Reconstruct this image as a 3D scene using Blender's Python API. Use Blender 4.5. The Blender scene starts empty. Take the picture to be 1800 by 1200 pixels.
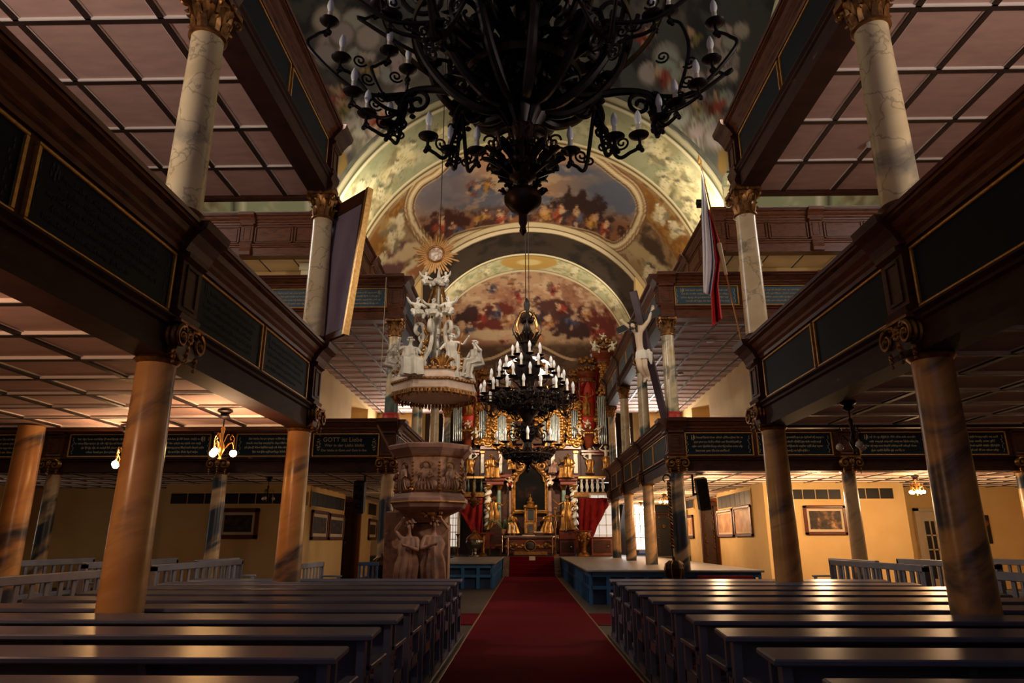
import bpy, bmesh, math, random
import numpy as np
from mathutils import Matrix, Vector, Euler
R = math.radians; PI = math.pi
random.seed(7)
S = bpy.context.scene
COL = S.collection
# ------------------------------------------------------------------ camera
F = 1200.0; CAMZ = 1.45; PITCH = R(16.26); YAW = R(1.19)
cam = bpy.data.cameras.new('camera'); cam.lens = 24; cam.sensor_width = 36; cam.clip_end = 200
cam_o = bpy.data.objects.new('camera', cam); COL.objects.link(cam_o)
cam_o.location = (0, 0, CAMZ); cam_o.rotation_euler = (PI/2 + PITCH, 0, YAW)
S.camera = cam_o
RM = Euler((PI/2 + PITCH, 0, YAW)).to_matrix()
CP = Vector((0, 0, CAMZ))
def ray(px, py): return RM @ Vector(((px-900)/F, (600-py)/F, -1))
def atY(px, py, Y): d = ray(px, py); return CP + d*(Y/d.y)
def atZ(px, py, Z): d = ray(px, py); return CP + d*((Z-CAMZ)/d.z)
def atX(px, py, X): d = ray(px, py); return CP + d*(X/d.x)
RN = np.array(RM)
def proj(V):
    q = (np.asarray(V) - np.array(CP)) @ RN
    d = np.maximum(-q[:, 2], 1e-3)
    return 900 + F*q[:, 0]/d, 600 - F*q[:, 1]/d
def lin(c):
    c = np.asarray(c, float)/255.0
    return np.where(c <= .04045, c/12.92, ((c+.055)/1.055)**2.4)
XC = 0.13                                     # church axis
# ------------------------------------------------------------------ objects
BASE = {}
def link(o):
    COL.objects.link(o); return o
def thing(name, label, cat, loc=(0, 0, 0), group=None, kind=None):
    o = link(bpy.data.objects.new(name, None)); o.empty_display_size = .1
    o.location = loc; tag(o, label, cat, group, kind); BASE[o.name] = Vector(loc)
    return o
def tag(o, label, cat, group=None, kind=None):
    if label: o['label'] = label
    if cat: o['category'] = cat
    if group: o['group'] = group
    if kind: o['kind'] = kind
    return o
def child_list(o): return [c for c in KIDS.get(o.name, [])]
KIDS = {}
def setparent(c, p):
    c.parent = p; KIDS.setdefault(p.name, []).append(c)
def dup(o, parent=None, label=None, group=None, loc=None, rot=None, scale=None):
    c = o.copy(); link(c)
    if parent is not None: setparent(c, parent)
    if label: c['label'] = label
    if group: c['group'] = group
    if loc is not None: c.location = loc
    if rot is not None: c.rotation_euler = rot if hasattr(rot, '__len__') else (0, 0, rot)
    if scale is not None: c.scale = scale if hasattr(scale, '__len__') else (scale,)*3
    for k in child_list(o): dup(k, c)
    return c
class MB:
    def __init__(s, M=None): s.v = []; s.f = []; s.M = M
    def add(s, vs, fs):
        n = len(s.v)
        s.v += [tuple(s.M @ Vector(v)) for v in vs] if s.M is not None else [tuple(v) for v in vs]
        s.f += [tuple(i+n for i in f) for f in fs]; return s
    def box(s, x0, x1, y0, y1, z0, z1, m=None):
        vs = [(x, y, z) for z in (z0, z1) for y in (y0, y1) for x in (x0, x1)]
        if m is not None: vs = [m @ Vector(v) for v in vs]
        return s.add(vs, [(0, 2, 3, 1), (4, 5, 7, 6), (0, 1, 5, 4), (2, 6, 7, 3), (0, 4, 6, 2), (1, 3, 7, 5)])
    def bbox(s, x0, x1, y0, y1, z0, z1, b=.01, m=None):
        # box with chamfered top and sides
        vs = []; fs = []
        for z, k in ((z0, b), (z0+b, 0), (z1-b, 0), (z1, b)):
            vs += [(x0+k, y0+k, z), (x1-k, y0+k, z), (x1-k, y1-k, z), (x0+k, y1-k, z)]
        for i in range(3):
            for j in range(4):
                a = i*4+j; c = i*4+(j+1) % 4; fs.append((a, c, c+4, a+4))
        fs += [(3, 2, 1, 0), (12, 13, 14, 15)]
        if m is not None: vs = [m @ Vector(v) for v in vs]
        return s.add(vs, fs)
    def lathe(s, prof, c=(0, 0, 0), seg=24, sx=1, sy=1, caps=True, rot=0, flute=0, nfl=0):
        vs = []; fs = []; n = len(prof)
        for r, z in prof:
            for k in range(seg):
                a = 2*PI*k/seg + rot
                rr = r*(1+flute*math.cos(nfl*a)) if flute else r
                vs.append((c[0]+rr*math.cos(a)*sx, c[1]+rr*math.sin(a)*sy, c[2]+z))
        for i in range(n-1):
            for k in range(seg):
                a = i*seg+k; b = i*seg+(k+1) % seg; fs.append((a, b, b+seg, a+seg))
        if caps:
            fs.append(tuple(range(seg-1, -1, -1))); fs.append(tuple((n-1)*seg+k for k in range(seg)))
        return s.add(vs, fs)
    def tube(s, pts, r, seg=8, caps=True, sx=1.0):
        pts = [Vector(p) for p in pts]; n = len(pts)
        rr = r if hasattr(r, '__len__') else [r]*n
        vs = []; fs = []; up = None
        for i, p in enumerate(pts):
            t = (pts[min(i+1, n-1)] - pts[max(i-1, 0)])
            if t.length < 1e-9: t = Vector((0, 0, 1))
            t.normalize()
            if up is None:
                up = t.orthogonal().normalized()
            up = up - t*up.dot(t)
            if up.length < 1e-6: up = t.orthogonal()
            up.normalize(); w = t.cross(up)
            for k in range(seg):
                a = 2*PI*k/seg
                vs.append(p + up*(rr[i]*math.cos(a)) + w*(rr[i]*math.sin(a)*sx))
        for i in range(n-1):
            for k in range(seg):
                a = i*seg+k; b = i*seg+(k+1) % seg; fs.append((a, b, b+seg, a+seg))
        if caps:
            fs.append(tuple(range(seg-1, -1, -1))); fs.append(tuple((n-1)*seg+k for k in range(seg)))
        return s.add(vs, fs)
    def ball(s, c, r, seg=10, rings=7, sc=(1, 1, 1)):
        prof = [(math.sin(PI*i/rings)*r, -math.cos(PI*i/rings)*r) for i in range(rings+1)]
        prof[0] = (r*.03, -r); prof[-1] = (r*.03, r)
        vs = []; fs = []
        for q, z in prof:
            for k in range(seg):
                a = 2*PI*k/seg; vs.append((c[0]+q*math.cos(a)*sc[0], c[1]+q*math.sin(a)*sc[1], c[2]+z*sc[2]))
        for i in range(rings):
            for k in range(seg):
                a = i*seg+k; b = i*seg+(k+1) % seg; fs.append((a, b, b+seg, a+seg))
        fs.append(tuple(range(seg-1, -1, -1))); fs.append(tuple(rings*seg+k for k in range(seg)))
        return s.add(vs, fs)
    def extr(s, prof, axis, a0, a1, frame=None):
        # prof: list of (n, z) closed outline, extruded along u from a0 to a1; local coords (u, n, z)
        n = len(prof)
        vs = [(a0, p, z) for p, z in prof] + [(a1, p, z) for p, z in prof]
        fs = [(i, (i+1) % n, n+(i+1) % n, n+i) for i in range(n)] + [tuple(range(n-1, -1, -1)), tuple(range(n, 2*n))]
        return s.add(vs, fs)
    def poly(s, pts, y0, y1):
        # outline in (x, z) given thickness along y
        n = len(pts)
        vs = [(x, y0, z) for x, z in pts] + [(x, y1, z) for x, z in pts]
        fs = [(i, (i+1) % n, n+(i+1) % n, n+i) for i in range(n)] + [tuple(range(n-1, -1, -1)), tuple(range(n, 2*n))]
        return s.add(vs, fs)
    split = None
    def mesh(s, name, smooth=False, off=None):
        me = bpy.data.meshes.new(name)
        vs = s.v if off is None else [(v[0]-off[0], v[1]-off[1], v[2]-off[2]) for v in s.v]
        me.from_pydata(vs, [], s.f)
        bm = bmesh.new(); bm.from_mesh(me); bmesh.ops.recalc_face_normals(bm, faces=bm.faces); bm.to_mesh(me); bm.free()
        if smooth:
            me.polygons.foreach_set('use_smooth', [True]*len(me.polygons))
            try: me.set_sharp_from_angle(angle=R(38))
            except Exception: pass
        return me
    def build(s, name, mat, parent=None, smooth=False, kind=None, label=None):
        off = None
        if parent is not None and parent.name in BASE: off = BASE[parent.name]
        me = s.mesh(name, smooth, off)
        for mm in (mat if isinstance(mat, list) else [mat]): me.materials.append(mm)
        if s.split is not None:
            for p in me.polygons:
                if p.index >= s.split: p.material_index = 1
        o = link(bpy.data.objects.new(name, me))
        if parent is not None:
            setparent(o, parent)
            if off is not None: BASE[o.name] = off
        if kind: o['kind'] = kind
        if label: o['label'] = label
        return o
def struct(name, mb, mat, smooth=False, parent=None):
    return mb.build(name, mat, parent, smooth, None if parent else 'structure')
def frame2(O, U, N):
    """local (u, n, z) -> world"""
    return Matrix(((U[0], N[0], 0, O[0]), (U[1], N[1], 0, O[1]), (0, 0, 1, O[2]), (0, 0, 0, 1)))
# ------------------------------------------------------------------ materials
def nt(name):
    m = bpy.data.materials.new(name); m.use_nodes = True
    t = m.node_tree; b = t.nodes['Principled BSDF']
    return m, t, b
def rgba(c): return (*[float(x) for x in lin(c)], 1)
def pm(name, cols, scale=4, rough=.6, metal=0, bump=0, stretch=(1, 1, 1), detail=5, pos=None, rnd=True, dist=0, spec=None, rot=(0, 0, 0), rvar=0):
    m, t, b = nt(name); N = t.nodes; L = t.links
    b.inputs['Roughness'].default_value = rough; b.inputs['Metallic'].default_value = metal
    if spec is not None: b.inputs['Specular IOR Level'].default_value = spec
    if len(cols) == 1 and not bump:
        b.inputs['Base Color'].default_value = rgba(cols[0]); return m
    tc = N.new('ShaderNodeTexCoord'); mp = N.new('ShaderNodeMapping'); mp.inputs['Scale'].default_value = stretch; mp.inputs['Rotation'].default_value = rot
    L.new(tc.outputs['Object'], mp.inputs['Vector']); src = mp.outputs[0]
    if rnd:
        oi = N.new('ShaderNodeObjectInfo'); ml = N.new('ShaderNodeMath'); ml.operation = 'MULTIPLY'; ml.inputs[1].default_value = 37
        L.new(oi.outputs['Random'], ml.inputs[0]); ad = N.new('ShaderNodeVectorMath'); ad.operation = 'ADD'
        L.new(src, ad.inputs[0]); L.new(ml.outputs[0], ad.inputs[1]); src = ad.outputs[0]
    nz = N.new('ShaderNodeTexNoise'); nz.inputs['Scale'].default_value = scale; nz.inputs['Detail'].default_value = detail; nz.inputs['Distortion'].default_value = dist
    L.new(src, nz.inputs['Vector'])
    cr = N.new('ShaderNodeValToRGB'); e = cr.color_ramp.elements
    if pos is None: pos = [.3+.4*i/max(1, len(cols)-1) for i in range(len(cols))]
    while len(e) < len(cols): e.new(.5)
    for i, c in enumerate(cols): e[i].position = pos[i]; e[i].color = rgba(c)
    L.new(nz.outputs['Fac'], cr.inputs[0]); L.new(cr.outputs[0], b.inputs['Base Color'])
    if rvar:
        mr = N.new('ShaderNodeMapRange'); mr.inputs[3].default_value = rough-rvar; mr.inputs[4].default_value = rough+rvar
        L.new(nz.outputs['Fac'], mr.inputs[0]); L.new(mr.outputs[0], b.inputs['Roughness'])
    if bump:
        bp = N.new('ShaderNodeBump'); bp.inputs['Strength'].default_value = bump; bp.inputs['Distance'].default_value = .01
        L.new(nz.outputs['Fac'], bp.inputs['Height']); L.new(bp.outputs[0], b.inputs['Normal'])
    return m
def emit(name, col, st, base=(255, 255, 255)):
    m, t, b = nt(name); b.inputs['Base Color'].default_value = rgba(base)
    b.inputs['Emission Color'].default_value = rgba(col); b.inputs['Emission Strength'].default_value = st; return m
def marble(name, base, streak, vein, ang, wpos, stretch=(.7, .7, 2.4), rough=.28, vscale=0):
    """painted scagliola: soft diagonal smears of pigment, fine grain and, where asked for, crackle veins"""
    m, t, b = nt(name); N = t.nodes; L = t.links
    b.inputs['Roughness'].default_value = rough
    tc = N.new('ShaderNodeTexCoord'); oi = N.new('ShaderNodeObjectInfo'); ml = N.new('ShaderNodeMath'); ml.operation = 'MULTIPLY'; ml.inputs[1].default_value = 41
    L.new(oi.outputs['Random'], ml.inputs[0]); mp = N.new('ShaderNodeMapping'); mp.vector_type = 'TEXTURE'
    mp.inputs['Rotation'].default_value = (R(10), R(ang), 0); mp.inputs['Scale'].default_value = tuple(1/x for x in stretch)
    L.new(tc.outputs['Object'], mp.inputs['Vector']); ad = N.new('ShaderNodeVectorMath'); L.new(mp.outputs[0], ad.inputs[0]); L.new(ml.outputs[0], ad.inputs[1])
    nz = N.new('ShaderNodeTexNoise'); nz.inputs['Scale'].default_value = 1; nz.inputs['Detail'].default_value = 5; nz.inputs['Roughness'].default_value = .52; nz.inputs['Distortion'].default_value = .5; L.new(ad.outputs[0], nz.inputs['Vector'])
    cr = N.new('ShaderNodeValToRGB'); cr.color_ramp.interpolation = 'EASE'; e = cr.color_ramp.elements; e[0].position = wpos[0]; e[0].color = rgba(base[0]); e[1].position = wpos[1]; e[1].color = rgba(streak)
    n = e.new(max(.05, wpos[0]-.16)); n.color = rgba(base[1])
    L.new(nz.outputs['Fac'], cr.inputs[0]); out = cr.outputs[0]
    if vscale:
        n2 = N.new('ShaderNodeTexNoise'); n2.inputs['Scale'].default_value = 4; n2.inputs['Detail'].default_value = 4; L.new(tc.outputs['Object'], n2.inputs['Vector'])
        mx0 = N.new('ShaderNodeMix'); mx0.data_type = 'VECTOR'; mx0.inputs[0].default_value = .3; L.new(tc.outputs['Object'], mx0.inputs[4]); L.new(n2.outputs['Color'], mx0.inputs[5])
        ad2 = N.new('ShaderNodeVectorMath'); L.new(mx0.outputs[1], ad2.inputs[0]); L.new(ml.outputs[0], ad2.inputs[1])
        vo = N.new('ShaderNodeTexVoronoi'); vo.feature = 'DISTANCE_TO_EDGE'; vo.inputs['Scale'].default_value = vscale; L.new(ad2.outputs[0], vo.inputs['Vector'])
        vr = N.new('ShaderNodeValToRGB'); vr.color_ramp.elements[0].position = .0; vr.color_ramp.elements[0].color = (.6, .6, .6, 1); vr.color_ramp.elements[1].position = .03; vr.color_ramp.elements[1].color = (0, 0, 0, 1)
        L.new(vo.outputs['Distance'], vr.inputs[0])
        mx = N.new('ShaderNodeMix'); mx.data_type = 'RGBA'; L.new(vr.outputs[0], mx.inputs[0]); L.new(out, mx.inputs[6]); mx.inputs[7].default_value = rgba(vein); out = mx.outputs[2]
    L.new(out, b.inputs['Base Color']); return m
def attr_mat(name, rough=.85):
    m, t, b = nt(name); N = t.nodes; L = t.links; b.inputs['Roughness'].default_value = rough
    b.inputs['Specular IOR Level'].default_value = .2
    a = N.new('ShaderNodeAttribute'); a.attribute_name = 'paint'
    L.new(a.outputs['Color'], b.inputs['Base Color']); return m
M = dict(
 letter_dim=pm('dim_lettering', [(30, 36, 42), (40, 44, 48)], 30, .7),  # lettering in a darker tone, for the near pulpit-side tablets
 wood=pm('dark_walnut_varnish', [(42, 20, 12), (78, 40, 22), (54, 26, 16)], 3, .48, bump=.15, stretch=(1, 1, 6), rot=(0, 0, 0), spec=.3),
 wood_h=pm('walnut_varnish_long_grain', [(48, 23, 13), (98, 52, 27), (62, 30, 17)], 3, .46, bump=.15, stretch=(1, 1, 8), spec=.3),
 wood_red=pm('red_brown_cornice_wood', [(60, 20, 18), (92, 34, 28)], 5, .4, stretch=(1, 1, 4)),
 wood_worn=pm('worn_walnut_with_chipped_paint', [(38, 19, 14), (54, 27, 19), (62, 33, 23), (130, 98, 72)], 5, .62, pos=[.3, .5, .7, .78], detail=8, stretch=(.7, .7, 2.2), spec=.2),
 panel=pm('dark_blue_green_tablet', [(10, 18, 26), (17, 27, 35)], 2, .6, spec=.15),
 panel2=pm('faded_blue_tablet', [(34, 58, 74), (50, 72, 84)], 5, .6),
 goldline=pm('gilded_moulding', [(196, 140, 72), (226, 176, 104)], 20, .38, .75),
 gold=pm('burnished_gilding', [(122, 78, 36), (190, 136, 70)], 9, .36, .75, bump=.3),
 gold_old=pm('aged_gilding', [(92, 58, 30), (170, 118, 62)], 12, .4, .72, bump=.4),
 letter=pm('faded_gilt_lettering', [(150, 128, 96), (190, 165, 122)], 30, .6, .1),
 cream=pm('cream_limewash', [(232, 196, 132), (240, 208, 146)], 1.5, .85),
 creamw=pm('pale_cream_plaster', [(225, 208, 170), (214, 195, 155)], 2, .85),
 stucco=pm('grey_white_stucco', [(205, 195, 178), (170, 160, 145)], 6, .5, bump=.2),
 white=pm('white_polished_stucco', [(235, 228, 214), (210, 200, 182)], 6, .4, bump=.2),
 soffit=pm('pinkish_grey_boards', [(196, 160, 148), (180, 146, 136)], 3, .7, stretch=(1, 3, 1)),
 soffit_edge=pm('off_white_edge_strip', [(246, 236, 226)], rough=.6),
 batten=pm('near_black_batten', [(38, 22, 20), (52, 30, 26)], 6, .5),
 pew=pm('grey_blue_pew_paint', [(86, 94, 118), (106, 112, 130)], 3, .28),
 bench=pm('light_grey_blue_bench_paint', [(118, 120, 136), (138, 138, 148)], 4, .45),
 pewseat=pm('worn_grey_seat_paint', [(84, 86, 102), (110, 106, 112)], 4, .4),
 blue=pm('blue_podium_paint', [(44, 92, 140), (58, 108, 152)], 3, .45),
 bluedark=pm('dark_blue_podium_panel', [(24, 48, 82), (32, 58, 92)], 3, .5),
 bluetop=pm('pale_worn_podium_boards', [(120, 122, 124), (150, 146, 140)], 4, .45, stretch=(1, 6, 1)),
 carpet=pm('deep_red_carpet', [(92, 8, 20), (120, 14, 28)], 60, .95, bump=.4, spec=.1),
 carpet_edge=pm('brass_carpet_strip', [(150, 120, 80)], rough=.4, metal=.6),
 floor=pm('worn_grey_boards', [(58, 52, 48), (78, 70, 62)], 3, .5, stretch=(1, 4, 1)),
 iron=pm('black_wrought_iron', [(24, 18, 18), (44, 32, 30)], 8, .45, .6),
 iron2=pm('bronzed_dark_iron', [(40, 26, 20), (70, 46, 34)], 8, .4, .7),
 bulb=pm('frosted_white_bulb', [(250, 248, 246)], rough=.12),
 sleeve=pm('ivory_candle_sleeve', [(232, 218, 198)], rough=.5),
 stone=pm('brown_painted_sandstone', [(122, 86, 66), (158, 114, 88), (102, 70, 54)], 5, .6, bump=.3),
 stone2=pm('rose_brown_moulding', [(160, 120, 104), (132, 96, 82)], 4, .5), rim=pm('pale_rose_cream_moulding', [(214, 188, 164), (188, 158, 136)], 5, .5),
 redcloth=pm('crimson_velvet', [(104, 18, 20), (136, 28, 26)], 6, .85, spec=.15),
 redpaint=pm('vermilion_niche', [(170, 34, 20), (205, 52, 28)], 4, .5),
 mahog=pm('polished_mahogany', [(92, 36, 20), (130, 58, 30)], 4, .3, stretch=(1, 1, 5)),
 tin=pm('grey_tin_pipe', [(150, 158, 160), (190, 196, 194)], 4, .3, .7),
 silver=pm('silver_plate', [(200, 196, 190)], rough=.2, metal=1),
 black=pm('matt_black', [(18, 17, 18)], rough=.5),
 dark=pm('dark_glass', [(22, 22, 26)], rough=.5),
 canvas=pm('dark_oil_painting', [(26, 20, 18), (58, 44, 34), (100, 78, 56)], 6, .5, pos=[.35, .55, .7]),
 mount=pm('ivory_picture_mount', [(222, 206, 176)], rough=.7),
 pframe=pm('chestnut_picture_frame', [(84, 40, 24), (112, 58, 34)], 6, .35),
 corpus=pm('pale_painted_wood_skin', [(226, 200, 170), (204, 172, 142)], 5, .45),
 linen=pm('off_white_linen', [(232, 222, 206)], rough=.85),
 hair=pm('dark_brown_hair', [(52, 32, 22)], rough=.6),
 flagw=pm('white_flag_cloth', [(240, 232, 234)], rough=.8),
 flagr=pm('red_flag_cloth', [(200, 14, 30)], rough=.8),
 raygold=pm('sunburst_gilding', [(140, 96, 46), (176, 124, 62)], 10, .4, .5),
 brass=pm('brass', [(190, 140, 78)], rough=.3, metal=.9),
 purple=pm('mauve_grey_cloth', [(118, 100, 116), (140, 120, 132), (96, 82, 98)], 1.2, .8, stretch=(1, 1, .3)),
 green=pm('dark_leaf', [(30, 62, 34), (52, 92, 48)], 8, .5),
 wax=pm('candle_wax', [(240, 226, 200)], rough=.5),
 grdark=pm('green_black_baluster', [(30, 44, 38), (46, 62, 52)], 6, .45),
 plast=pm('white_plastic', [(225, 222, 215)], rough=.5),
 rope=pm('dark_cord', [(40, 30, 26)], rough=.8),
 ropel=pm('pale_cord', [(190, 170, 140)], rough=.7),
 doorw=pm('off_white_door_paint', [(222, 206, 176), (206, 190, 160)], 3, .5),
 fresco=attr_mat('fresco_paint'),
 colow=marble('tawny_marbled_plaster', [(206, 154, 94), (186, 132, 76)], (56, 58, 70), (120, 90, 62), -32, (.49, .65), (.55, .55, 2.0)),
 colup=marble('cream_marbled_plaster', [(236, 212, 168), (224, 198, 152)], (138, 130, 116), (128, 112, 88), -22, (.52, .68), (.8, .8, 1.7), vscale=3.6),
 colch=marble('cream_and_green_marbled_plaster', [(230, 206, 164), (206, 172, 118)], (84, 98, 92), (150, 130, 96), -38, (.46, .64), (.9, .9, 2.2)),
 coldk=marble('tan_and_slate_marbled_plaster', [(186, 150, 108), (150, 114, 78)], (46, 54, 64), (110, 90, 70), -34, (.42, .58), (.6, .6, 1.8)),
 lamp=emit('warm_lit_lamp_glass', (255, 190, 118), 75),
 lampc=emit('soft_lit_lamp_glass', (255, 200, 130), 30),
 globe=pm('milk_glass_globe', [(226, 216, 200)], rough=.2),
 win=emit('daylit_window_glass', (255, 236, 220), 2.6), win2=emit('dim_daylit_window_glass', (235, 220, 205), .8, (120, 112, 104)),
 canopydk=pm('dark_brown_canopy_board', [(58, 40, 32), (74, 52, 42)], 4, .6),  # dark brown for the canopy underside and the recess door leaves
)
def spiral(c, u, w, r, turns=1.4, n=22, a0=0, s=1):
    """flat scroll in the plane of u, w"""
    return [Vector(c)+Vector(u)*(r*(1-i/n*.85)*math.cos(a0+s*i/n*turns*2*PI))+Vector(w)*(r*(1-i/n*.85)*math.sin(a0+s*i/n*turns*2*PI)) for i in range(n+1)]
def smooth_open(P, n=6):
    P = [Vector(p) for p in P]; out = []
    for i in range(len(P)-1):
        p0, p1, p2, p3 = P[max(i-1, 0)], P[i], P[i+1], P[min(i+2, len(P)-1)]
        for k in range(n):
            t = k/n; out.append(.5*((2*p1)+(-p0+p2)*t+(2*p0-5*p1+4*p2-p3)*t*t+(-p0+3*p1-3*p2+p3)*t**3))
    out.append(P[-1]); return out
# ------------------------------------------------------------------ frescoes
_rg = np.random.RandomState(3); _G = _rg.rand(256, 256)
def vnoise(x, y):
    xi = np.floor(x).astype(int); yi = np.floor(y).astype(int); fx = x-xi; fy = y-yi
    fx = fx*fx*(3-2*fx); fy = fy*fy*(3-2*fy)
    g = lambda a, b: _G[a % 256, b % 256]
    return (g(xi, yi)*(1-fx)+g(xi+1, yi)*fx)*(1-fy) + (g(xi, yi+1)*(1-fx)+g(xi+1, yi+1)*fx)*fy
def fbm(x, y, o=5):
    s = 0; a = .5; t = 0
    for i in range(o):
        s = s+a*vnoise(x*2**i+17*i, y*2**i+31*i); t += a; a *= .55
    return s/t
def mixc(C, c, w): return C*(1-w[:, None]) + np.asarray(c, float)*w[:, None]
def sstep(a, b, x):
    t = np.clip((x-a)/(b-a), 0, 1); return t*t*(3-2*t)
def blob(C, X, Y, cx, cy, rx, ry, col, ang=0, rag=.5, k=.08, soft=.35):
    """a ragged painted patch"""
    c, s = math.cos(R(ang)), math.sin(R(ang)); dx = X-cx; dy = Y-cy
    u = (dx*c+dy*s)/rx; v = (-dx*s+dy*c)/ry
    d = np.sqrt(u*u+v*v) + rag*(fbm(X*k+cx, Y*k+cy, 4)-.5)*2
    return mixc(C, col, 1-sstep(1-soft, 1+soft*.3, d))
def figure_paint(C, X, Y, cx, cy, h, cols, ang=0, seed=0):
    """a loosely brushed figure or group: ragged drapery masses, flesh and broken contour lines"""
    rn = random.Random(seed); c, s = math.cos(R(ang)), math.sin(R(ang))
    near = (np.abs(X-cx) < h*1.3) & (np.abs(Y-cy) < h*1.3)
    if not near.any(): return C
    Xn, Yn, Cn = X[near], Y[near], C[near]
    def at(u, v): return cx+(u*c-v*s)*h, cy+(u*s+v*c)*h
    def b(u, v, rx, ry, col, a=0, op=.85):
        nonlocal Cn
        x, y = at(u, v); Cn = Cn*(1-op)+op*blob(Cn, Xn, Yn, x, y, rx*h, ry*h, col, ang+a, .95, 4.5/h, .5)
    lt = [min(255, x*1.15) for x in cols[1]]; dk = [x*.55 for x in cols[1]]
    b(rn.uniform(-.2, .2), .15, .42, .3, cols[2], rn.uniform(-30, 30), .6)
    b(rn.uniform(-.15, .15), .22, .3, .2, cols[1], rn.uniform(-40, 40)); b(rn.uniform(-.1, .2), .05, .14, .3, lt, rn.uniform(-60, 60), .7); b(rn.uniform(-.2, .1), .28, .09, .26, dk, rn.uniform(-60, 60), .7)
    b(0, -.08, .15, .17, cols[0], rn.uniform(-30, 30)); b(rn.uniform(-.22, .22), -.05, .17, .07, cols[0], rn.uniform(-50, 50), .7); b(rn.uniform(-.15, .15), .4, .07, .18, cols[0], rn.uniform(-40, 40), .7)
    x, y = at(rn.uniform(-.06, .06), -.28); Cn = blob(Cn, Xn, Yn, x, y, .075*h, .085*h, cols[0], 0, .25, 4/h, .4); Cn = blob(Cn, Xn, Yn, x, y-.05*h, .08*h, .05*h, [x*.5 for x in cols[0]], 0, .5, 4/h, .5)
    d = np.hypot((Xn-cx)/(.5*h), (Yn-cy)/(.5*h)); ln = np.abs(np.sin(fbm(Xn*2.6/h+seed, Yn*2.6/h, 3)*30)); w = (1-sstep(.0, .3, ln))*(1-sstep(.6, 1, d))*.45
    Cn = mixc(Cn, [x*.5 for x in cols[2]], w); C = C.copy(); C[near] = Cn
    return C
def poly_sd(X, Y, P):
    """signed distance to a polygon (negative inside)"""
    P = np.asarray(P, float); n = len(P); d = np.full(len(X), 1e9); ins = np.zeros(len(X), bool)
    for i in range(n):
        a = P[i]; b = P[(i+1) % n]; e = b-a
        wx = X-a[0]; wy = Y-a[1]; t = np.clip((wx*e[0]+wy*e[1])/(e@e), 0, 1)
        d = np.minimum(d, np.hypot(wx-e[0]*t, wy-e[1]*t))
        cond = (a[1] > Y) != (b[1] > Y)
        xs = e[0]*(Y-a[1])/(e[1] if abs(e[1]) > 1e-9 else 1e-9)+a[0]
        ins ^= cond & (X < xs)
    return np.where(ins, -d, d)
def smooth_closed(P, n=8):
    P = np.asarray(P, float); out = []
    m = len(P)
    for i in range(m):
        p0, p1, p2, p3 = P[i-1], P[i], P[(i+1) % m], P[(i+2) % m]
        for k in range(n):
            t = k/n; out.append(.5*((2*p1)+(-p0+p2)*t+(2*p0-5*p1+4*p2-p3)*t*t+(-p0+3*p1-3*p2+p3)*t**3))
    return np.array(out)
def painted_grid(name, P, colors, parent=None, flip=False):
    """P: (a, b, 3) grid of points; colors (a*b, 3) sRGB 0..255"""
    a, b, _ = P.shape; V = P.reshape(-1, 3)
    me = bpy.data.meshes.new(name)
    idx = np.arange(a*b).reshape(a, b)
    f = np.stack([idx[:-1, :-1], idx[1:, :-1], idx[1:, 1:], idx[:-1, 1:]], -1).reshape(-1, 4)
    me.from_pydata(V.tolist(), [], f.tolist())
    ca = me.color_attributes.new('paint', 'FLOAT_COLOR', 'POINT')
    c4 = np.ones((a*b, 4), np.float32); c4[:, :3] = lin(np.clip(colors, 0, 255)); ca.data.foreach_set('color', c4.ravel())
    me.polygons.foreach_set('use_smooth', [True]*len(me.polygons)); me.materials.append(M['fresco'])
    o = link(bpy.data.objects.new(name, me))
    if parent is not None: setparent(o, parent)
    else: o['kind'] = 'structure'
    return o
ZC = 10.05; RV = 7.27; YC = 13.73; HW = 7.27
# --- chancel barrel vault: outer arch, ochre band, great cartouche
nA, nY = 300, 190
phi = np.linspace(R(4), R(176), nA); ys = 21 + np.linspace(0, 1, nY)**1.0*10.5
PH, YY = np.meshgrid(phi, ys)
RR = 7.27 - (YY-21)/10.5*.95
Pv = np.stack([XC+RR*np.cos(PH), YY, ZC+RR*np.sin(PH)], -1)
X, Y = proj(Pv.reshape(-1, 3)); yv = YY.ravel(); ph = PH.ravel()
arc = ph*7                                     # metres along the arch
n1 = fbm(arc*.9, yv*.9); n2 = fbm(arc*3.1+9, yv*3.1)
C = np.zeros((len(X), 3)) + np.array([150, 118, 84.])
C = mixc(C, [176, 160, 120], sstep(.45, .62, n1)*.6); C = mixc(C, [92, 60, 38], sstep(.5, .7, n2)*.5)
side = np.minimum(ph, PI-ph)
# cartouche
CART = smooth_closed([(770, 428), (738, 398), (727, 362), (742, 330), (770, 312), (800, 286), (850, 258), (922, 247), (992, 256), (1042, 284), (1078, 312), (1108, 336), (1120, 366), (1108, 400), (1080, 426), (1040, 408), (980, 396), (922, 392), (862, 397), (804, 410)], 6)
sd = poly_sd(X, Y, CART)
rough_sd = sd + 2*(n2-.5)
frame = 1-sstep(11, 15, np.abs(rough_sd-6))
C = mixc(C, [206, 182, 142], 1-sstep(16, 19, rough_sd))
for off, col in ((1, (110, 78, 52)), (7, (232, 212, 172)), (12, (150, 112, 76)), (17, (120, 84, 54))):
    C = mixc(C, col, 1-sstep(.8, 2.0, np.abs(rough_sd-off)))
ins = 1-sstep(-3, 0, rough_sd)
sky = np.zeros_like(C) + np.array([196, 150, 118.])
q1 = fbm(X*.014, Y*.03); q2 = fbm(X*.04+5, Y*.07+3); q3 = fbm(X*.1, Y*.12)
sky = mixc(sky, [112, 112, 128], sstep(.46, .62, q1)); sky = mixc(sky, [226, 190, 150], sstep(.5, .66, q2)*.8)
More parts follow.
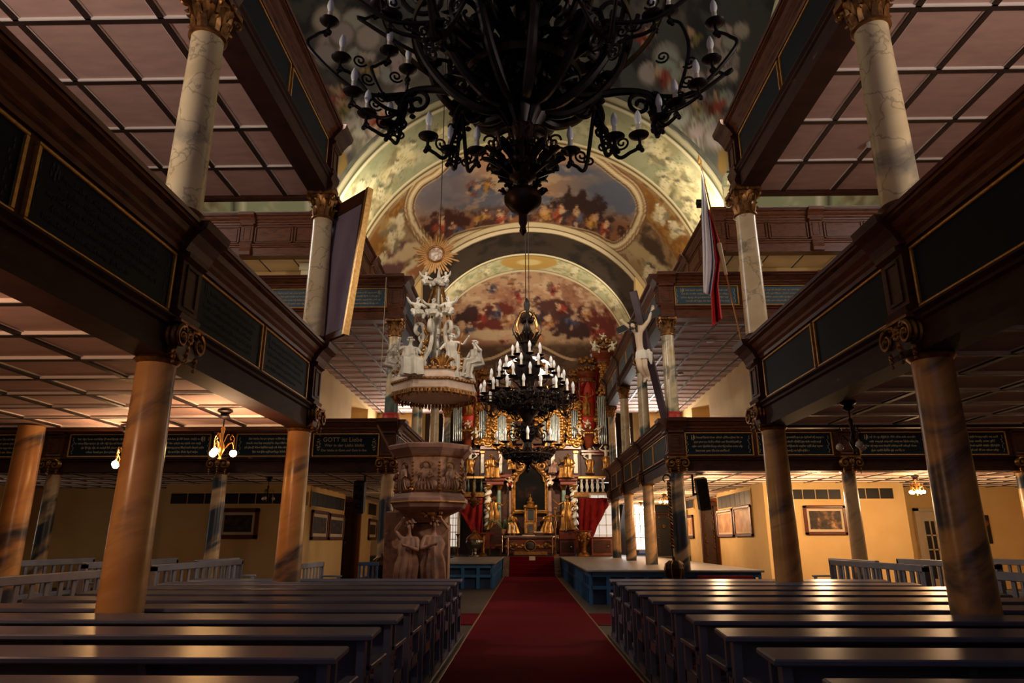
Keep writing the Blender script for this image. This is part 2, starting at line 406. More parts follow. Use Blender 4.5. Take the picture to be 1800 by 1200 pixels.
sky = mixc(sky, [98, 98, 116], (1-sstep(20, 90, np.hypot((X-770)*.8, Y-330)))*.8); sky = mixc(sky, [92, 96, 112], (1-sstep(20, 110, np.hypot((X-1075)*.8, Y-335)))*.8)
ground = sstep(350, 384, Y + 14*(q2-.5) - .0006*(X-920)**2)
sky = mixc(sky, [128, 78, 48], ground*.85); sky = mixc(sky, [70, 42, 34], ground*sstep(.48, .62, q3))
sky = blob(sky, X, Y, 1020, 368, 52, 30, [58, 38, 36], 15, .8, .08); sky = blob(sky, X, Y, 790, 392, 34, 26, [74, 40, 34], -10, .8, .08)
for i, (cx, cy, h, a) in enumerate([(775, 392, 44, 10), (800, 400, 34, -20), (850, 378, 36, 30), (880, 380, 40, -10), (905, 368, 34, 20), (955, 372, 38, 0), (985, 372, 40, 14), (1015, 376, 46, -12), (1045, 386, 40, 22), (1065, 398, 36, 5), (835, 330, 34, 70), (862, 324, 30, 95), (905, 336, 30, 60)]):
    pal = [[(222, 178, 136), (170, 74, 48), (66, 58, 74)], [(214, 170, 128), (88, 92, 112), (120, 60, 40)], [(206, 160, 118), (196, 140, 70), (84, 48, 36)]][i % 3]
    sky = figure_paint(sky, X, Y, cx, cy, h, pal, a, i)
C = C*(1-ins[:, None]) + sky*ins[:, None]
out = sstep(17, 21, rough_sd)
# painted architecture, drapery and groups in the spandrels
D = C.copy()
for i, (cx, cy, rx, ry, a, col) in enumerate([(690, 470, 20, 60, 30, (112, 76, 74)), (722, 440, 46, 14, -30, (214, 188, 148)), (712, 486, 40, 12, -52, (226, 204, 166)), (745, 470, 36, 12, -35, (170, 112, 74)), (1150, 450, 20, 62, -26, (74, 56, 42)), (1118, 440, 40, 12, 34, (178, 152, 112)), (1130, 486, 38, 11, 52, (150, 122, 84)), (1165, 480, 12, 36, -30, (190, 168, 128)), (668, 440, 10, 40, 34, (226, 206, 170))]):
    D = blob(D, X, Y, cx, cy, rx, ry, col, a, .5, .07)
C = C*(1-out[:, None]) + D*out[:, None]
# ochre band that follows the arch
band = sstep(24.75, 24.9, yv)*(1-sstep(26.5, 26.7, yv + 1.1*sstep(R(30), R(80), side)))*out
C = mixc(C, [134, 88, 40], band); C = mixc(C, [174, 124, 62], band*sstep(.5, .65, n2)*.7)
for cx, cy, h, a in ((700, 392, 62, 20), (690, 420, 44, -15), (1160, 372, 50, -30), (1185, 398, 46, -38), (1140, 480, 50, 10), (672, 452, 40, 20)):
    C = figure_paint(C, X, Y, cx, cy, h, [(226, 212, 180), (214, 198, 162), (176, 150, 104)], a, int(cx))
# green outer arch with relief figures
g = 1-sstep(24.55, 24.62, yv)
gc = np.zeros_like(C)+np.array([152, 152, 122.]); gc = mixc(gc, [176, 170, 138], sstep(.45, .65, n1)); gc = mixc(gc, [122, 132, 96], sstep(.52, .7, n2)*.5)
for i, (cx, cy, h, a) in enumerate([(715, 268, 70, 40), (690, 300, 60, 30), (655, 330, 62, 20), (668, 350, 70, 10), (640, 372, 54, 10), (632, 330, 46, 30), (1150, 262, 66, -30), (1185, 300, 74, -30), (1205, 335, 70, -36), (1210, 372, 60, -10), (1170, 330, 60, -20), (1120, 235, 50, -40), (820, 205, 54, 60), (780, 232, 50, 40), (1050, 215, 54, -60)]):
    gc = figure_paint(gc, X, Y, cx, cy, h, [(214, 202, 166), (196, 182, 142), (150, 138, 100)], a, i+50)
gc = mixc(gc, [120, 116, 60], 1-sstep(.8, 1.05, np.hypot((X-930)/95, (Y-188)/36)))      # olive oval at the crown
for y0, w, col in ((21.12, .12, (196, 188, 160)), (21.36, .07, (96, 88, 66)), (21.5, .07, (226, 216, 184)), (24.2, .09, (222, 208, 172)), (24.36, .05, (110, 88, 58)), (24.5, .09, (206, 188, 148))):
    gc = mixc(gc, col, 1-sstep(w*.7, w, np.abs(yv-y0)))
C = C*(1-g[:, None])+gc*g[:, None]
# cream border at the east end of the vault
for y0, w, col in ((30.5, .06, (130, 92, 60)), (30.75, .22, (216, 196, 156)), (31.05, .06, (120, 86, 58)), (31.25, .2, (230, 212, 176))):
    C = mixc(C, col, 1-sstep(w*.8, w, np.abs(yv-y0)))
painted_grid('ceiling_chancel_vault', Pv, C)
# --- face of the inner arch, its shade put into dark grey-brown paint
def ring_grid(r0, y0, r1, y1, n, na=240, a0=-12, a1=192):
    t = np.linspace(0, 1, n); ph = np.linspace(R(a0), R(a1), na); T, PH = np.meshgrid(t, ph, indexing='ij')
    r = r0+(r1-r0)*T; y = y0+(y1-y0)*T
    return np.stack([XC+r*np.cos(PH), y, ZC+r*np.sin(PH)], -1), T.ravel(), PH.ravel()
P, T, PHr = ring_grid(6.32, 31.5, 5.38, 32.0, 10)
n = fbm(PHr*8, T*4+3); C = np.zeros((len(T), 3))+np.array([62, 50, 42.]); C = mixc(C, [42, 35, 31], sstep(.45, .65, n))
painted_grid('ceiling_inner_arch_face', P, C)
P, T, PHr = ring_grid(5.38, 32.0, 5.2, 34.0, 50)
X, Y = proj(P.reshape(-1, 3)); n = fbm(PHr*7, T*5); n2 = fbm(PHr*20, T*9)
C = np.zeros((len(T), 3))+np.array([196, 192, 152.]); C = mixc(C, [220, 206, 166], sstep(.42, .6, n)); C = mixc(C, [140, 146, 106], sstep(.55, .7, n2)*.6)
ov = np.hypot((X-930)/52, (Y-461)/13); C = mixc(C, [196, 156, 84], 1-sstep(.9, 1.02, ov)); C = mixc(C, [226, 200, 140], 1-sstep(.3, .5, ov))
for i, (cx, cy, h, a) in enumerate([(1010, 476, 34, 30), (850, 476, 34, -30), (1050, 500, 40, 45), (808, 502, 34, -45), (1082, 535, 36, 50), (790, 528, 36, -50)]):
    C = figure_paint(C, X, Y, cx, cy, h, [(232, 222, 188), (222, 208, 168), (176, 164, 118)], a, i+90)
for t0, w, col in ((.04, .05, (236, 222, 184)), (.11, .02, (130, 112, 80)), (.93, .06, (232, 214, 174)), (.86, .02, (136, 112, 80))):
    C = mixc(C, col, 1-sstep(w*.7, w, np.abs(T-t0)))
painted_grid('ceiling_inner_arch_soffit', P, C)
# --- half dome over the altar
nu, nv = 150, 220
el = np.linspace(R(-14), R(90), nu); az = np.linspace(0, PI, nv)
EL, AZ = np.meshgrid(el, az, indexing='ij')
# turned so that the pole lies on the axis of the vault
Pd = np.stack([XC+5.2*np.cos(AZ)*np.ones_like(EL), 34+5.2*np.sin(AZ)*np.cos(EL), ZC+5.2*np.sin(AZ)*np.sin(EL)], -1)
X, Y = proj(Pd.reshape(-1, 3))
q1 = fbm(X*.018, Y*.035+2); q2 = fbm(X*.05, Y*.08); q3 = fbm(X*.12, Y*.16)
C = np.zeros((len(X), 3))+np.array([206, 164, 130.])
C = mixc(C, [170, 118, 92], sstep(.42, .6, q1)); C = mixc(C, [226, 194, 158], sstep(.52, .66, q2)*.8); C = mixc(C, [120, 84, 72], sstep(.56, .7, q3)*.5)
C = blob(C, X, Y, 930, 585, 150, 20, [188, 152, 118], 0, .6, .05)
for i, (cx, cy, rx, ry, a) in enumerate([(880, 545, 34, 14, -12), (985, 545, 60, 16, 12), (1010, 575, 48, 20, 8), (860, 570, 40, 12, 8), (950, 560, 40, 14, 0), (820, 555, 26, 14, -20), (1060, 575, 34, 24, 30)]):
    C = blob(C, X, Y, cx, cy, rx, ry, [(112, 52, 44), (92, 56, 50), (70, 46, 44)][i % 3], a, .8, .09)
for i, (cx, cy, h, a) in enumerate([(848, 552, 34, 30), (872, 545, 36, -25), (895, 560, 34, 40), (915, 520, 26, 70), (940, 552, 40, 0), (962, 562, 36, 20), (985, 540, 34, -50), (1008, 560, 38, 30), (1030, 548, 34, -30), (1048, 580, 36, 20), (825, 575, 30, 0), (905, 500, 24, 80), (975, 505, 30, 60), (860, 505, 26, -60), (945, 590, 30, 10), (885, 590, 30, -10)]):
    pal = [[(220, 176, 140), (156, 62, 52), (84, 46, 46)], [(216, 172, 134), (92, 86, 104), (60, 50, 62)], [(224, 184, 146), (190, 132, 92), (110, 66, 50)]][i % 3]
    C = figure_paint(C, X, Y, cx, cy, h, pal, a, i+120)
C = mixc(C, [216, 186, 150], (1-sstep(.8, 1.1, np.hypot((X-870)/46, (Y-588)/10)+.5*(q2-.5)))*.8)
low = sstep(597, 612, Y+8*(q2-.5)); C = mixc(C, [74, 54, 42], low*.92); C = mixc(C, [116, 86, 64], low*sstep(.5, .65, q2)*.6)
for s0 in (-1, 1):                              # a painted scroll under the clouds
    C = mixc(C, [196, 164, 128], (1-sstep(1.6, 3, np.abs(Y-(618-14*np.cos((X-930)/26)))))*(1-sstep(70, 90, np.abs(X-930))))
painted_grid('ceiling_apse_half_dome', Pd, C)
# apse wall (half cylinder) below the dome
na, nz = 120, 30
az = np.linspace(0, PI, na); zz = np.linspace(0, ZC+.02, nz); Z2, A2 = np.meshgrid(zz, az, indexing='ij')
Pw = np.stack([XC+5.2*np.cos(A2), 34+5.2*np.sin(A2), Z2], -1); n = fbm(A2.ravel()*5, Z2.ravel())
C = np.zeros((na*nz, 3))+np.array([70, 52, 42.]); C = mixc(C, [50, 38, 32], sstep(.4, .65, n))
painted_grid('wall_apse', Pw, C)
# niche frame on the apse wall
def arch_line(y, pts): return [atY(x, yy, y) for x, yy in pts]
mb = MB()
pts = [(862, 700), (862, 618), (872, 616), (896, 612), (912, 603), (930, 600), (948, 603), (964, 612), (990, 616), (1000, 618), (1000, 700)]
mb.tube(arch_line(38.9, pts), .16, 6); mb.tube(arch_line(38.7, [(872+(x-862)*.86, y+12) for x, y in pts]), .07, 6)
struct('trim_apse_niche', mb, pm('taupe_stone_frame', [(120, 98, 80), (96, 78, 66)], 3, .7))
# --- sail vault over the crossing (only its eastern half can be seen)
RS = HW*math.sqrt(2)
nu, nv = 170, 300
uu = np.linspace(-1, 1, nv); vv = np.linspace(-1, 1, nu); V2, U2 = np.meshgrid(vv, uu, indexing='ij')
Ps = np.stack([XC+U2*HW, YC+V2*HW, ZC+np.sqrt(np.maximum(RS**2-(U2*HW)**2-(V2*HW)**2, 0))], -1)
X, Y = proj(Ps.reshape(-1, 3)); u = U2.ravel()*HW; v = V2.ravel()*HW
n1 = fbm(u*.5+3, v*.5); n2 = fbm(u*1.6, v*1.6)
C = np.zeros((len(X), 3))+np.array([82, 82, 78.]); C = mixc(C, [112, 106, 94], sstep(.45, .65, n1)); C = mixc(C, [44, 42, 44], sstep(.5, .7, n2)*.7)
rn = random.Random(5)
def clouds(C, cx, cy, w, h, n, sd):
    r2 = random.Random(sd)
    for i in range(n):
        x = cx+r2.uniform(-w, w); y = cy+r2.uniform(-h, h); r = r2.uniform(.42, .8)*min(w, h)
        C = blob(C, X, Y, x, y+2, r*1.12, r*1.12, (112, 104, 92), 0, .08, .05, .15); C = blob(C, X, Y, x, y, r, r, (188-r2.random()*30, 174-r2.random()*20, 152), 0, .08, .05, .3)
    return C
for a in ((640, 222, 50, 32, 18, 1), (692, 165, 26, 44, 13, 2), (610, 70, 40, 36, 10, 3), (598, 190, 22, 40, 9, 9), (1240, 215, 50, 30, 20, 4), (1272, 150, 20, 46, 13, 5), (1160, 110, 40, 30, 9, 6), (1284, 90, 20, 40, 9, 7), (720, 110, 30, 30, 8, 12), (1205, 150, 30, 24, 9, 13)):
    C = clouds(C, *a)
for i, (cx, cy, h, a) in enumerate([(592, 165, 66, 30), (600, 185, 54, -20), (668, 205, 44, 20), (655, 120, 40, 60), (1160, 130, 54, -40), (1190, 165, 50, 10), (1258, 178, 54, 0), (1225, 185, 40, -30), (1140, 60, 50, 20), (1215, 60, 44, -20)]):
    C = figure_paint(C, X, Y, cx, cy, h, [(206, 168, 132), (156, 70, 56), (96, 52, 44)] if i % 2 == 0 else [(200, 164, 130), (140, 128, 78), (80, 66, 44)], a, i+200)
C = blob(C, X, Y, 602, 288, 9, 30, (120, 96, 54), 0, .5, .1); C = blob(C, X, Y, 1270, 284, 10, 28, (126, 100, 54), 0, .5, .1)
painted_grid('ceiling_crossing_vault', Ps, C)
# --- transept vaults and their green painted arches
for s, nm in ((-1, 'left'), (1, 'right')):
    t = np.linspace(0, 1, 60); ph2 = np.linspace(0, PI, 140); T2, PH2 = np.meshgrid(t, ph2, indexing='ij')
    Pt = np.stack([XC+s*(HW+T2*9.3), YC+RV*np.cos(PH2), ZC+RV*np.sin(PH2)], -1)
    xx = (T2*9.3).ravel(); aa = (PH2*RV).ravel(); n1 = fbm(aa*.8, xx*.8+7); n2 = fbm(aa*3, xx*3)
    C = np.zeros((len(xx), 3))+np.array([150, 150, 112.]); C = mixc(C, [120, 104, 72], sstep(.45, .62, n1)); C = mixc(C, [196, 184, 142], sstep(.54, .66, n2)*.6)
    for x0, w, col in ((.15, .1, (200, 190, 160)), (.4, .05, (90, 84, 64)), (2.4, .1, (206, 194, 160)), (2.65, .05, (80, 74, 58))):
        C = mixc(C, col, 1-sstep(w*.7, w, np.abs(xx-x0)))
    painted_grid('ceiling_transept_vault_'+nm, Pt, C)
# west arm vault (over and behind the viewer)
t = np.linspace(0, 1, 10); ph2 = np.linspace(0, PI, 60); T2, PH2 = np.meshgrid(t, ph2, indexing='ij')
Pt = np.stack([XC+RV*np.cos(PH2), YC-HW-T2*10, ZC+RV*np.sin(PH2)], -1)
painted_grid('ceiling_west_vault', Pt, np.zeros((600, 3))+np.array([120, 112, 92.]))
# stone archivolt with dentils round the chancel arch, and imposts
mb = MB()
for r, w in ((7.36, .07), (7.55, .1), (7.8, .06)):
    mb.tube([(XC+r*math.cos(a), 20.96, ZC+r*math.sin(a)) for a in np.linspace(R(2), R(178), 80)], w, 6)
struct('trim_chancel_archivolt', mb, pm('grey_green_stucco_moulding', [(104, 104, 92), (84, 84, 76)], 3, .7))
mb = MB()
for a in np.linspace(R(3), R(177), 150):
    m = Matrix.Translation((XC+7.66*math.cos(a), 20.93, ZC+7.66*math.sin(a))) @ Matrix.Rotation(-a+PI/2, 4, 'Y')
    mb.box(-.045, .045, -.07, .06, -.05, .05, m)
struct('trim_chancel_arch_dentils', mb, pm('pale_dentil_stucco', [(176, 172, 156)], rough=.7))
# ------------------------------------------------------------------ walls and floor
mb = MB(); mb.box(-17, 17, -4, 41, -.2, 0); struct('floor', mb, M['floor'])
wallm = M['cream']
def wallbox(name, x0, x1, y0, y1, z0, z1, mat=None): mb = MB(); mb.box(x0, x1, y0, y1, z0, z1); return struct(name, mb, mat or wallm)
frz = pm('grey_green_painted_frieze', [(120, 122, 100), (176, 166, 130), (86, 86, 70)], 2.2, .8, pos=[.35, .5, .62], detail=7, dist=1.5)
for s, nm in ((-1, 'left'), (1, 'right')):
    a = lambda x: XC+s*x
    def wb(name, xa, xb, y0, y1, z0, z1, mat=None): wallbox(name, min(a(xa), a(xb)), max(a(xa), a(xb)), y0, y1, z0, z1, mat)
    wb('wall_pier_east_'+nm, 6.95, 11.1, 21.0, 26.2, 0, ZC)            # pier between chancel and transept
    wb('wall_pier_recess_'+nm, 8.6, 9.2, 26.2, 29.0, 0, ZC)
    wb('wall_chancel_'+nm, 6.95, 9.2, 29.0, 31.0, 0, ZC)
    wb('wall_chancel_upper_'+nm, 6.95, 8.6, 26.2, 29.0, 6.9, ZC)
    wb('wall_transept_recess_'+nm, 11.1, 17, 23.0, 23.4, 0, ZC)
    wb('wall_transept_upper_'+nm, 11.1, 17, 21.0, 21.3, 4.2, ZC)
    wb('wall_transept_end_'+nm, 16.6, 17.0, -2, 23, 0, 18)
    wb('wall_pier_west_'+nm, 7.27, 16.6, 5.9, YC-HW, 0, ZC)
    wb('wall_west_'+nm, 3.45, 7.27, -2.3, -2.0, 0, 3.1)
    wb('wall_nave_'+nm, 7.27, 7.7, -4, 5.9, 0, ZC)
    wb('wall_spandrel_east_'+nm, 7.27, 16.6, 21.02, 21.3, ZC, 18)
    # painted entablature above the third gallery
    mb = MB()
    for z0, z1, d in ((12.05, 12.25, .25), (12.95, 13.1, .2), (13.1, 13.3, .38)):
        mb.box(min(a(6.6), a(16.6)), max(a(6.6), a(16.6)), 20.95-d, 21.05, z0, z1)
    struct('trim_entablature_'+nm, mb, pm('green_grey_cornice_'+nm, [(150, 150, 124), (128, 130, 108)], 3, .7))
    mb = MB(); mb.box(min(a(6.6), a(16.6)), max(a(6.6), a(16.6)), 20.86, 21.02, 12.25, 12.95); struct('trim_frieze_'+nm, mb, frz)
    mb = MB()
    for k in range(60): x = 6.7+k*.16; mb.box(min(a(x), a(x+.08)), max(a(x), a(x+.08)), 20.66, 20.76, 12.97, 13.08)
    struct('trim_frieze_dentils_'+nm, mb, M['creamw'])
wallbox('wall_east_left', XC-9.2, XC-5.0, 33.6, 34.2, 0, 4.5, wallm); wallbox('wall_east_upper_left', XC-9.2, XC-5.2, 31.0, 34, 4.5, 17, wallm)
wallbox('wall_east_right', XC+5.6, XC+9.2, 33.6, 34.2, 0, 4.5, wallm); wallbox('wall_east_upper_right', XC+5.2, XC+9.2, 31.0, 34, 4.5, 17, wallm)
# ------------------------------------------------------------------ galleries
RS_TEXT = random.Random(11)
def scribble(mb, u0, u1, z0, z1, rows, n0=.014, big=True):
    """rows of painted gothic strokes, too worn to read"""
    rh = (z1-z0)/rows
    for r in range(rows):
        zb = z1-(r+1)*rh+rh*.25; u = u0+(.02 if r else 0)+RS_TEXT.uniform(0, .1)*(u1-u0)*(r % 2); end = u1-RS_TEXT.uniform(.0, .12)*(u1-u0)*(1 if r < rows-1 else 3)
        if r == 0 and big:
            for k in range(5):
                a = k*1.2; mb.box(u+.05+.04*math.cos(a), u+.066+.04*math.cos(a), n0, n0+.003, zb-.02+.03*math.sin(a), zb+rh*.55+.03*math.sin(a))
            u += .14
        while u < end:
            wl = RS_TEXT.uniform(.05, .17); x = u
            while x < min(u+wl, end):
                h = rh*RS_TEXT.choice([.3, .32, .34, .5]); lo = -rh*.16 if RS_TEXT.random() < .12 else 0
                mb.box(x, x+rh*.075, n0, n0+.003, zb+lo, zb+h)
                if RS_TEXT.random() < .6: mb.box(x, x+rh*.17, n0, n0+.003, zb+h-rh*.07, zb+h)
                x += rh*.17
            u += wl+rh*.25
def real_text(lines, Mx):
    """readable lettering set in the built-in font, one mesh"""
    acc = MB()
    for txt, u, z, size in lines:
        cu = bpy.data.curves.new('t', 'FONT'); cu.body = txt; cu.size = size; cu.extrude = .002; cu.shear = .0
        o = bpy.data.objects.new('t', cu); COL.objects.link(o); bpy.context.view_layer.update()
        me = bpy.data.meshes.new_from_object(o.evaluated_get(bpy.context.evaluated_depsgraph_get()))
        xs = [v.co.x for v in me.vertices]; w = max(xs)-min(xs); sc = 1.0
        vs = [Mx @ Vector((u + (v.co.x*sc if True else 0), .018+v.co.z, z+v.co.y)) for v in me.vertices]
        acc.add(vs, [tuple(p.vertices) for p in me.polygons])
        bpy.data.objects.remove(o); bpy.data.curves.remove(cu); bpy.data.meshes.remove(me)
    return acc
def parapet(t, O, U, N, u0, u1, pils, panels, style='tablet', H=1.30, woodm='wood', texts=None, beam=True, tab='panel', mirror=False):
    """one straight front of a gallery: beam, boarding, cornice, pilasters, tablets"""
    m = frame2(O, U, N); k = H/1.30
    mb = MB(m)
    mb.extr([(-.3, 0), (.02, 0), (.02, .25*k), (.05, .27*k), (.05, .3*k), (.085, .33*k), (.085, .35*k), (0, .35*k), (-.3, .35*k)], 0, u0, u1)
    mb.build('parapet_beam', M['wood_worn' if woodm == 'wood' else woodm], t)
    mb = MB(m); mb.box(u0, u1, -.1, 0, .35*k, .99*k); mb.build('parapet_boarding', M[woodm], t)
    mb = MB(m)
    mb.extr([(-.12, .99*k), (.03, .99*k), (.04, 1.03*k), (.07, 1.06*k), (.07, 1.1*k), (.12, 1.15*k), (.15, 1.2*k), (.2, 1.22*k), (.2, 1.25*k), (-.12, 1.25*k)], 0, u0, u1+(.0))
    mb.build('cornice', M['wood_h'], t)
    mb = MB(m); mb.extr([(-.16, 1.25*k), (.22, 1.25*k), (.235, 1.28*k), (.2, 1.31*k), (-.12, 1.31*k)], 0, u0, u1); mb.build('hand_rail', M['wood_red'], t)
    for p in pils:
        w = .19
        mb = MB(m)
        mb.extr([(0, .35*k), (.1, .35*k), (.12, .40*k), (.07, .44*k), (.07, .92*k), (.12, .95*k), (.12, 1.0*k), (0, 1.0*k)], 0, p-w, p+w)
        mb.box(p-w*.62, p-w*.5, .07, .085, .5*k, .88*k); mb.box(p+w*.5, p+w*.62, .07, .085, .5*k, .88*k)
        mb.box(p-w*.6, p+w*.6, .07, .085, .48*k, .51*k); mb.box(p-w*.6, p+w*.6, .07, .085, .87*k, .9*k)
        mb.extr([(0, 1.0*k), (.1, 1.0*k), (.14, 1.08*k), (.2, 1.16*k), (.27, 1.22*k), (.29, 1.3*k), (0, 1.3*k)], 0, p-w-.05, p+w+.05)
        mb.extr([(.0, .0), (.1, .02), (.12, .12*k), (.08, .24*k), (.12, .34*k), (0, .34*k)], 0, p-w*.9, p+w*.9)
        mb.build('pilaster', M[woodm], t)
    for i, (a, b) in enumerate(panels):
        z0, z1 = (.40*k, .93*k)
        mb = MB(m)
        if style == 'tablet':
            mb.box(a, b, 0, .012, z0, z1); w = .028; lm = 'letter'
            tx = texts[i] if texts and i < len(texts) else None
            if tx == 'rows' or (isinstance(tx, tuple) and tx[0] == 'rows'):
                rows = tx[1] if isinstance(tx, tuple) else 4; lm = 'letter_dim' if rows == 5 else 'letter'
                lb = mb; mb.split = len(mb.f); scribble(lb, a+.12, b-.12, z0+.05, z1-.04, rows)
                for c0 in (a+.05, b-.05):           # painted scroll beside the verse
                    for q in range(9): lb.box(c0-.03+.02*math.sin(q*1.9), c0+.02*math.sin(q*1.9)-.018, .012, .015, z0+.05+q*(z1-z0-.1)/9, z0+.085+q*(z1-z0-.1)/9)
            elif tx:
                wid = b-a
                # U may run against reading direction: place from the reader's left edge
                mt = m if not mirror else m @ Matrix.Scale(-1, 4, (1, 0, 0))
                x0 = (a if not mirror else -b)
                lines = [(s, x0+du*wid, z0+dz*(z1-z0), sz*k) for s, du, dz, sz in tx]
                mb.split = len(mb.f); acc = real_text(lines, mt); keep = mb.M; mb.M = None; mb.add(acc.v, acc.f); mb.M = keep
                lb = mb
                for c0 in (a+.1, b-.12):
                    for q in range(22):
                        th = q*2*PI/11; rr = .09*(1-q/30); lb.box(c0+rr*.6*math.cos(th)-.008, c0+rr*.6*math.cos(th)+.008, .012, .015, .66*k+rr*1.9*math.sin(th)-.012, .66*k+rr*1.9*math.sin(th)+.012)
            pn = mb.build('inscription_tablet', [M[tab], M[lm]], t, label='dark blue tablet with worn gilt verses' if tx else 'plain dark blue tablet'); fb = MB(m)
            for (ua, ub, za, zb) in ((a-w, b+w, z0-w, z0), (a-w, b+w, z1, z1+w), (a-w, a, z0, z1), (b, b+w, z0, z1)): fb.bbox(ua, ub, 0, .032, za, zb, .006)
            fb.build('gilt_moulding', M['goldline'], pn)
        else:
            mb.box(a+.08, b-.08, 0, .02, z0+.07, z1-.07)
            for (ua, ub, za, zb) in ((a, b, z0, z0+.04), (a, b, z1-.04, z1), (a, a+.04, z0, z1), (b-.04, b, z0, z1)): mb.bbox(ua, ub, 0, .03, za, zb, .008)
            mb.build('raised_panel', M['wood_h'], t)
P_NEAR = [(2.1, 3.85), (4.0, 5.82), (6.36, 8.02), (8.15, 9.88)]
P_FAR = [(.39, 2.0), (2.15, 3.93), (4.62, 6.25), (6.4, 8.15), (8.85, 10.4), (10.6, 12.3)]
P_CH = [(.45, 2.15), (2.3, 3.98), (4.62, 6.25), (6.4, 8.1), (8.75, 10.2), (10.35, 11.95)]
GZ1, GZ2, GZ3 = 3.08, 7.0, 10.0
SIDES = ((-1, 'pulpit'), (1, 'flag'))
GOTT = [('GOTT ist Liebe', .14, .66, .155), ('Wer in der Liebe bleibt', .17, .42, .105), ('Der bleibt in Gott und Gott in ihm', .12, .2, .082)]
for s, sd in SIDES:
    for zb, lv in ((GZ1, 'lower'), (GZ2, 'upper')):
        t = thing('gallery', f'{lv} walnut gallery front with dark tablets above the pews, {sd} side', 'gallery', (XC+s*3.5, 10.3, zb))
        x0 = XC+s*3.42
        parapet(t, (x0, 0, zb), (0, 1), (-s, 0), -2, 10.45, [6.1, 10.22] if True else [], P_NEAR, texts=['', '', '', ''] if lv == 'upper' else [('rows', 5)]*4 if s < 0 else ['']*4, H=1.3 if zb == GZ1 else 1.2)
        mb = MB(); a, b = sorted((x0, XC+s*16.5)); mb.box(a, b, 10.3, 10.42, zb, zb+1.2); mb.build('return_boarding', M['wood'], t)
        t = thing('gallery', f'{lv} walnut gallery beyond the crossing, {sd} side, with verse tablets across the transept', 'gallery', (XC+s*3.5, 17, zb))
        if lv == 'lower':
            tx = [GOTT, ('rows', 4), ('rows', 4), ('rows', 4), ('rows', 4), ('rows', 4)] if s < 0 else [('rows', 4)]*6
        else: tx = [('rows', 4)]*6
        H = 1.28 if zb == GZ1 else 1.2
        parapet(t, (x0, 16.95, zb), (s, 0), (0, -1), -.0, 13, [.14, 4.3, 8.5, 12.6], P_FAR, texts=tx, H=H, tab='panel' if lv == 'lower' else 'panel2', mirror=(s < 0), woodm='wood' if lv == 'lower' else 'wood_h')
        parapet(t, (x0, 16.95, zb), (0, 1), (-s, 0), .0, 12.6, [.14, 4.3, 8.42, 12.3], P_CH, texts=[], H=H, tab='panel' if lv == 'lower' else 'panel2')
    t = thing('gallery', f'topmost gallery front of plain raised walnut panels, {sd} side', 'gallery', (XC+s*5.7, 19.5, GZ3))
    parapet(t, (XC+s*5.75, 19.6, GZ3), (s, 0), (0, -1), 0, 10.6, [.14, 3.15, 6.2, 9.2], [(.4, 1.65), (1.7, 2.92), (3.4, 4.6), (4.65, 5.95), (6.45, 7.6), (7.7, 8.95)], style='plain', H=1.4, woodm='wood_h')
    parapet(t, (XC+s*5.75, 19.6, GZ3), (0, 1), (-s, 0), 0, 11.4, [.14, 3.5, 7.0, 10.5], [(.4, 1.7), (1.8, 3.2), (3.8, 5.2), (5.3, 6.7), (7.3, 8.6), (8.8, 10.2)], style='plain', H=1.4, woodm='wood_h')
# ------------------------------------------------------------------ coffered boards under the galleries
def soffit(name, x0, x1, y0, y1, z, xl, yl, mat='soffit', th=.14, bw=.035):
    if x0 > x1: x0, x1 = x1, x0
    mb = MB(); mb.box(x0, x1, y0, y1, z, z+th); c = mb.build(name, M[mat], None, kind='structure')
    b = MB(); e = MB()
    xs = [x for x in xl if x0 < x < x1]; yy = [y for y in yl if y0 < y < y1]
    for x in xs: b.box(x-bw, x+bw, y0, y1, z-.03, z); e.box(x+bw, x+bw+.018, y0, y1, z-.012, z); e.box(x-bw-.018, x-bw, y0, y1, z-.012, z)
    for y in yy: b.box(x0, x1, y-bw, y+bw, z-.032, z); e.box(x0, x1, y-bw-.02, y-bw, z-.03, z)
    for q in (b, e): q.M = None
    b.build('battens', M['batten'], c); e.build('edge_beads', M['soffit_edge'], c)
    return c
for s, nm in ((-1, 'left'), (1, 'right')):
    X = lambda r: XC+s*r
    xl1 = [X(3.45+.95*k) for k in range(1, 15)]; yl1 = [-1.75+.8*k for k in range(0, 50)]
    xl2 = [X(3.35+.82*k) for k in range(1, 17)]; yl2 = [-2.15+1.05*k for k in range(0, 40)]
    for z, xl, yl, lv in ((GZ1+.06, xl1, yl1, 'lower'), (GZ2+.06, xl2, yl2, 'upper')):
        soffit(f'ceiling_{lv}_nave_{nm}', X(3.72), X(7.27), -2, 10.3, z, xl, yl)
        soffit(f'ceiling_{lv}_transept_west_{nm}', X(7.27), X(16.6), 6.46, 10.35, z, xl, yl)
        yl3 = [17+.75*k for k in range(1, 24)]
        soffit(f'ceiling_{lv}_transept_east_{nm}', X(3.72), X(16.6), 17.25, 21.0, z, xl, yl3)
        soffit(f'ceiling_{lv}_recess_{nm}', X(11.1), X(16.6), 21.0, 23.0, z, xl, yl3)
        soffit(f'ceiling_{lv}_chancel_{nm}', X(3.72), X(6.95), 21.0, 31.0 if z > 5 else 33.6, z, xl, yl3)
        soffit(f'ceiling_{lv}_chancel_recess_{nm}', X(6.95), X(8.6), 26.2, 29.0, z, xl, yl3)
    c = soffit(f'ceiling_third_{nm}', X(5.8), X(16.4), 19.7, 21.0, GZ3+.06, [X(6.4+1.1*k) for k in range(10)], [], mat='creamw', bw=.02)
    c2 = soffit(f'ceiling_third_chancel_{nm}', X(5.8), X(6.95), 21.0, 31.0, GZ3+.06, [], [21.5+1.1*k for k in range(9)], mat='creamw', bw=.02)
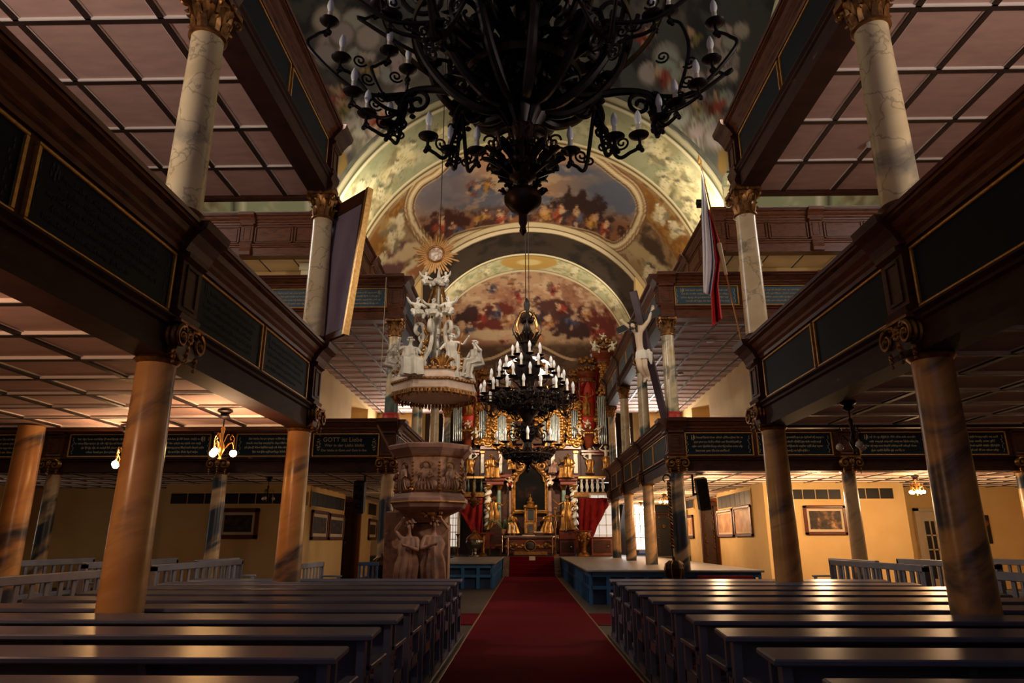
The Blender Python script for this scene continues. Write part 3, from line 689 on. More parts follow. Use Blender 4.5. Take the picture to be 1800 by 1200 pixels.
# ------------------------------------------------------------------ columns
def volute(mb, cx, y0, y1, cz, r, s, turns=1.6):
    for y in np.linspace(y0, y1, 4):
        pts = [(cx+s*(r*(1-q/26)*math.cos(PI*.5-q*turns*2*PI/24)), y, cz+r*(1-q/26)*math.sin(PI*.5-q*turns*2*PI/24)) for q in range(25)]
        mb.tube(pts, [r*.24*(1-q/34) for q in range(25)], 6)
    mb.ball((cx, y0-.01, cz), r*.28, 8, 6)
def ionic_mesh():
    """gilded console capital: abacus, paired volutes, rosette and bell drops; front is -Y"""
    mb = MB()
    mb.extr([(-.30, .30), (-.30, .325), (-.26, .345), (0, .345), (0, .30)], 0, -.24, .24)
    for s in (-1, 1):
        volute(mb, s*.165, -.29, -.14, .17, .105, s)
        mb.tube([(s*.06, -.26, .285), (s*.12, -.285, .29), (s*.19, -.28, .28)], .022, 6)
        for q in range(3): mb.ball((s*.2, -.25, .03-q*.05), .026-q*.005, 8, 6, (1, 1, 1.2))
        mb.ball((s*.21, -.12, .1), .05, 8, 6); mb.ball((s*.2, -.05, .16), .045, 8, 6)
    for q in range(8):
        a = q*PI/4; mb.ball((.045*math.cos(a), -.27, .2+.045*math.sin(a)), .026, 6, 5)
    mb.ball((0, -.285, .2), .028, 8, 6)
    for q in range(4): mb.ball((0, -.26, .1-q*.055), .034-q*.006, 8, 6, (1, 1, 1.2))
    for q in range(5): mb.ball((-.12+.06*q, -.265, .265), .022, 6, 5)
    mb.lathe([(.17, -.06), (.19, -.04), (.205, -.02), (.19, -.0)], (0, 0, 0), 20)
    return mb.mesh('capital', True)
def corinth_mesh():
    """gilded leafy capital, height 0.46, front any"""
    mb = MB(); mb.lathe([(.175, 0), (.2, .012), (.2, .035), (.165, .05), (.165, .2), (.19, .34), (.23, .4)], (0, 0, 0), 24)
    ab = []
    for k in range(4):
        a = PI/4+k*PI/2
        for d in (-.09, .09): ab.append((.33*math.cos(a+d), .33*math.sin(a+d)))
        ab.append((.235*math.cos(a+PI/4), .235*math.sin(a+PI/4)))
    n = len(ab); vs = [(x, y, .40) for x, y in ab]+[(x, y, .46) for x, y in ab]
    mb.add(vs, [(i, (i+1) % n, n+(i+1) % n, n+i) for i in range(n)]+[tuple(range(n-1, -1, -1)), tuple(range(n, 2*n))])
    for row, (zb, h, out, off) in enumerate(((.04, .17, .075, 0), (.14, .2, .10, .5))):
        for k in range(8):
            a = (k+off)*PI/4; ca, sa = math.cos(a), math.sin(a); vs = []; prof = [(0, 0, .055), (.02, .45, .06), (.04, .75, .055), (.075, .95, .04), (.1, .9, .02), (.095, .8, .008)]
            for o, hh, w in prof:
                r = .17+o*out/.1*.9
                for sg, dr in ((-1, -.018), (0, .012), (1, -.018)): vs.append(((r+dr)*ca-sg*w*sa, (r+dr)*sa+sg*w*ca, zb+hh*h))
            fs = [(i*3+j, i*3+j+1, i*3+j+4, i*3+j+3) for i in range(5) for j in range(2)]
            mb.add(vs, fs); mb.add([(x*.96, y*.96, z-.006) for x, y, z in vs], [f[::-1] for f in fs])
    for k in range(4):
        a = PI/4+k*PI/2; m = Matrix.Rotation(a, 4, 'Z'); q = MB(m)
        pts = [(.2, 0, .24)]+[(.275+.052*(1-i/20)*math.sin(i*.42-.6), 0, .345+.052*(1-i/20)*math.cos(i*.42-.6)) for i in range(18)]
        q.tube(pts, [.02+.006*(i > 2) for i in range(19)], 6); q.ball((.275, 0, .345), .03, 8, 6)
        mb.add(q.v, q.f)
        b = k*PI/2; mb.ball((.235*math.cos(b), .235*math.sin(b), .42), .04, 8, 6)
    return mb.mesh('capital', True)
ION = ionic_mesh(); COR = corinth_mesh(); 
for me in (ION, COR): me.materials.append(M['gold_old'])
def column(label, x, y, z0, z1, r, mat, cap, face=0, group=None, capz=None, base=None):
    t = thing('gallery_column', label, 'column', (x, y, z0), group, 'thing')
    h = z1-z0; mb = MB()
    if base:
        mb.lathe([(r*1.32, 0), (r*1.32, .05), (r*1.2, .1), (r*1.25, .14), (r*1.06, .18)], (x, y, z0), 32); mb.build('base', base, t, True)
    zt = h-(.46 if cap == 'cor' else 0)
    prof = [(r*(1.0-.13*(q/10)**1.5), (.17 if base else 0)+(zt-(.17 if base else 0))*q/10) for q in range(11)]
    prof[-1] = (r*.9, zt-.02); prof += [(r*.9, zt)]
    mb = MB(); mb.lathe(prof, (x, y, z0), 40); mb.build('shaft', mat, t, True)
    if cap is None: return t
    me = COR if cap == 'cor' else ION
    c = link(bpy.data.objects.new('capital', me)); setparent(c, t); c.location = (0, 0, zt if cap == 'cor' else (capz if capz is not None else zt-.02)); c.rotation_euler = (0, 0, face)
    if cap == 'cor': c.scale = (r/.17*.92,)*2+(1,)
    return t
NUM = ['first', 'second', 'third', 'fourth']
for s, sd in SIDES:
    fx = PI/2 if s < 0 else -PI/2
    xr = XC+s*3.58
    column(f'thick tawny marbled column rising among the pews nearest the viewer, {sd} side', xr, 6.12, 0, GZ1+.02, .19, M['colow'], 'ion', fx)
    column(f'tawny marbled column under the nave gallery corner at the crossing, {sd} side', xr, 10.3, 0, GZ1+.03, .19, M['colow'], 'ion', fx)
    column(f'outer tawny marbled column out in the side aisle, {sd} side', XC+s*7.62, 10.15, 0, GZ1+.03, .2, M['colow'], None)
    column(f'tall cream marbled column with gilt capital on the nave rail nearest the viewer, {sd} side', XC+s*3.5, 6.02, 4.36, GZ2+.02, .18, M['colup'], 'cor', 0, base=M['wood_red'])
    column(f'cream marbled column with gilt capital ending the nave rail, {sd} side', XC+s*3.5, 10.3, 4.36, GZ2+.02, .175, M['colup'], 'cor', 0, base=M['wood_red'])
    # transept and chancel, lower tier
    column(f'slate and tan column under the lower chancel gallery corner, {sd} side', XC+s*3.56, 17.1, .0 if s < 0 else .78, GZ1+.03, .185, M['coldk'], 'ion', 0)
    for i, r in enumerate((7.74, 11.95)):
        column(f'slate and tan column under the transept gallery, {NUM[i+1]} outward from the chancel, {sd} side', XC+s*r, 17.1, 0, GZ1+.03, .18, M['coldk'], 'ion', 0)
    for i, yy in enumerate((21.25, 25.35, 29.3)):
        z0 = .78 if s > 0 else 0
        column(f'slate column under the lower chancel gallery, {NUM[i]} behind the corner one, {sd} side', XC+s*3.56, yy, z0, GZ1+.03, .18, M['coldk'] if i else M['coldk'], 'ion', fx)
    for i, yy in enumerate((17.1, 21.25, 25.35, 29.3)):
        w = 'at the chancel corner' if i == 0 else f'{NUM[i-1]} behind the corner one'
        column(f'streaked cream column between the chancel galleries, {sd} side, {w}', XC+s*3.56, yy, GZ1+1.29, GZ2+.02, .17, M['colch'], 'cor', 0, base=M['redpaint'])
# cream posts and windows on the upper level of the piers
for s, sd in SIDES:
    for r in (7.1, 9.9):
        mb = MB(); x = XC+s*r; mb.box(x-.24, x+.24, 20.3, 20.75, GZ2+.2, GZ3+.06); mb.box(x-.29, x+.29, 20.25, 20.8, GZ3-.2, GZ3+.03)
        tag(mb.build('post', M['creamw']), f'cream square post holding the topmost gallery on the {sd} side, {"inner" if r < 8 else "outer"} one', 'post', kind='thing')
# ------------------------------------------------------------------ floor coverings, podiums, steps
mb = MB(); mb.box(-.94, 1.22, -3, 30.0, 0, .014); tag(mb.build('carpet_runner', M['carpet']), 'long deep red carpet runner down the central aisle to the altar steps', 'carpet')
for x0, x1, sd in ((-4.4, -.97, 'pulpit'), (1.25, 4.6, 'flag')):
    mb = MB(); mb.box(x0, x1, 13.1, 15.1, 0, .012); tag(mb.build('carpet_runner', M['carpet']), f'red cross carpet running off the aisle in front of the pews, {sd} side', 'carpet')
for x, sd in ((-.955, 'pulpit'), (1.235, 'flag')):
    mb = MB(); mb.bbox(x-.015, x+.015, -3, 30, 0, .02, .004); tag(mb.build('carpet_strip', M['carpet_edge']), f'thin brass strip along the aisle carpet edge, {sd} side', 'strip')
for x0, x1, nm in ((-5.3, -1.0, 'left'), (1.26, 5.6, 'right')):
    mb = MB(); mb.bbox(x0, x1, -2, 11.6, 0, .05, .01); struct('floor_pew_platform_'+nm, mb, M['floor'])
mb = MB(); mb.box(XC-9, XC+9, 31.25, 40, 0, .78); struct('floor_chancel', mb, M['floor'])
PZ = .78
def podium(label, x0, x1, y0, y1, aisle):
    t = thing('podium', label, 'podium', ((x0+x1)/2, (y0+y1)/2, 0))
    mb = MB(); mb.bbox(x0-.06, x1+.06, y0-.08, y1, PZ-.05, PZ, .012); mb.build('boards', M['bluetop'], t, label='pale worn boards on top')
    mb = MB(); mb.box(x0+.1, x1-.1, y0+.12, y1, 0, PZ-.05); mb.build('core', M['bluedark'], t)
    def face(O, U, N, L, step):
        n = max(1, round(L/step)); m = frame2(O, U, N)
        q = MB(m); q.box(0, L, -.06, 0, PZ-.16, PZ-.05); q.box(0, L, -.06, 0, PZ-.44, PZ-.36); q.build('rail', M['blue'], t)
        for i in range(n+1):
            u = L*i/n; q = MB(m); q.bbox(max(0, u-.05), min(L, u+.05), -.07, .012, 0, PZ-.05, .006); q.build('post', M['blue'], t)
    face((x0, y0, 0), (1, 0), (0, -1), x1-x0, .45)
    xs = x0 if aisle < 0 else x1
    face((xs, y0, 0), (0, 1), (aisle, 0), y1-y0, .62)
    return t
podium('long blue painted podium with a pale board top, flag side of the aisle', 1.48, 5.55, 17.2, 31.2, -1)
podium('short blue painted podium beyond the pulpit, beside the aisle', -3.0, -1.06, 22.7, 31.2, 1)
mb = MB()
for k in range(5): mb.bbox(-1.02, 1.44, 30.0+.25*k, 31.25, .156*k, .156*(k+1), .012)
st = struct('stairs_altar', mb, pm('pale_brown_stone_step', [(150, 124, 100), (120, 98, 80)], 4, .5))
mb = MB()
for k in range(5): mb.box(-.75, 1.17, 30.0+.25*k-.012, 30.26+.25*k, .156*k, .156*(k+1)+.012)
tag(mb.build('stair_carpet', M['carpet']), 'red carpet covering the stone steps up to the altar', 'carpet')
mb = MB(); mb.bbox(.1, .36, 30.97, 30.985, .63, .8, .003); tag(mb.build('notice_card', M['linen']), 'small pale notice card on the top altar step', 'sign')
# ------------------------------------------------------------------ pews
def pew(name, label, x0, x1, y, group, gap=None):
    """seat faces the altar (+Y); the book ledge overhangs the back towards the viewer"""
    t = thing(name, label, 'pew', ((x0+x1)/2, y, .05), group); L = x1-x0
    def segs():
        if gap and x0 < gap[0] < x1: return [(x0+.05, gap[0]), (gap[1], x1-.05)]
        return [(x0+.05, x1-.05)]
    tilt = Matrix.Translation((0, y, .9)) @ Matrix.Rotation(R(4), 4, 'X')
    mb = MB(); mb.bbox(x0-.03, x1+.03, -.27, .01, -.035, 0, .008, tilt); mb.build('book_ledge', M['pew'], t)
    mb = MB(); mb.box(x0+.05, x1-.05, y-.03, y, .56, .87); mb.box(x0+.05, x1-.05, y-.035, y-.03, .56, .62); mb.box(x0+.05, x1-.05, y-.04, y+.01, .14, .4); mb.build('back_boards', M['pew'], t)
    for a, b in segs():
        mb = MB(); mb.bbox(a, b, y+.04, y+.42, .42, .46, .01); mb.build('seat', M['pewseat'], t)
        mb = MB(); mb.bbox(a+.03, b-.03, y+.06, y+.4, .46, .49, .012); mb.build('seat_cushion', M['redcloth'], t, label='thin red seat cushion')
    for x in (x0+.05, x1-.05):
        w = .026; q = MB()
        def pl(pts):
            n = len(pts); vs = [(x-w, y+p, z) for p, z in pts]+[(x+w, y+p, z) for p, z in pts]
            q.add(vs, [(i, (i+1) % n, n+(i+1) % n, n+i) for i in range(n)]+[tuple(range(n-1, -1, -1)), tuple(range(n, 2*n))])
        pl([(-.21, .05), (-.14, .05), (-.14, .865), (-.21, .865)]); pl([(-.04, .36), (.0, .36), (.0, .87), (-.04, .87)]); pl([(-.16, .56), (-.02, .56), (-.02, .62), (-.16, .62)]); pl([(.34, .05), (.41, .05), (.41, .64), (.35, .64)]); pl([(-.05, .36), (.4, .36), (.4, .45), (-.05, .45)]); pl([(-.23, .05), (.46, .05), (.46, .12), (-.23, .12)])
        q.bbox(x-w-.012, x+w+.012, y-.04, y+.46, .64, .675, .006)
        q.build('end_panel', M['pew'], t)
    n = int(L/1.3)
    for i in range(1, n+1):
        x = x0+L*i/(n+1)
        mb = MB(); mb.add([(x-.02, y-.2, .86), (x+.02, y-.2, .86), (x+.02, y-.03, .86), (x-.02, y-.03, .86), (x-.02, y-.05, .6), (x+.02, y-.05, .6), (x+.02, y-.03, .6), (x-.02, y-.03, .6)], [(0, 1, 2, 3), (4, 5, 6, 7), (0, 1, 5, 4), (2, 3, 7, 6), (1, 2, 6, 5), (0, 3, 7, 4)]); mb.build('bracket', M['pew'], t)
        if not (gap and gap[0]-.05 < x < gap[1]+.05):
            mb = MB(); mb.box(x-.02, x+.02, y+.0, y+.38, .05, .42); mb.build('leg', M['pew'], t)
    return t
ORD = ['nearest the viewer', 'second nearest the viewer', 'third from the viewer', 'fourth from the viewer', 'fifth from the viewer', 'sixth from the viewer', 'seventh from the viewer', 'eighth from the viewer', 'ninth from the viewer', 'farthest from the viewer']
for k in range(10):
    y = 3.15+.855*k
    for x0, x1, s, sd in ((-5.0, -1.0, -1, 'pulpit'), (1.26, 5.25, 1, 'flag')):
        gap = None
        if k in (3, 8): gap = (XC+s*3.58-.24, XC+s*3.58+.24)
        pew('pew', f'grey-blue pew row on the {sd} side of the red carpet, {ORD[k]}', x0, x1, y, 'pews facing the altar', gap)
# slatted benches of the side aisles, facing the middle
def bench(label, x, y0, y1, face, h=1.08, mat='bench', group='slatted side benches', rot=0):
    L = y1-y0; t = thing('slatted_bench', label, 'bench', (x, (y0+y1)/2, 0), group); b = BASE[t.name]
    def bx(nm, u0, u1, n0, n1, z0, z1):
        xs = sorted((x+face*n0, x+face*n1)); q = MB(); q.bbox(xs[0], xs[1], y0+u0, y0+u1, z0, z1, .008); q.build(nm, M[mat], t)
    bx('top_rail', -.03, L+.03, -.05, .03, h-.1, h); bx('lower_rail', 0, L, -.03, .01, .5, .58)
    n = max(3, int(L/.24))
    for i in range(n): u = L*(i+.5)/n; bx('back_slat', u-.035, u+.035, -.022, .0, .58, h-.1)
    bx('seat', 0, L, .0, .42, .42, .46)
    for u in (0, L):
        bx('end_post', u-.03, u+.03, -.05, .03, 0, h-.02); bx('front_leg', u-.03, u+.03, .36, .42, 0, .66); bx('arm_rest', u-.035, u+.035, .0, .46, .64, .68)
    t.rotation_euler = (0, 0, rot); return t
for s, sd, f in ((-1, 'pulpit', 1), (1, 'flag', -1)):
    x = XC+s*5.75
    bench(f'grey slatted bench at the aisle end of the pews, {sd} side, nearest of its line', x, 7.0, 9.5, f)
    bench(f'grey slatted bench in the {sd} side aisle, beyond the first one', x, 10.75, 14.0, f, 1.1)
    bench(f'grey slatted bench behind the front line in the {sd} side aisle', XC+s*7.1, 11.2, 14.1, f, 1.12)
    bench(f'outermost grey slatted bench in the {sd} side aisle', XC+s*8.6, 10.9, 13.8, f, 1.13)
    bench(f'farther outer slatted bench by the aisle column, {sd} side', XC+s*8.4, 7.2, 9.4, f, 1.1)
    bench(f'grey slatted bench before the painted wall, {sd} side', XC+s*7.0, 14.8, 17.0 if s > 0 else 16.9, f, 1.06)
bench('low slatted bench between the crossing column and the pulpit, before the framed pictures', -4.75, 14.9, 16.6, 1, .98, 'bench')
# blue slatted chair and dark lantern heads beside the chancel columns
def chair(label, x, y):
    t = thing('slatted_chair', label, 'chair', (x, y, 0)); m = 'blue'
    def bx(nm, a): q = MB(); q.bbox(*a, .006); q.build(nm, M[m], t)
    bx('seat', (x-.21, x+.21, y-.2, y+.2, .43, .46)); bx('top_rail', (x-.22, x+.22, y-.23, y-.19, .92, 1.0)); bx('lower_rail', (x-.2, x+.2, y-.22, y-.2, .5, .55))
    for k in (-.1, 0, .1): bx('back_slat', (x+k-.022, x+k+.022, y-.22, y-.205, .55, .92))
    for k in (-.19, .19): bx('rear_leg', (x+k-.02, x+k+.02, y-.23, y-.19, 0, .95)); bx('front_leg', (x+k-.02, x+k+.02, y+.16, y+.2, 0, .43))
    return t
p = atY(652, 985, 16.0); chair('dark blue slatted chair beside the chancel corner column, behind the pulpit', p.x, 16.0)
def lantern(label, px, py, Y, zf):
    c = atY(px, py, Y); t = thing('stand_lantern', label, 'lantern', (c.x, c.y, zf)); r = .2; h = c.z-zf
    mb = MB(); mb.lathe([(.17, 0), (.17, .02), (.05, .05), (.02, .08), (.02, h-.22)], (c.x, c.y, zf), 16); mb.build('stand', M['iron'], t, True)
    mb = MB(); mb.lathe([(.05, -.25), (.13, -.22), (.19, -.08), (.21, .05), (.19, .14), (.12, .2), (.03, .23), (.025, .3)], (c.x, c.y, c.z), 10); mb.build('head', M['iron2'], t)
    mb = MB()
    for k in range(6):
        a = k*PI/3; mb.tube([(c.x+q*math.cos(a), c.y+q*math.sin(a), c.z+z) for q, z in ((.14, -.22), (.205, -.08), (.225, .05), (.2, .15), (.1, .22))], .012, 5)
    mb.build('ribs', M['gold_old'], t)
lantern('dark rounded lantern head on a stand in front of the chancel corner column, pulpit side', 671, 996, 16.6, 0)
lantern('dark rounded lantern head on a stand before the blue podium, flag side', 1186, 1003, 16.3, 0)
mb = MB()
p0 = atY(1225, 1004, 17.0); p1 = atY(1322, 1004, 17.0); mb.bbox(p0.x, p1.x, 16.95, 17.03, .0, .66, .01); tag(mb.build('kneeler', M['redcloth']), 'dark red upholstered kneeler along the blue podium front', 'kneeler')
# ------------------------------------------------------------------ pictures, vents, doors on walls
def on_wall(corners, plane, val):
    f = {'X': atX, 'Y': atY}[plane]; return [f(px, py, val) for px, py in corners]
def picture(label, x0, x1, y0, y1, plane, val, nrm, frame=.09, mat='canvas', mount=.05):
    """a framed painting on a wall; image box gives its place on the wall plane"""
    a = (atX if plane == 'X' else atY)((x0), (y0+y1)/2, val); b = (atX if plane == 'X' else atY)((x1), (y0+y1)/2, val)
    xm = (x0+x1)/2; zt = (atX if plane == 'X' else atY)(xm, y0, val).z; zb = (atX if plane == 'X' else atY)(xm, y1, val).z
    t = thing('framed_picture', label, 'picture', tuple((a+b)/2))
    if plane == 'Y': u0, u1 = sorted((a.x, b.x)); m = frame2((0, val, 0), (1, 0), (0, -1))
    else: u0, u1 = sorted((a.y, b.y)); m = frame2((val, 0, 0), (0, 1), (nrm, 0))
    q = MB(m); q.box(u0+frame*.5, u1-frame*.5, .004, .03, zb+frame*.5, zt-frame*.5); q.build('mount', M['mount'], t, label='ivory mount')
    q = MB(m); q.box(u0+frame+mount, u1-frame-mount, .03, .034, zb+frame+mount, zt-frame-mount); q.build('painting', M[mat], t)
    q = MB(m)
    for (ua, ub, za, zc) in ((u0, u1, zb, zb+frame), (u0, u1, zt-frame, zt), (u0, u0+frame, zb, zt), (u1-frame, u1, zb, zt)): q.bbox(ua, ub, .004, .06, za, zc, .018)
    q.build('frame', M['pframe'], t)
XW = XC+6.95; XWL = XC-6.95
M['scene_paint'] = pm('figure_scene_painting', [(34, 26, 22), (72, 50, 36), (150, 110, 70), (196, 160, 110)], 5, .5, pos=[.38, .5, .62, .7], detail=7)
M['warm_paint'] = pm('golden_misty_painting', [(150, 96, 50), (196, 140, 80), (236, 186, 120)], 2.5, .5, detail=4)
picture('wide framed figure scene on the lit cream wall between the flag-side columns', 1413, 1488, 888, 940, 'Y', 20.99, 0, .09, 'scene_paint', .07)
picture('framed golden misty picture nearer the wall corner on the flag-side pier', 1292, 1323, 888, 943, 'X', XW-.01, -1, .1, 'warm_paint', .06)
picture('framed golden misty picture farther along the flag-side pier, beside its twin', 1262, 1290, 895, 944, 'X', XW-.01, -1, .1, 'warm_paint', .06)
picture('narrow framed picture beyond the doorway recess, flag side', 1204, 1220, 905, 946, 'X', XW-.01, -1, .12, 'warm_paint', .06)
picture('large dark framed painting on the dim wall behind the lit pulpit-side aisle lamps', 383, 455, 893, 947, 'Y', 20.99, 0, .12, 'canvas', .08)
picture('dark framed picture with ivory mount nearer the wall corner on the pulpit-side pier', 546, 575, 897, 949, 'X', XWL+.01, 1, .11, 'canvas', .1)
picture('dark framed picture with ivory mount farther along the pulpit-side pier', 577, 603, 903, 949, 'X', XWL+.01, 1, .11, 'canvas', .1)
picture('small framed picture beyond the recess, beside the column behind the pulpit', 647, 661, 912, 949, 'X', XWL+.01, 1, .12, 'canvas', .12)
def vents(label, x0, x1, y0, y1, plane, val, nrm, n):
    f = atX if plane == 'X' else atY
    a = f(x0, (y0+y1)/2, val); b = f(x1, (y0+y1)/2, val); zt = f((x0+x1)/2, y0, val).z; zb = f((x0+x1)/2, y1, val).z
    t = thing('wall_vent', label, 'vent', tuple((a+b)/2))
    if plane == 'Y': u0, u1 = sorted((a.x, b.x)); m = frame2((0, val, 0), (1, 0), (0, -1))
    else: u0, u1 = sorted((a.y, b.y)); m = frame2((val, 0, 0), (0, 1), (nrm, 0))
    for i in range(n):
        q = MB(m); w = (u1-u0)/n; q.box(u0+i*w+.03*w, u0+(i+1)*w-.03*w, .003, .02, zb, zt); q.build('dark_pane', M['dark'], t)
    q = MB(m); q.box(u0-.04, u1+.04, .003, .012, zb-.05, zt+.05); q.build('surround', M['cream'], t)
vents('row of dark panes high on the lit cream wall, left of the slender column', 1388, 1478, 860, 877, 'Y', 20.98, 0, 4)
vents('row of dark panes high on the lit cream wall, right of the slender column', 1497, 1570, 858, 876, 'Y', 20.98, 0, 3)
vents('row of small dark panes above the two golden pictures', 1262, 1320, 867, 890, 'X', XW-.02, -1, 7)
vents('small pair of dark panes above the narrow picture, flag side', 1205, 1219, 877, 893, 'X', XW-.02, -1, 2)
vents('row of dark panes high on the dim wall, pulpit side', 300, 540, 867, 885, 'Y', 20.98, 0, 8)
vents('row of small dark panes above the twin dark pictures, pulpit side', 547, 605, 870, 893, 'X', XWL+.02, 1, 7)
vents('small dark panes above the little picture behind the pulpit', 647, 661, 885, 905, 'X', XWL+.02, 1, 2)
# white panelled door of the flag-side aisle, in its recess
def door(name, x0, x1, y0, Y, zb, mat, glass=True):
    a = atY(x0, 950, Y).x; b = atY(x1, 950, Y).x; zt = atY((x0+x1)/2, y0, Y).z; m = frame2((0, Y, 0), (1, 0), (0, -1)); w = b-a
    q = MB(m); q.box(a+.14, b-.14, .0, .05, zb, zt-.14); d = struct(name, q, M[mat])
    q = MB(m)
    for (ua, ub, za, zc) in ((a, a+.14, zb, zt), (b-.14, b, zb, zt), (a, b, zt-.14, zt)): q.bbox(ua, ub, 0, .12, za, zc, .03)
    q.build('door_frame', M['doorw'], d)
    if glass:
        q = MB(m); q.box(a+.3, b-.3, .05, .056, zb+.3, zt-.42); q.build('door_glass', M['dark'], d)
        q = MB(m)
        for i in range(1, 3): u = a+.3+(w-.6)*i/3; q.box(u-.02, u+.02, .05, .075, zb+.3, zt-.42)
        for i in range(1, 4): z = zb+.3+(zt-.72-zb)*i/4; q.box(a+.3, b-.3, .05, .075, z-.02, z+.02)
        q.build('glazing_bars', M['doorw'], d)
    q = MB(m); q.ball((b-.22, .09, zb+1.0), .035); q.build('door_knob', M['brass'], d)
    return d
door('door_1', 1612, 1672, 892, 22.98, 0, 'doorw')
door('door_2', 400, 440, 905, 22.98, 0, 'doorw') if False else None
mb = MB(); a = atY(1720, 905, 22.98); b = atY(1745, 955, 22.98); mb.bbox(a.x, b.x, 22.94, 22.99, b.z, a.z, .01)
t = tag(mb.build('wall_plaque', M['black']), 'black upright memorial plaque on the amber wall at the far flag-side aisle', 'plaque')
mb = MB(); mb.lathe([(.1, 0), (.1, .015)], (0, 0, 0), 20); mb.v = [((a.x+b.x)/2+x, 22.94-z, a.z-.25+y) for x, y, z in mb.v]; mb.build('medallion', M['gold_old'], t)
# recess with a dark carved cupboard on each side, black vestry door and daylit openings in the east wall
for s, sd, x0, x1, xx in ((1, 'flag', 1238, 1262, 0), (-1, 'pulpit', 600, 622, 0)):
    Y = 28.75; 
    q = MB(); q.box(*sorted((XC+s*6.97, XC+s*8.6)), 28.9, 29.0, 0, 3.1); struct('wall_recess_east_'+('right' if s > 0 else 'left'), q, pm('umber_wall_'+sd, [(150, 88, 46), (134, 76, 40)], 2, .8))
    a = atY(x0, 960, Y).x; b = atY(x1, 960, Y).x; t = thing('carved_doorway', f'dark carved doorway with gilt ornament in the {sd}-side recess', 'doorway', ((a+b)/2, Y, 0))
    q = MB(); q.bbox(a, b, Y+.05, Y+.14, 0, 2.75, .02); q.build('door_leaf', M['canopydk'], t)
    for x in (a, b): q = MB(); q.bbox(x-.06, x+.06, Y-.02, Y+.12, 0, 2.85, .015); q.build('jamb', M['wood'], t)
    q = MB(); q.bbox(a-.1, b+.1, Y-.06, Y+.12, 2.8, 2.98, .02); q.build('cornice', M['wood'], t)
    q = MB()
    rn2 = random.Random(4)
    for k in range(26): q.ball((a+.03+rn2.choice([.05, .1, b-a-.14, b-a-.08]), Y+.03, .9+k*.07), rn2.uniform(.02, .045), 6, 5)
    q.build('gilt_carving', M['gold_old'], t)
YE = 33.55
a = atY(1155, 960, YE).x; b = atY(1182, 960, YE).x; t = thing('vestry_door', 'tall black vestry door with gilt carved ornaments at the end of the flag-side chancel aisle', 'door', ((a+b)/2, YE, PZ))
q = MB(); q.bbox(a, b, YE-.06, YE+.02, PZ, 3.08, .02); q.build('door_leaf', M['black'], t)
q = MB(); q.bbox(a-.08, b+.08, YE-.1, YE, 2.62, 2.75, .02); q.build('lintel', M['wood'], t)
q = MB()
rn2 = random.Random(8)
for k in range(14): q.ball((a+.12+.03*math.sin(k*2), YE-.08, PZ+.2+k*.12), .03, 6, 5)
for k in range(6): q.ball(((a+b)/2+.05*math.cos(k), YE-.08, 2.1+.06*math.sin(k)), .05, 6, 5)
for k in range(8): q.ball((a+.04+k*(b-a-.08)/7, YE-.09, 2.5), .035, 6, 5)
q.build('gilt_ornament', M['gold_old'], t)
def window(name, x0, x1, y0, y1, Y, label=None, bars=True):
    a = atY(x0, (y0+y1)/2, Y).x; b = atY(x1, (y0+y1)/2, Y).x; zt = atY((x0+x1)/2, y0, Y).z; zb = max(PZ, atY((x0+x1)/2, y1, Y).z)
    q = MB(); q.box(a, b, Y, Y+.02, zb, zt); g = struct(name, q, M['win2'] if name != 'window_1' else M['win'])
    q = MB()
    for (ua, ub, za, zc) in ((a-.07, a, zb, zt), (b, b+.07, zb, zt), (a-.07, b+.07, zt, zt+.08), (a-.07, b+.07, zb-.05, zb)): q.bbox(ua, ub, Y-.06, Y+.03, za, zc, .01)
    q.build('window_frame', M['doorw'], g)
    q = MB(); 
    for i in range(1, 3): q.box(a+(b-a)*i/3-.015, a+(b-a)*i/3+.015, Y-.02, Y, zb, zt)
    for i in range(1, 5): z = zb+(zt-zb)*i/5; q.box(a, b, Y-.02, Y, z-.015, z+.015)
    q.build('glazing_bars', M['doorw'], g)
window('window_1', 1108, 1133, 864, 965, YE-.02)
window('window_2', 1040, 1078, 870, 958, YE-.02)
window('window_3', 791, 806, 898, 960, YE-.02)
# small bright window far out on the pulpit-side aisle
q = MB(); q.box(XC-16.58, XC-16.56, 17.6, 18.6, 1.2, 2.4); struct('window_4', q, M['win'])
# ------------------------------------------------------------------ speakers, detectors, lamps
def speaker(label, pts, Y, pole_px, roll):
    c = atY(*pts, Y); t = thing('column_speaker', label, 'speaker', tuple(c)); m = Matrix.Translation(c) @ Matrix.Rotation(R(roll), 4, 'Y') @ Matrix.Rotation(R(14), 4, 'X')
    q = MB(m); q.bbox(-.14, .14, -.12, .12, -.42, .42, .02); q.build('cabinet', M['black'], t)
    q = MB(m)
    for z in (-.24, 0, .24): q.lathe([(.1, 0), (.1, .01), (.06, .0), (.02, .01)], (0, 0, 0), 16); n = 16*4; q.v[-n:] = [tuple(m @ Vector((x, -.12-zz, yy+z))) for x, yy, zz in [tuple(m.inverted() @ Vector(v)) for v in q.v[-n:]]]
    q.build('cone', M['iron'], t)
    a = atY(pole_px, pts[1], Y); q = MB(); q.tube([(a.x, Y, c.z-.05), (a.x, Y, GZ1+.05)], .03, 8); q.tube([(a.x, Y, c.z), tuple(c)], .025, 8); q.build('ceiling_pole', M['black'], t)
speaker('black column speaker hung on a pole, flag side, before the golden pictures', (1235, 868), 18.4, 1219, -8)
speaker('black column speaker hung in the dark beside the pulpit stair', (632, 873), 18.4, 640, 3)
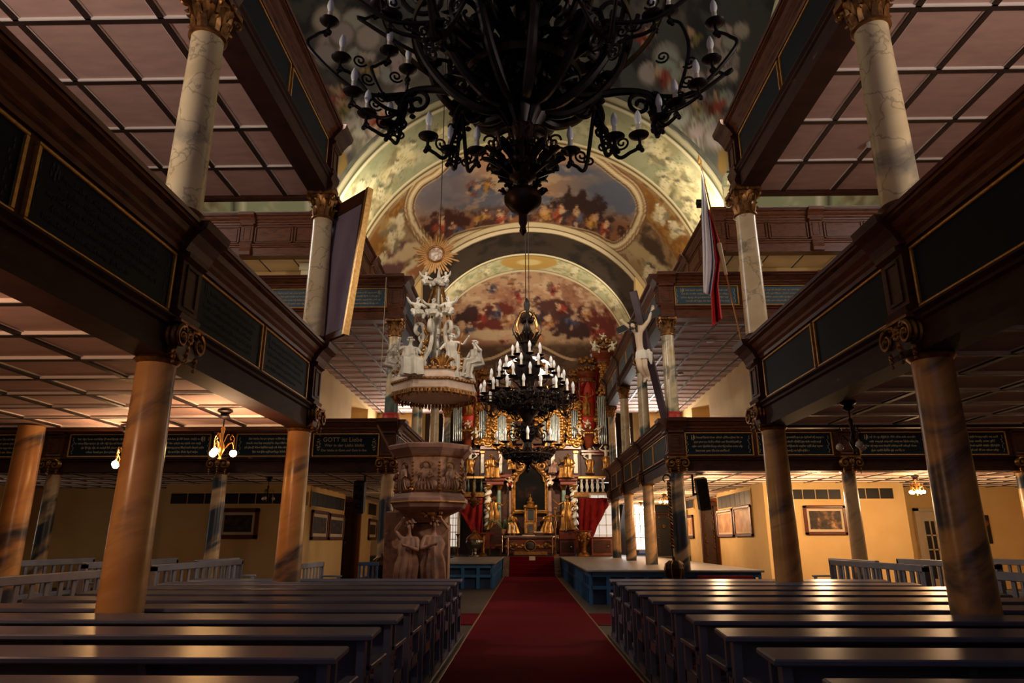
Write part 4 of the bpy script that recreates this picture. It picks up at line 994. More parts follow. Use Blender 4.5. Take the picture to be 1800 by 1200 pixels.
for px, py, z, lb in ((616, 604, GZ2+.06, 'white smoke detector below the tilted mauve panel'), (1248, 597, GZ2+.06, 'white smoke detector on the boards beside the flag'), (1196, 655, GZ2+.06, 'white smoke detector deeper under the upper chancel gallery'), (1530, 249, GZ2+.06, 'small white smoke detector beside the near cream column')):
    c = atZ(px, py, z); mb = MB(); r = .11 if py > 400 else .06
    mb.lathe([(r*.5, -.07), (r, -.06), (r, -.02), (r*.8, 0)], (c.x, c.y, z-.005), 20); tag(mb.build('smoke_detector', M['plast'], None, True), lb, 'smoke detector')
def lamp(label, px, py, Y, lit, zc=None, n=3, drop=None):
    """little aisle chandelier: ceiling rose, rod, brass body, downward arms with round shades"""
    c = atY(px, py, Y); zc = zc or GZ1+.03
    t = thing('aisle_lamp', label, 'lamp', (c.x, c.y, zc)); 
    q = MB(); q.lathe([(.09, 0), (.1, -.03), (.05, -.06), (.07, -.1), (.02, -.13)], (c.x, c.y, zc), 14); q.build('ceiling_rose', M['iron'], t, True)
    q = MB(); q.tube([(c.x, c.y, zc-.1), (c.x, c.y, c.z+.28)], .009, 6); q.build('rod', M['iron'], t)
    q = MB(); q.lathe([(.012, .3), (.03, .27), (.018, .2), (.014, .12), (.04, .06), (.048, .0), (.026, -.05), (.012, -.09), (.02, -.12), (.004, -.14)], (c.x, c.y, c.z), 14); q.build('body', M['brass' if lit else 'iron2'], t, True)
    for k in range(n):
        a = 2*PI*k/n+.5; ca, sa = math.cos(a), math.sin(a); P = lambda r, z: (c.x+r*ca, c.y+r*sa, c.z+z)
        q = MB(); q.tube([P(.05, .02), P(.09, .08), P(.13, .1), P(.15, .06), P(.155, .02)], .008, 6); q.tube([P(.155, .02), P(.15, .16), P(.12, .2), P(.1, .16), P(.115, .13)], .006, 5); q.tube([P(.03, .1), P(.06, .2), P(.09, .2)], .006, 5); arm = q.build('arm', M['brass' if lit else 'iron2'], t, True)
        g = P(.155, -.04); q = MB(); q.ball(g, .045, 14, 9); q.build('globe', M['lamp' if lit else 'globe'], arm, True, label='lit round globe' if lit else 'unlit milk-glass globe')
    LAMPS.append((c, lit)); return c
LAMPS = []
lamp('lit aisle lamp with three glowing globes between the two tawny columns, pulpit side', 388, 790, 8.8, True)
lamp('lit aisle lamp half hidden behind the nearest tawny column, pulpit side', 214, 812, 10.0, True)
lamp('unlit aisle lamp in front of the verse tablets, flag side', 1500, 778, 8.4, False)
lamp('lit aisle lamp near the white door of the flag-side aisle', 1612, 862, 18.6, True, n=5)
lamp('unlit aisle lamp far under the pulpit-side transept gallery', 470, 873, 18.6, False)
lamp('lit aisle lamp seen past the twisted staff, deep in the flag-side chancel aisle', 1168, 880, 26.0, True)
lamp('lit aisle lamp at the far end of the flag-side chancel aisle', 1127, 890, 31.5, True)
# twisted staff beside the chancel corner column
mb = MB(); p0 = atY(1175, 845, 16.85); p1 = atY(1182, 962, 16.85)
for ph in (0, PI):
    mb.tube([p0.lerp(p1, i/120)+Vector((.03*math.cos(i*.55+ph), .03*math.sin(i*.55+ph), 0)) for i in range(121)], .022, 6)
t = thing('twisted_staff', 'black and gilt twisted staff leaning on the chancel corner column, flag side', 'staff', (p1.x, p1.y, PZ))
mb.build('shaft', M['gold_old'], t, True)
q = MB(); q.tube([p0+Vector((0, 0, .02)), p1], .03, 8); q.build('core', M['black'], t)
q = MB(); q.tube([tuple(p0+Vector((.09*math.cos(a)-.04, 0, .06+.09*math.sin(a)))) for a in np.linspace(-.8, 4.2, 14)], [.03-.0012*i for i in range(14)], 8); q.build('crook', M['iron2'], t, True)
q = MB(); q.tube([p1, Vector((p1.x, p1.y, PZ))], .02, 6); q.build('foot', M['black'], t)
# ------------------------------------------------------------------ carved figures
def skin_mesh(name, V, E, RAD, sub=1, root=0):
    me = bpy.data.meshes.new(name); me.from_pydata(V, E, []); o = link(bpy.data.objects.new(name, me))
    md = o.modifiers.new('s', 'SKIN'); md.use_smooth_shade = True; md.branch_smoothing = .6
    for i, d in enumerate(me.skin_vertices[0].data):
        r = RAD[i]; d.radius = r if hasattr(r, '__len__') else (r, r); d.use_root = (i == root)
    sb = o.modifiers.new('u', 'SUBSURF'); sb.levels = sub; sb.render_levels = sub
    bpy.context.view_layer.update()
    out = bpy.data.meshes.new_from_object(o.evaluated_get(bpy.context.evaluated_depsgraph_get())); out.name = name
    bpy.data.objects.remove(o); bpy.data.meshes.remove(me)
    out.polygons.foreach_set('use_smooth', [True]*len(out.polygons)); return out
def body_mesh(J, fat=1.0, fingers=False, sub=1):
    """J: joints in units of body height, facing -Y"""
    V = []; E = []; Rr = []
    def a(p, r, frm=None):
        V.append(p); Rr.append((r[0]*fat, r[1]*fat) if hasattr(r, '__len__') else r*fat); i = len(V)-1
        if frm is not None: E.append((frm, i))
        return i
    def mid(p, q, t=.5): return tuple(p[k]+(q[k]-p[k])*t for k in range(3))
    pel = a(J['pel'], (.062, .05)); wa = a(J['waist'], (.052, .042), pel); ch = a(J['chest'], (.066, .054), wa); uc = a(J['neck0'], (.05, .042), ch)
    nk = a(J['neck'], .026, uc); hd = a(J['head0'], (.03, .034), nk); h1 = a(mid(J['head0'], J['head1'], .5), (.04, .046), hd); h2 = a(J['head1'], .03, h1)
    hv = Vector(J['head1'])-Vector(J['head0']); fdir = Vector(J.get('face', (0, -1, 0))); pm_ = Vector(mid(J['head0'], J['head1'], .36))
    a(tuple(pm_+fdir*.048), .008, h1)
    for s in ('L', 'R'):
        sh = a(J['sh'+s], .034, uc); el = a(mid(J['sh'+s], J['el'+s]), .027, sh); el = a(J['el'+s], .022, el); w0 = a(mid(J['el'+s], J['wr'+s], .35), .023, el); w = a(J['wr'+s], .0145, w0)
        d = (Vector(J['wr'+s])-Vector(J['el'+s])).normalized(); pmx = a(tuple(Vector(J['wr'+s])+d*.026), (.021, .011), w)
        p0 = Vector(J['wr'+s])+d*.03
        side = d.cross(fdir); side = side.normalized() if side.length > .1 else Vector((1, 0, 0))
        if fingers:
            for k, ln in enumerate((.03, .036, .034, .026)):
                q = p0+side*(k-1.5)*.0095+d*.012; f1 = a(tuple(q), .0062, pmx); f2 = a(tuple(q+d*ln*.55+fdir*.006), .0055, f1); a(tuple(q+d*ln*.8+fdir*.018), .0048, f2)
            t1 = a(tuple(Vector(J['wr'+s])+side*.02+d*.014), .007, pmx); a(tuple(Vector(J['wr'+s])+side*.03+d*.034+fdir*.01), .0055, t1)
        else:
            for k in (-1, 0, 1): a(tuple(p0+side*k*.011+d*.03+fdir*.008), .006, pmx)
            a(tuple(Vector(J['wr'+s])+side*.026+d*.026), .006, pmx)
        hp = a(J['hip'+s], .05, pel); tm = a(mid(J['hip'+s], J['kn'+s]), .045, hp); kn = a(J['kn'+s], .032, tm); cf = a(mid(J['kn'+s], J['an'+s], .35), .033, kn); an = a(J['an'+s], .018, cf)
        a(J['toe'+s], .016, an)
    return skin_mesh('body', V, E, Rr, sub)
def hair_mesh(J, mode='cap'):
    mb = MB(); h0, h1 = Vector(J['head0']), Vector(J['head1']); c = h0.lerp(h1, .62); f = Vector(J.get('face', (0, -1, 0)))
    rn2 = random.Random(2)
    for k in range(26):
        d = Vector((rn2.uniform(-1, 1), rn2.uniform(-1, 1), rn2.uniform(-.5, 1))).normalized()
        if d.dot(f) > .35 and d.z < .6: continue
        mb.ball(tuple(c+d*.042), .018, 6, 5)
    if mode == 'beard':
        for k in range(6): mb.ball(tuple(h0+f*.035+Vector(((k-2.5)*.008, 0, -.008-.006*(k % 2)))), .013, 6, 5)
        for s in (-1, 1):
            for k in range(4): mb.ball(tuple(c-f*.01+Vector((s*.04, 0, -.03-.02*k))), .016, 6, 5)
    return mb.mesh('hair', True)
def drape_mesh(path, folds=9, amp=.12, seg=40, name='robe', thick=.006):
    """path: [(x, y, z, rx, ry)] horizontal or tilted sections; returns folded cloth"""
    vs = []; fs = []; n = len(path)
    P = [Vector(p[:3]) for p in path]
    for i, p in enumerate(path):
        t = (P[min(i+1, n-1)]-P[max(i-1, 0)]).normalized(); xax = Vector((1, 0, 0)); yax = t.cross(xax).normalized(); xax = yax.cross(t).normalized()
        k = i/(n-1)
        for j in range(seg):
            a = 2*PI*j/seg; w = 1+amp*(.3+.9*k)*math.sin(folds*a+1.6*k+.6*math.sin(3*a))+amp*.4*math.sin(5*a-3*k)
            vs.append(P[i]+xax*(p[3]*w*math.cos(a))+yax*(p[4]*w*math.sin(a)))
    for i in range(n-1):
        for j in range(seg): a = i*seg+j; b = i*seg+(j+1) % seg; fs.append((a, b, b+seg, a+seg))
    fs.append(tuple(range(seg-1, -1, -1))); fs.append(tuple((n-1)*seg+j for j in range(seg)))
    mb = MB(); mb.add(vs, fs); return mb.mesh(name, True)
def wing_mesh():
    mb = MB()
    for s in (-1, 1):
        for k in range(5):
            L = .3-.035*k; a = R(20+24*k)
            d = Vector((s*math.cos(a)*.8, .25, math.sin(a)*(1 if k < 1 else 1-.5*k)*.9)).normalized()
            p0 = Vector((s*.05, .06, .76)); mb.tube([p0, p0+d*L*.5, p0+d*L], [.018, .03, .006], 8, sx=.4)
    return mb.mesh('wings', True)
def J0(**k):
    J = dict(pel=(0, 0, .52), waist=(0, .0, .61), chest=(0, -.006, .71), neck0=(0, .004, .79), neck=(0, 0, .845), head0=(0, -.012, .885), head1=(0, -.006, .965),
             shL=(-.105, .004, .79), shR=(.105, .004, .79), elL=(-.15, .0, .63), elR=(.15, .0, .63), wrL=(-.16, -.06, .5), wrR=(.16, -.06, .5),
             hipL=(-.055, 0, .49), hipR=(.055, 0, .49), knL=(-.06, -.02, .27), knR=(.07, -.04, .28), anL=(-.06, .01, .04), anR=(.08, .0, .045), toeL=(-.07, -.075, .015), toeR=(.1, -.08, .015))
    J.update(k); return J
POSE = {}
J = J0(pel=(.015, 0, .52), waist=(.01, 0, .61), chest=(-.01, -.01, .71), neck0=(-.015, 0, .79), neck=(-.015, -.005, .845), head0=(-.008, -.02, .885), head1=(.012, -.02, .962), shL=(-.12, .0, .775), shR=(.095, .0, .8), elR=(.21, -.05, .72), wrR=(.3, -.12, .84), elL=(-.2, -.03, .64), wrL=(-.17, -.17, .6)); POSE['stand'] = (J, [(-.012, 0, .79, .1, .06), (-.012, -.005, .72, .1, .072), (.0, 0, .62, .08, .066), (.02, 0, .5, .118, .09), (.02, -.02, .34, .125, .1), (.0, -.0, .16, .14, .11), (-.01, .0, .015, .17, .13)], 1)
J = J0(elR=(.22, .0, .88), wrR=(.2, -.05, 1.02), elL=(-.22, 0, .86), wrL=(-.24, -.04, 1.0), head1=(.02, -.03, .96)); POSE['armsup'] = (J, [(0, 0, .56, .1, .08), (0, 0, .48, .13, .1), (0, 0, .3, .12, .095), (0, 0, .12, .1, .09), (0, 0, .01, .15, .12)], 1)
J = J0(elR=(.2, .03, .86), wrR=(.12, -.02, .98), elL=(-.2, -.02, .66), wrL=(-.1, -.07, .56)); POSE['atlas'] = (J, [(0, 0, .55, .1, .08), (0, 0, .47, .14, .1), (0, -.02, .32, .11, .09), (0, .01, .16, .085, .08), (0, 0, .02, .13, .11)], 1)
sit = dict(pel=(0, .06, .34), waist=(0, .05, .43), chest=(0, .04, .53), neck0=(0, .04, .61), neck=(0, .035, .665), head0=(0, .02, .705), head1=(0, .025, .785), shL=(-.105, .04, .61), shR=(.105, .04, .61),
           hipL=(-.06, .04, .32), hipR=(.06, .04, .32), knL=(-.09, -.19, .33), knR=(.1, -.18, .35), anL=(-.09, -.17, .08), anR=(.12, -.2, .1), toeL=(-.1, -.26, .05), toeR=(.14, -.28, .07))
J = J0(**sit, elL=(-.17, .0, .48), wrL=(-.12, -.13, .46), elR=(.19, .0, .54), wrR=(.2, -.12, .66)); POSE['sit'] = (J, [(0, .04, .62, .11, .075), (0, .05, .5, .1, .08), (0, .05, .36, .15, .12), (0, -.06, .33, .16, .12), (0, -.17, .28, .165, .12), (0, -.2, .14, .16, .1), (0, -.21, .02, .18, .12)], 1)
sit2 = dict(pel=(0, .06, .34), waist=(0, .05, .42), chest=(0, .03, .52), neck0=(0, .03, .585), neck=(0, .03, .62), head0=(.01, .01, .655), head1=(.02, .01, .80), shL=(-.1, .03, .59), shR=(.1, .03, .59),
  hipL=(-.07, .03, .32), hipR=(.07, .03, .32), knL=(-.14, -.12, .36), anL=(-.1, -.16, .2), toeL=(-.11, -.22, .17), knR=(.15, -.08, .26), anR=(.11, -.14, .12), toeR=(.11, -.2, .1))
J = J0(**sit2, elL=(-.18, .0, .6), wrL=(-.24, -.05, .68), elR=(.18, -.03, .5), wrR=(.16, -.14, .46)); POSE['putto'] = (J, [(0, .05, .4, .11, .1), (0, .02, .34, .15, .13), (0, -.06, .3, .14, .1), (.02, -.1, .22, .1, .06)], 1.75)
J = J0(elL=(-.15, -.07, .67), wrL=(-.02, -.14, .72), elR=(.17, -.02, .88), wrR=(.08, -.05, .98), knR=(.06, -.06, .28)); POSE['herm'] = (J, [(0, .0, .795, .095, .06), (0, -.01, .72, .125, .085), (0, -.01, .63, .105, .082), (0, -.015, .52, .14, .11), (.01, -.03, .36, .14, .115), (0, -.01, .2, .13, .11), (0, .0, .08, .12, .1), (0, 0, .0, .16, .14)], 1.05)
kn = dict(sit); kn.update(knL=(-.07, -.12, .06), knR=(.07, -.14, .1), anL=(-.07, .12, .05), anR=(.08, .1, .05), toeL=(-.07, .18, .02), toeR=(.08, .17, .02))
J = J0(**kn, elL=(-.15, -.04, .47), wrL=(-.03, -.14, .54), elR=(.15, -.04, .47), wrR=(.03, -.14, .55)); POSE['kneel'] = (J, [(0, .04, .62, .11, .075), (0, .05, .5, .1, .08), (0, .05, .36, .13, .1), (0, .0, .2, .16, .16), (0, .0, .02, .2, .22)], 1)
FIG = {}
for k, (J, dr, fat) in POSE.items():
    big = k == 'putto'
    FIG[k] = (body_mesh(J, fat), drape_mesh(dr, 9, .2 if k in ('herm', 'sit', 'stand') else .13), hair_mesh(J), max(v[2] for v in J.values())+.035)
WING = wing_mesh()
def withmat(me, mat):
    key = (me.name, mat.name)
    if key not in _MM:
        c = me.copy(); c.materials.clear(); c.materials.append(mat); _MM[key] = c
    return _MM[key]
_MM = {}
def subobj(name, me, mat, parent, loc=(0, 0, 0), rot=(0, 0, 0), sc=1):
    o = link(bpy.data.objects.new(name, withmat(me, mat))); setparent(o, parent); o.location = loc; o.rotation_euler = rot; o.scale = sc if hasattr(sc, '__len__') else (sc,)*3
    return o
def statue(label, pose, px, yb, yt, Y, bm='gold', rm='gold', rz=0, flip=False, wings=False, hair=None, name='statue', lean=0, cat='statue', group=None, wide=1.25):
    b = atY(px, yb, Y); top = atY(px, yt, Y).z; bo, dr, ha, hh = FIG[pose]; sc = (top-b.z)/hh
    t = thing(name, label, cat, tuple(b), group)
    t.scale = (-sc*wide if flip else sc*wide, sc*wide, sc); t.rotation_euler = (0, R(lean), R(rz))
    subobj('body', bo, M[bm], t); subobj('drapery', dr, M[rm], t); subobj('hair', ha, M[hair or bm], t)
    if wings: subobj('wings', WING, M['gold'], t, (0, 0, 0 if pose == 'stand' else -.18))
    return t
# ------------------------------------------------------------------ pulpit
YP = 15.2; pc = atY(758, 800, YP); pcx = pc.x; zp = lambda y: atY(758, y, YP).z
def octo(prof, c, nm, mat, par, rot=PI/8, seg=8): q = MB(); q.lathe(prof, c, seg, rot=rot); return q.build(nm, mat, par)
t = thing('pulpit', 'brown carved stone pulpit with gilt-edged relief panels before the crossing', 'pulpit', (pcx, YP, 0)); PUL = t
z1, z2, z3, z4, z5, z6 = zp(786), zp(806), zp(815), zp(868), zp(876), zp(893)
octo([(.2, z2-.02), (.74, z2-.02), (.8, z2+.02), (.86, z2+.08), (.94, z1-.1), (.97, z1-.03), (.93, z1), (.7, z1)], (pcx, YP, 0), 'rim', M['stone2'], t)
octo([(.66, z4), (.72, z4), (.75, z3), (.77, z2-.02), (.5, z2-.02)], (pcx, YP, 0), 'basket', M['stone'], t)
octo([(.5, z6-.1), (.72, z6-.05), (.8, z6), (.86, z5-.1), (.86, z5-.02), (.8, z5+.03), (.75, z4), (.6, z4)], (pcx, YP, 0), 'lower_moulding', M['stone2'], t)
octo([(.28, z6-.3), (.34, z6-.24), (.42, z6-.17), (.58, z6-.1), (.7, z6-.05)], (pcx, YP, 0), 'corbel', M['stone'], t)
octo([(.78, z2-.03), (.8, z2-.01), (.78, z2+.01)], (pcx, YP, 0), 'gilt_line', M['gold'], t); octo([(.865, z5-.12), (.875, z5-.1), (.865, z5-.08)], (pcx, YP, 0), 'gilt_line', M['gold'], t)
for k in range(8):
    a = PI/8+k*PI/4; ca, sa = math.cos(a), math.sin(a); q = MB()
    for i in range(9): z = z4+.05+(z3-z4-.08)*i/8; q.ball((pcx+.745*ca, YP+.745*sa, z), .028, 6, 5)
    q.ball((pcx+.75*ca, YP+.75*sa, z4+.05), .06, 8, 6, (1, 1, .8)); q.build('gilt_edge', M['gold'], t, True)
    am = a+PI/8; cm, sm = math.cos(am), math.sin(am)
    if sm < .5:
        rr = .70; mf = Matrix.Translation((pcx+rr*cm, YP+rr*sm, (z3+z4)/2)) @ Matrix.Rotation(am+PI/2, 4, 'Z')
        q = MB(mf)      # relief: a seated saint with halo, cloak and book
        q.ball((.0, -.01, .2), .055, 10, 8, (1, .7, 1.15)); q.ball((0, -.0, .02), .13, 12, 9, (1, .45, 1.35)); q.ball((.08, -.0, -.16), .15, 12, 9, (1.1, .4, .8)); q.ball((-.08, 0, -.2), .1, 10, 7, (1, .4, 1))
        q.tube([(.1, -.04, .1), (.16, -.07, .0), (.06, -.08, -.03)], .03, 6); q.tube([(-.1, -.04, .1), (-.17, -.07, .03), (-.1, -.08, .08)], .03, 6)
        for i in range(5): q.tube([(-.12+.05*i, -.06, -.05), (-.14+.07*i, -.07, -.2), (-.16+.08*i, -.05, -.27)], .013, 5)
        rel = q.build('relief_panel', M['stone'], t, True)
        q = MB(mf); q.tube([(.095*math.cos(b), .0, .21+.095*math.sin(b)) for b in np.linspace(-.4, PI+.4, 16)], .014, 6); 
        q.build('halo', M['gold'], rel, True); q = MB(mf); q.ball((.12, -.05, .02), .045, 8, 6, (1, .5, 1)); q.build('orb', M['gold'], rel, True); q = MB(mf); q.tube([(-.22, -.03, -.285), (.22, -.03, -.285)], .02, 6); q.build('gilt_bar', M['gold'], rel, True)
# stair block and pier behind, caryatids in front
q = MB(); q.bbox(pcx-.95, pcx-.38, YP+.0, YP+.55, 0, z6-.06, .03); q.build('stair_block', M['stone'], t)
q = MB(); q.bbox(pcx-.38, pcx+.42, YP+.05, YP+.5, 0, z6-.3, .03); q.build('pier', M['stone'], t)
for x, ps, sc, fl in ((pcx-.36, 'herm', 1.88, True), (pcx+.16, 'herm', 1.92, False)):
    bo, dr, ha, hh = FIG[ps]
    ca = subobj('caryatid', bo, M['stone'], t, (x-pcx, -.36, 0), (0, 0, R(-10 if fl else 14)), (-sc*.92 if fl else sc*.92, sc, sc)); subobj('drapery', dr, M['stone'], ca); subobj('hair', ha, M['stone'], ca)
q = MB(); q.ball((pcx+.12, YP-.5, z6-.12), .09, 8, 6, (1.3, .8, 1)); 
for k in range(9): q.ball((pcx+.12+.18*math.cos(k*.8), YP-.5+.05*math.sin(k), z6-.12+.1*math.sin(k*.8)), .05, 6, 5)
q.build('cherub_boss', M['gold_old'], t, True)
q = MB(); q.ball((pcx+.2, YP-.4, .62), .1, 10, 7, (.8, .5, 1.4)); q.build('gilt_shield', M['gold_old'], t, True)
q = MB(); p0 = atY(664, 748, 16.4); p1 = atY(694, 806, 15.4); q.tube([p0, p1], .028, 8); tag(q.build('stair_handrail', M['wood_h'], None, True), 'thin sloping handrail from the gallery corner down to the pulpit', 'handrail')
# canopy hung above
t = thing('pulpit_canopy', 'octagonal white and gilt sounding canopy with fringe hung above the pulpit', 'canopy', (pcx+.03, YP, 0)); cx = pcx+.04
za, zb, zc = zp(664), zp(684), zp(700)
octo([(.86, zc+.02), (.95, zc+.04), (.97, zb), (1.0, zb+.1), (.96, za-.04), (.98, za), (.5, za+.03)], (cx, YP, 0), 'cornice', M['rim'], t)
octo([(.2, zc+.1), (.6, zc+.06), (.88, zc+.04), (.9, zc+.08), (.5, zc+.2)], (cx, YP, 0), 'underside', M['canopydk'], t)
q = MB()
for k in range(8):
    a0 = PI/8+k*PI/4; a1 = a0+PI/4; p = Vector((math.cos(a0), math.sin(a0), 0)); r = Vector((math.cos(a1), math.sin(a1), 0))
    for i in range(9):
        w = p.lerp(r, (i+.5)/9); c = Vector((cx, YP, 0)); d = 1.0
        q.tube([tuple(c+w*.97+Vector((0, 0, zc+.05))), tuple(c+w*.985+Vector((0, 0, zc-.03))), tuple(c+w*.97+Vector((0, 0, zc-.06-(.05 if i % 3 == 1 else 0))))], [.03, .042, .012], 6)
        q.ball(tuple(c+w*1.005+Vector((0, 0, zb+.06))), .03, 6, 5)
        if i % 2 == 0: q.ball(tuple(c+w*.985+Vector((0, 0, za+.04))), .045, 6, 5)
q.lathe([(.95, zc+.03), (.99, zc+.04), (.99, zc+.07), (.95, zc+.08)], (cx, YP, 0), 8, rot=PI/8); q.lathe([(.95, za+.0), (1.0, za+.0), (1.0, za+.05), (.95, za+.05)], (cx, YP, 0), 8, rot=PI/8); q.lathe([(.97, zb+.03), (1.02, zb+.04), (1.02, zb+.08), (.97, zb+.09)], (cx, YP, 0), 8, rot=PI/8)
q.build('gilt_fringe', M['gold_old'], t, True)
for k in range(6):                                  # scrolled ribs gathering to the top
    a = k*PI/3+.3; ca, sa = math.cos(a), math.sin(a); P = lambda r, z: (cx+r*ca, YP+r*sa, z)
    q = MB(); zt = zp(505)
    q.tube(smooth_open([P(.8, za+.03), P(.84, za+.16), P(.68, za+.34), P(.42, za+.6), P(.3, za+.95), P(.34, za+1.22), P(.46, za+1.24), P(.5, za+1.08), P(.42, za+1.0)], 4), [.06]*12+[.05]*21, 8); q.build('volute_rib', M['stucco'], t, True)
    q = MB(); q.tube([P(.4, za+1.2), P(.26, (za+1.2+zt)/2), P(.1, zt)], .024, 6); q.build('stay', M['gold_old'], t, True)
    q = MB()
    for i in range(7): q.ball(P(.84+.06*math.sin(i), za+.08+i*.09), .05-.003*i, 6, 5)
    q.build('gilt_leaves', M['gold'], t, True)
q = MB(); q.lathe([(.16, za+.02), (.09, za+.5), (.06, za+.9), (.06, za+1.3), (.12, za+1.4), (.05, za+1.6), (.04, zp(505)), (.12, zp(500)), (.16, zp(495)), (.05, zp(488)), (.012, zp(470))], (cx, YP, 0), 16); q.build('core', M['stucco'], t, True)
q = MB()
for k in range(14): a = k*2*PI/14; q.ball((cx+.17*math.cos(a), YP+.17*math.sin(a), zp(500)+.03*math.sin(k*2)), .07, 7, 6)
q.build('cloud_wreath', M['stucco'], t, True)
q = MB(); q.tube([(cx, YP, zp(470)), (cx, YP, 19.5)], .012, 6); q.build('hanging_cord', M['rope'], t)
q = MB()
for k in range(6):                                  # gilt acanthus and shells between the scrolls
    a = k*PI/3+.83; ca, sa = math.cos(a), math.sin(a); o_ = Vector((cx+.82*ca, YP+.82*sa, za+.04)); u = Vector((ca, sa, 0)); w = Vector((-sa, ca, 0))
    q = MB()
    for j in range(-2, 3):
        q.tube([o_+w*.02*j, o_+w*.06*j+Vector((0, 0, .16))+u*.03, o_+w*.1*j+Vector((0, 0, .3-.05*abs(j)))+u*.08, o_+w*.12*j+Vector((0, 0, .28-.06*abs(j)))+u*.13], [.04, .05, .035, .01], 6)
    q.tube(spiral(o_+w*.16+Vector((0, 0, .1)), w, (0, 0, 1), .09, 1.5), .022, 5); q.tube(spiral(o_-w*.16+Vector((0, 0, .1)), w, (0, 0, 1), .09, 1.5, 22, PI, -1), .022, 5); q.build('gilt_shell', M['gold'], t, True)
for k in range(8):
    a = k*PI/4+.2; q = MB(); o_ = Vector((cx+.3*math.cos(a), YP+.3*math.sin(a), za+.95+.12*(k % 2))); u = Vector((math.cos(a), math.sin(a), 0))
    q.tube(spiral(o_, u, (0, 0, 1), .13, 1.6, 22, k), [.035-.0012*j for j in range(23)], 6); q.tube(spiral(o_+Vector((0, 0, -.28)), u, (0, 0, 1), .1, 1.5, 22, k+2, -1), .026, 6); q.build('scroll', M['gold'] if k % 2 else M['stucco'], t, True)
# sunburst
sc_ = atY(766, 447, YP); t = thing('sunburst', 'gilded sunburst with a round painted face above the pulpit canopy', 'sunburst', tuple(sc_))
for k in range(40):
    a = 2*PI*k/40; L = .5 if k % 2 == 0 else .4; L *= 1+.14*math.sin(k*5); q = MB()
    d = Vector((math.cos(a), 0, math.sin(a))); n = Vector((-math.sin(a), 0, math.cos(a)))
    p0 = sc_+d*.17; p1 = sc_+d*L; y_ = Vector((0, .012, 0))
    vs = [p0+n*.016-y_, p0-n*.016-y_, p0-n*.016+y_, p0+n*.016+y_, p1+n*.02-y_, p1-n*.02-y_, p1-n*.02+y_, p1+n*.02+y_, p1+d*.05]
    q.add([tuple(v) for v in vs], [(0, 1, 2, 3), (0, 4, 5, 1), (1, 5, 6, 2), (2, 6, 7, 3), (3, 7, 4, 0), (4, 8, 5), (5, 8, 6), (6, 8, 7), (7, 8, 4)]); q.build('ray', M['raygold'], t)
q = MB(); q.tube([tuple(sc_+Vector((.2*math.cos(a), -.02, .2*math.sin(a)))) for a in np.linspace(0, 2*PI, 40)], .026, 8); q.build('ring', M['gold_old'], t, True)
q = MB(); q.ball(tuple(sc_), .19, 20, 12, (1, .22, 1)); q.build('disc', pm('cloudy_painted_disc', [(210, 200, 185), (150, 110, 84), (226, 214, 196)], 9, .4), t, True)
# canopy figures
YF = YP-.62
statue('grey-white reclining figure with shield and helmet on the canopy rim', 'sit', 720, 668, 590, YF, 'stucco', 'stucco', 25, True)
statue('white standing figure with a long staff on the canopy front', 'stand', 793, 666, 586, YF, 'white', 'stucco', -8)
statue('white seated figure with a cross at the aisle end of the canopy', 'sit', 831, 672, 596, YP-.2, 'white', 'stucco', -50)
statue('weathered grey figure on the gallery end of the canopy', 'sit', 692, 668, 602, YP-.1, 'stucco', 'stucco', 60, True)
statue('white putto leaping on the canopy scroll, gallery side', 'putto', 733, 568, 520, YP-.3, 'white', 'stucco', 20)
statue('white putto with arm stretched on the canopy scroll, aisle side', 'putto', 787, 566, 518, YP-.3, 'white', 'stucco', -15, True)
statue('grey putto sitting between the two white putti on the canopy scrolls', 'putto', 760, 566, 522, YP-.45, 'stucco', 'stucco', 0)
statue('small white putto at the very top of the canopy, gallery side', 'putto', 748, 509, 476, YP-.1, 'white', 'stucco', 30)
statue('small white putto at the very top of the canopy, aisle side', 'putto', 783, 506, 476, YP-.1, 'white', 'stucco', -30, True)
q = MB(); p0 = atY(803, 630, YF-.1); p1 = atY(813, 586, YF-.1); q.tube([p0, p1], .016, 6); tag(q.build('gilt_staff', M['gold'], None, True), 'thin gilt staff held by the standing canopy figure', 'staff')
for i, (x, y) in enumerate(((754, 652), (776, 652))):
    c = atY(x, y, YP-.75); q = MB(); q.ball(tuple(c), .09, 14, 10); tag(q.build('silver_globe', M['silver'], None, True), ('silvered globe at the feet of the reclining canopy figure', 'silvered globe at the feet of the standing canopy figure')[i], 'globe')
# thin pale cord beside the gallery corner
q = MB(); p0 = atY(679, 487, 16.6); p1 = atY(676, 690, 16.6); q.tube([(p0.x, 16.6, p0.z), (p0.x, 16.6, p1.z)], .009, 5); tag(q.build('cord', M['ropel']), 'thin pale cord hanging in front of the upper gallery corner', 'cord')
# hanging lamp beside pulpit
hl = atY(832, 880, 21.0); t = thing('hanging_lamp', 'gilt hanging candle lamp on a chain just past the pulpit', 'lamp', tuple(hl))
q = MB(); q.lathe([(.01, -.22), (.05, -.18), (.12, -.1), (.16, 0), (.1, .06), (.05, .1), (.09, .2), (.03, .3), (.05, .5), (.01, .62)], tuple(hl), 16); q.build('body', M['gold_old'], t, True)
for k in range(6):
    a = k*PI/3; q = MB(); q.tube([(hl.x+r*math.cos(a), hl.y+r*math.sin(a), hl.z+z) for r, z in ((.08, 0), (.2, -.1), (.32, -.06), (.34, .03))], .018, 6); q.lathe([(.05, .03), (.06, .05), (.02, .06)], (hl.x+.34*math.cos(a), hl.y+.34*math.sin(a), hl.z), 10); q.build('arm', M['gold_old'], t, True)
q = MB(); q.tube([(hl.x, hl.y, hl.z+.6), (hl.x, hl.y, hl.z+3.2), (hl.x-1.2, hl.y, hl.z+3.6)], .01, 5); q.build('chain', M['rope'], t)
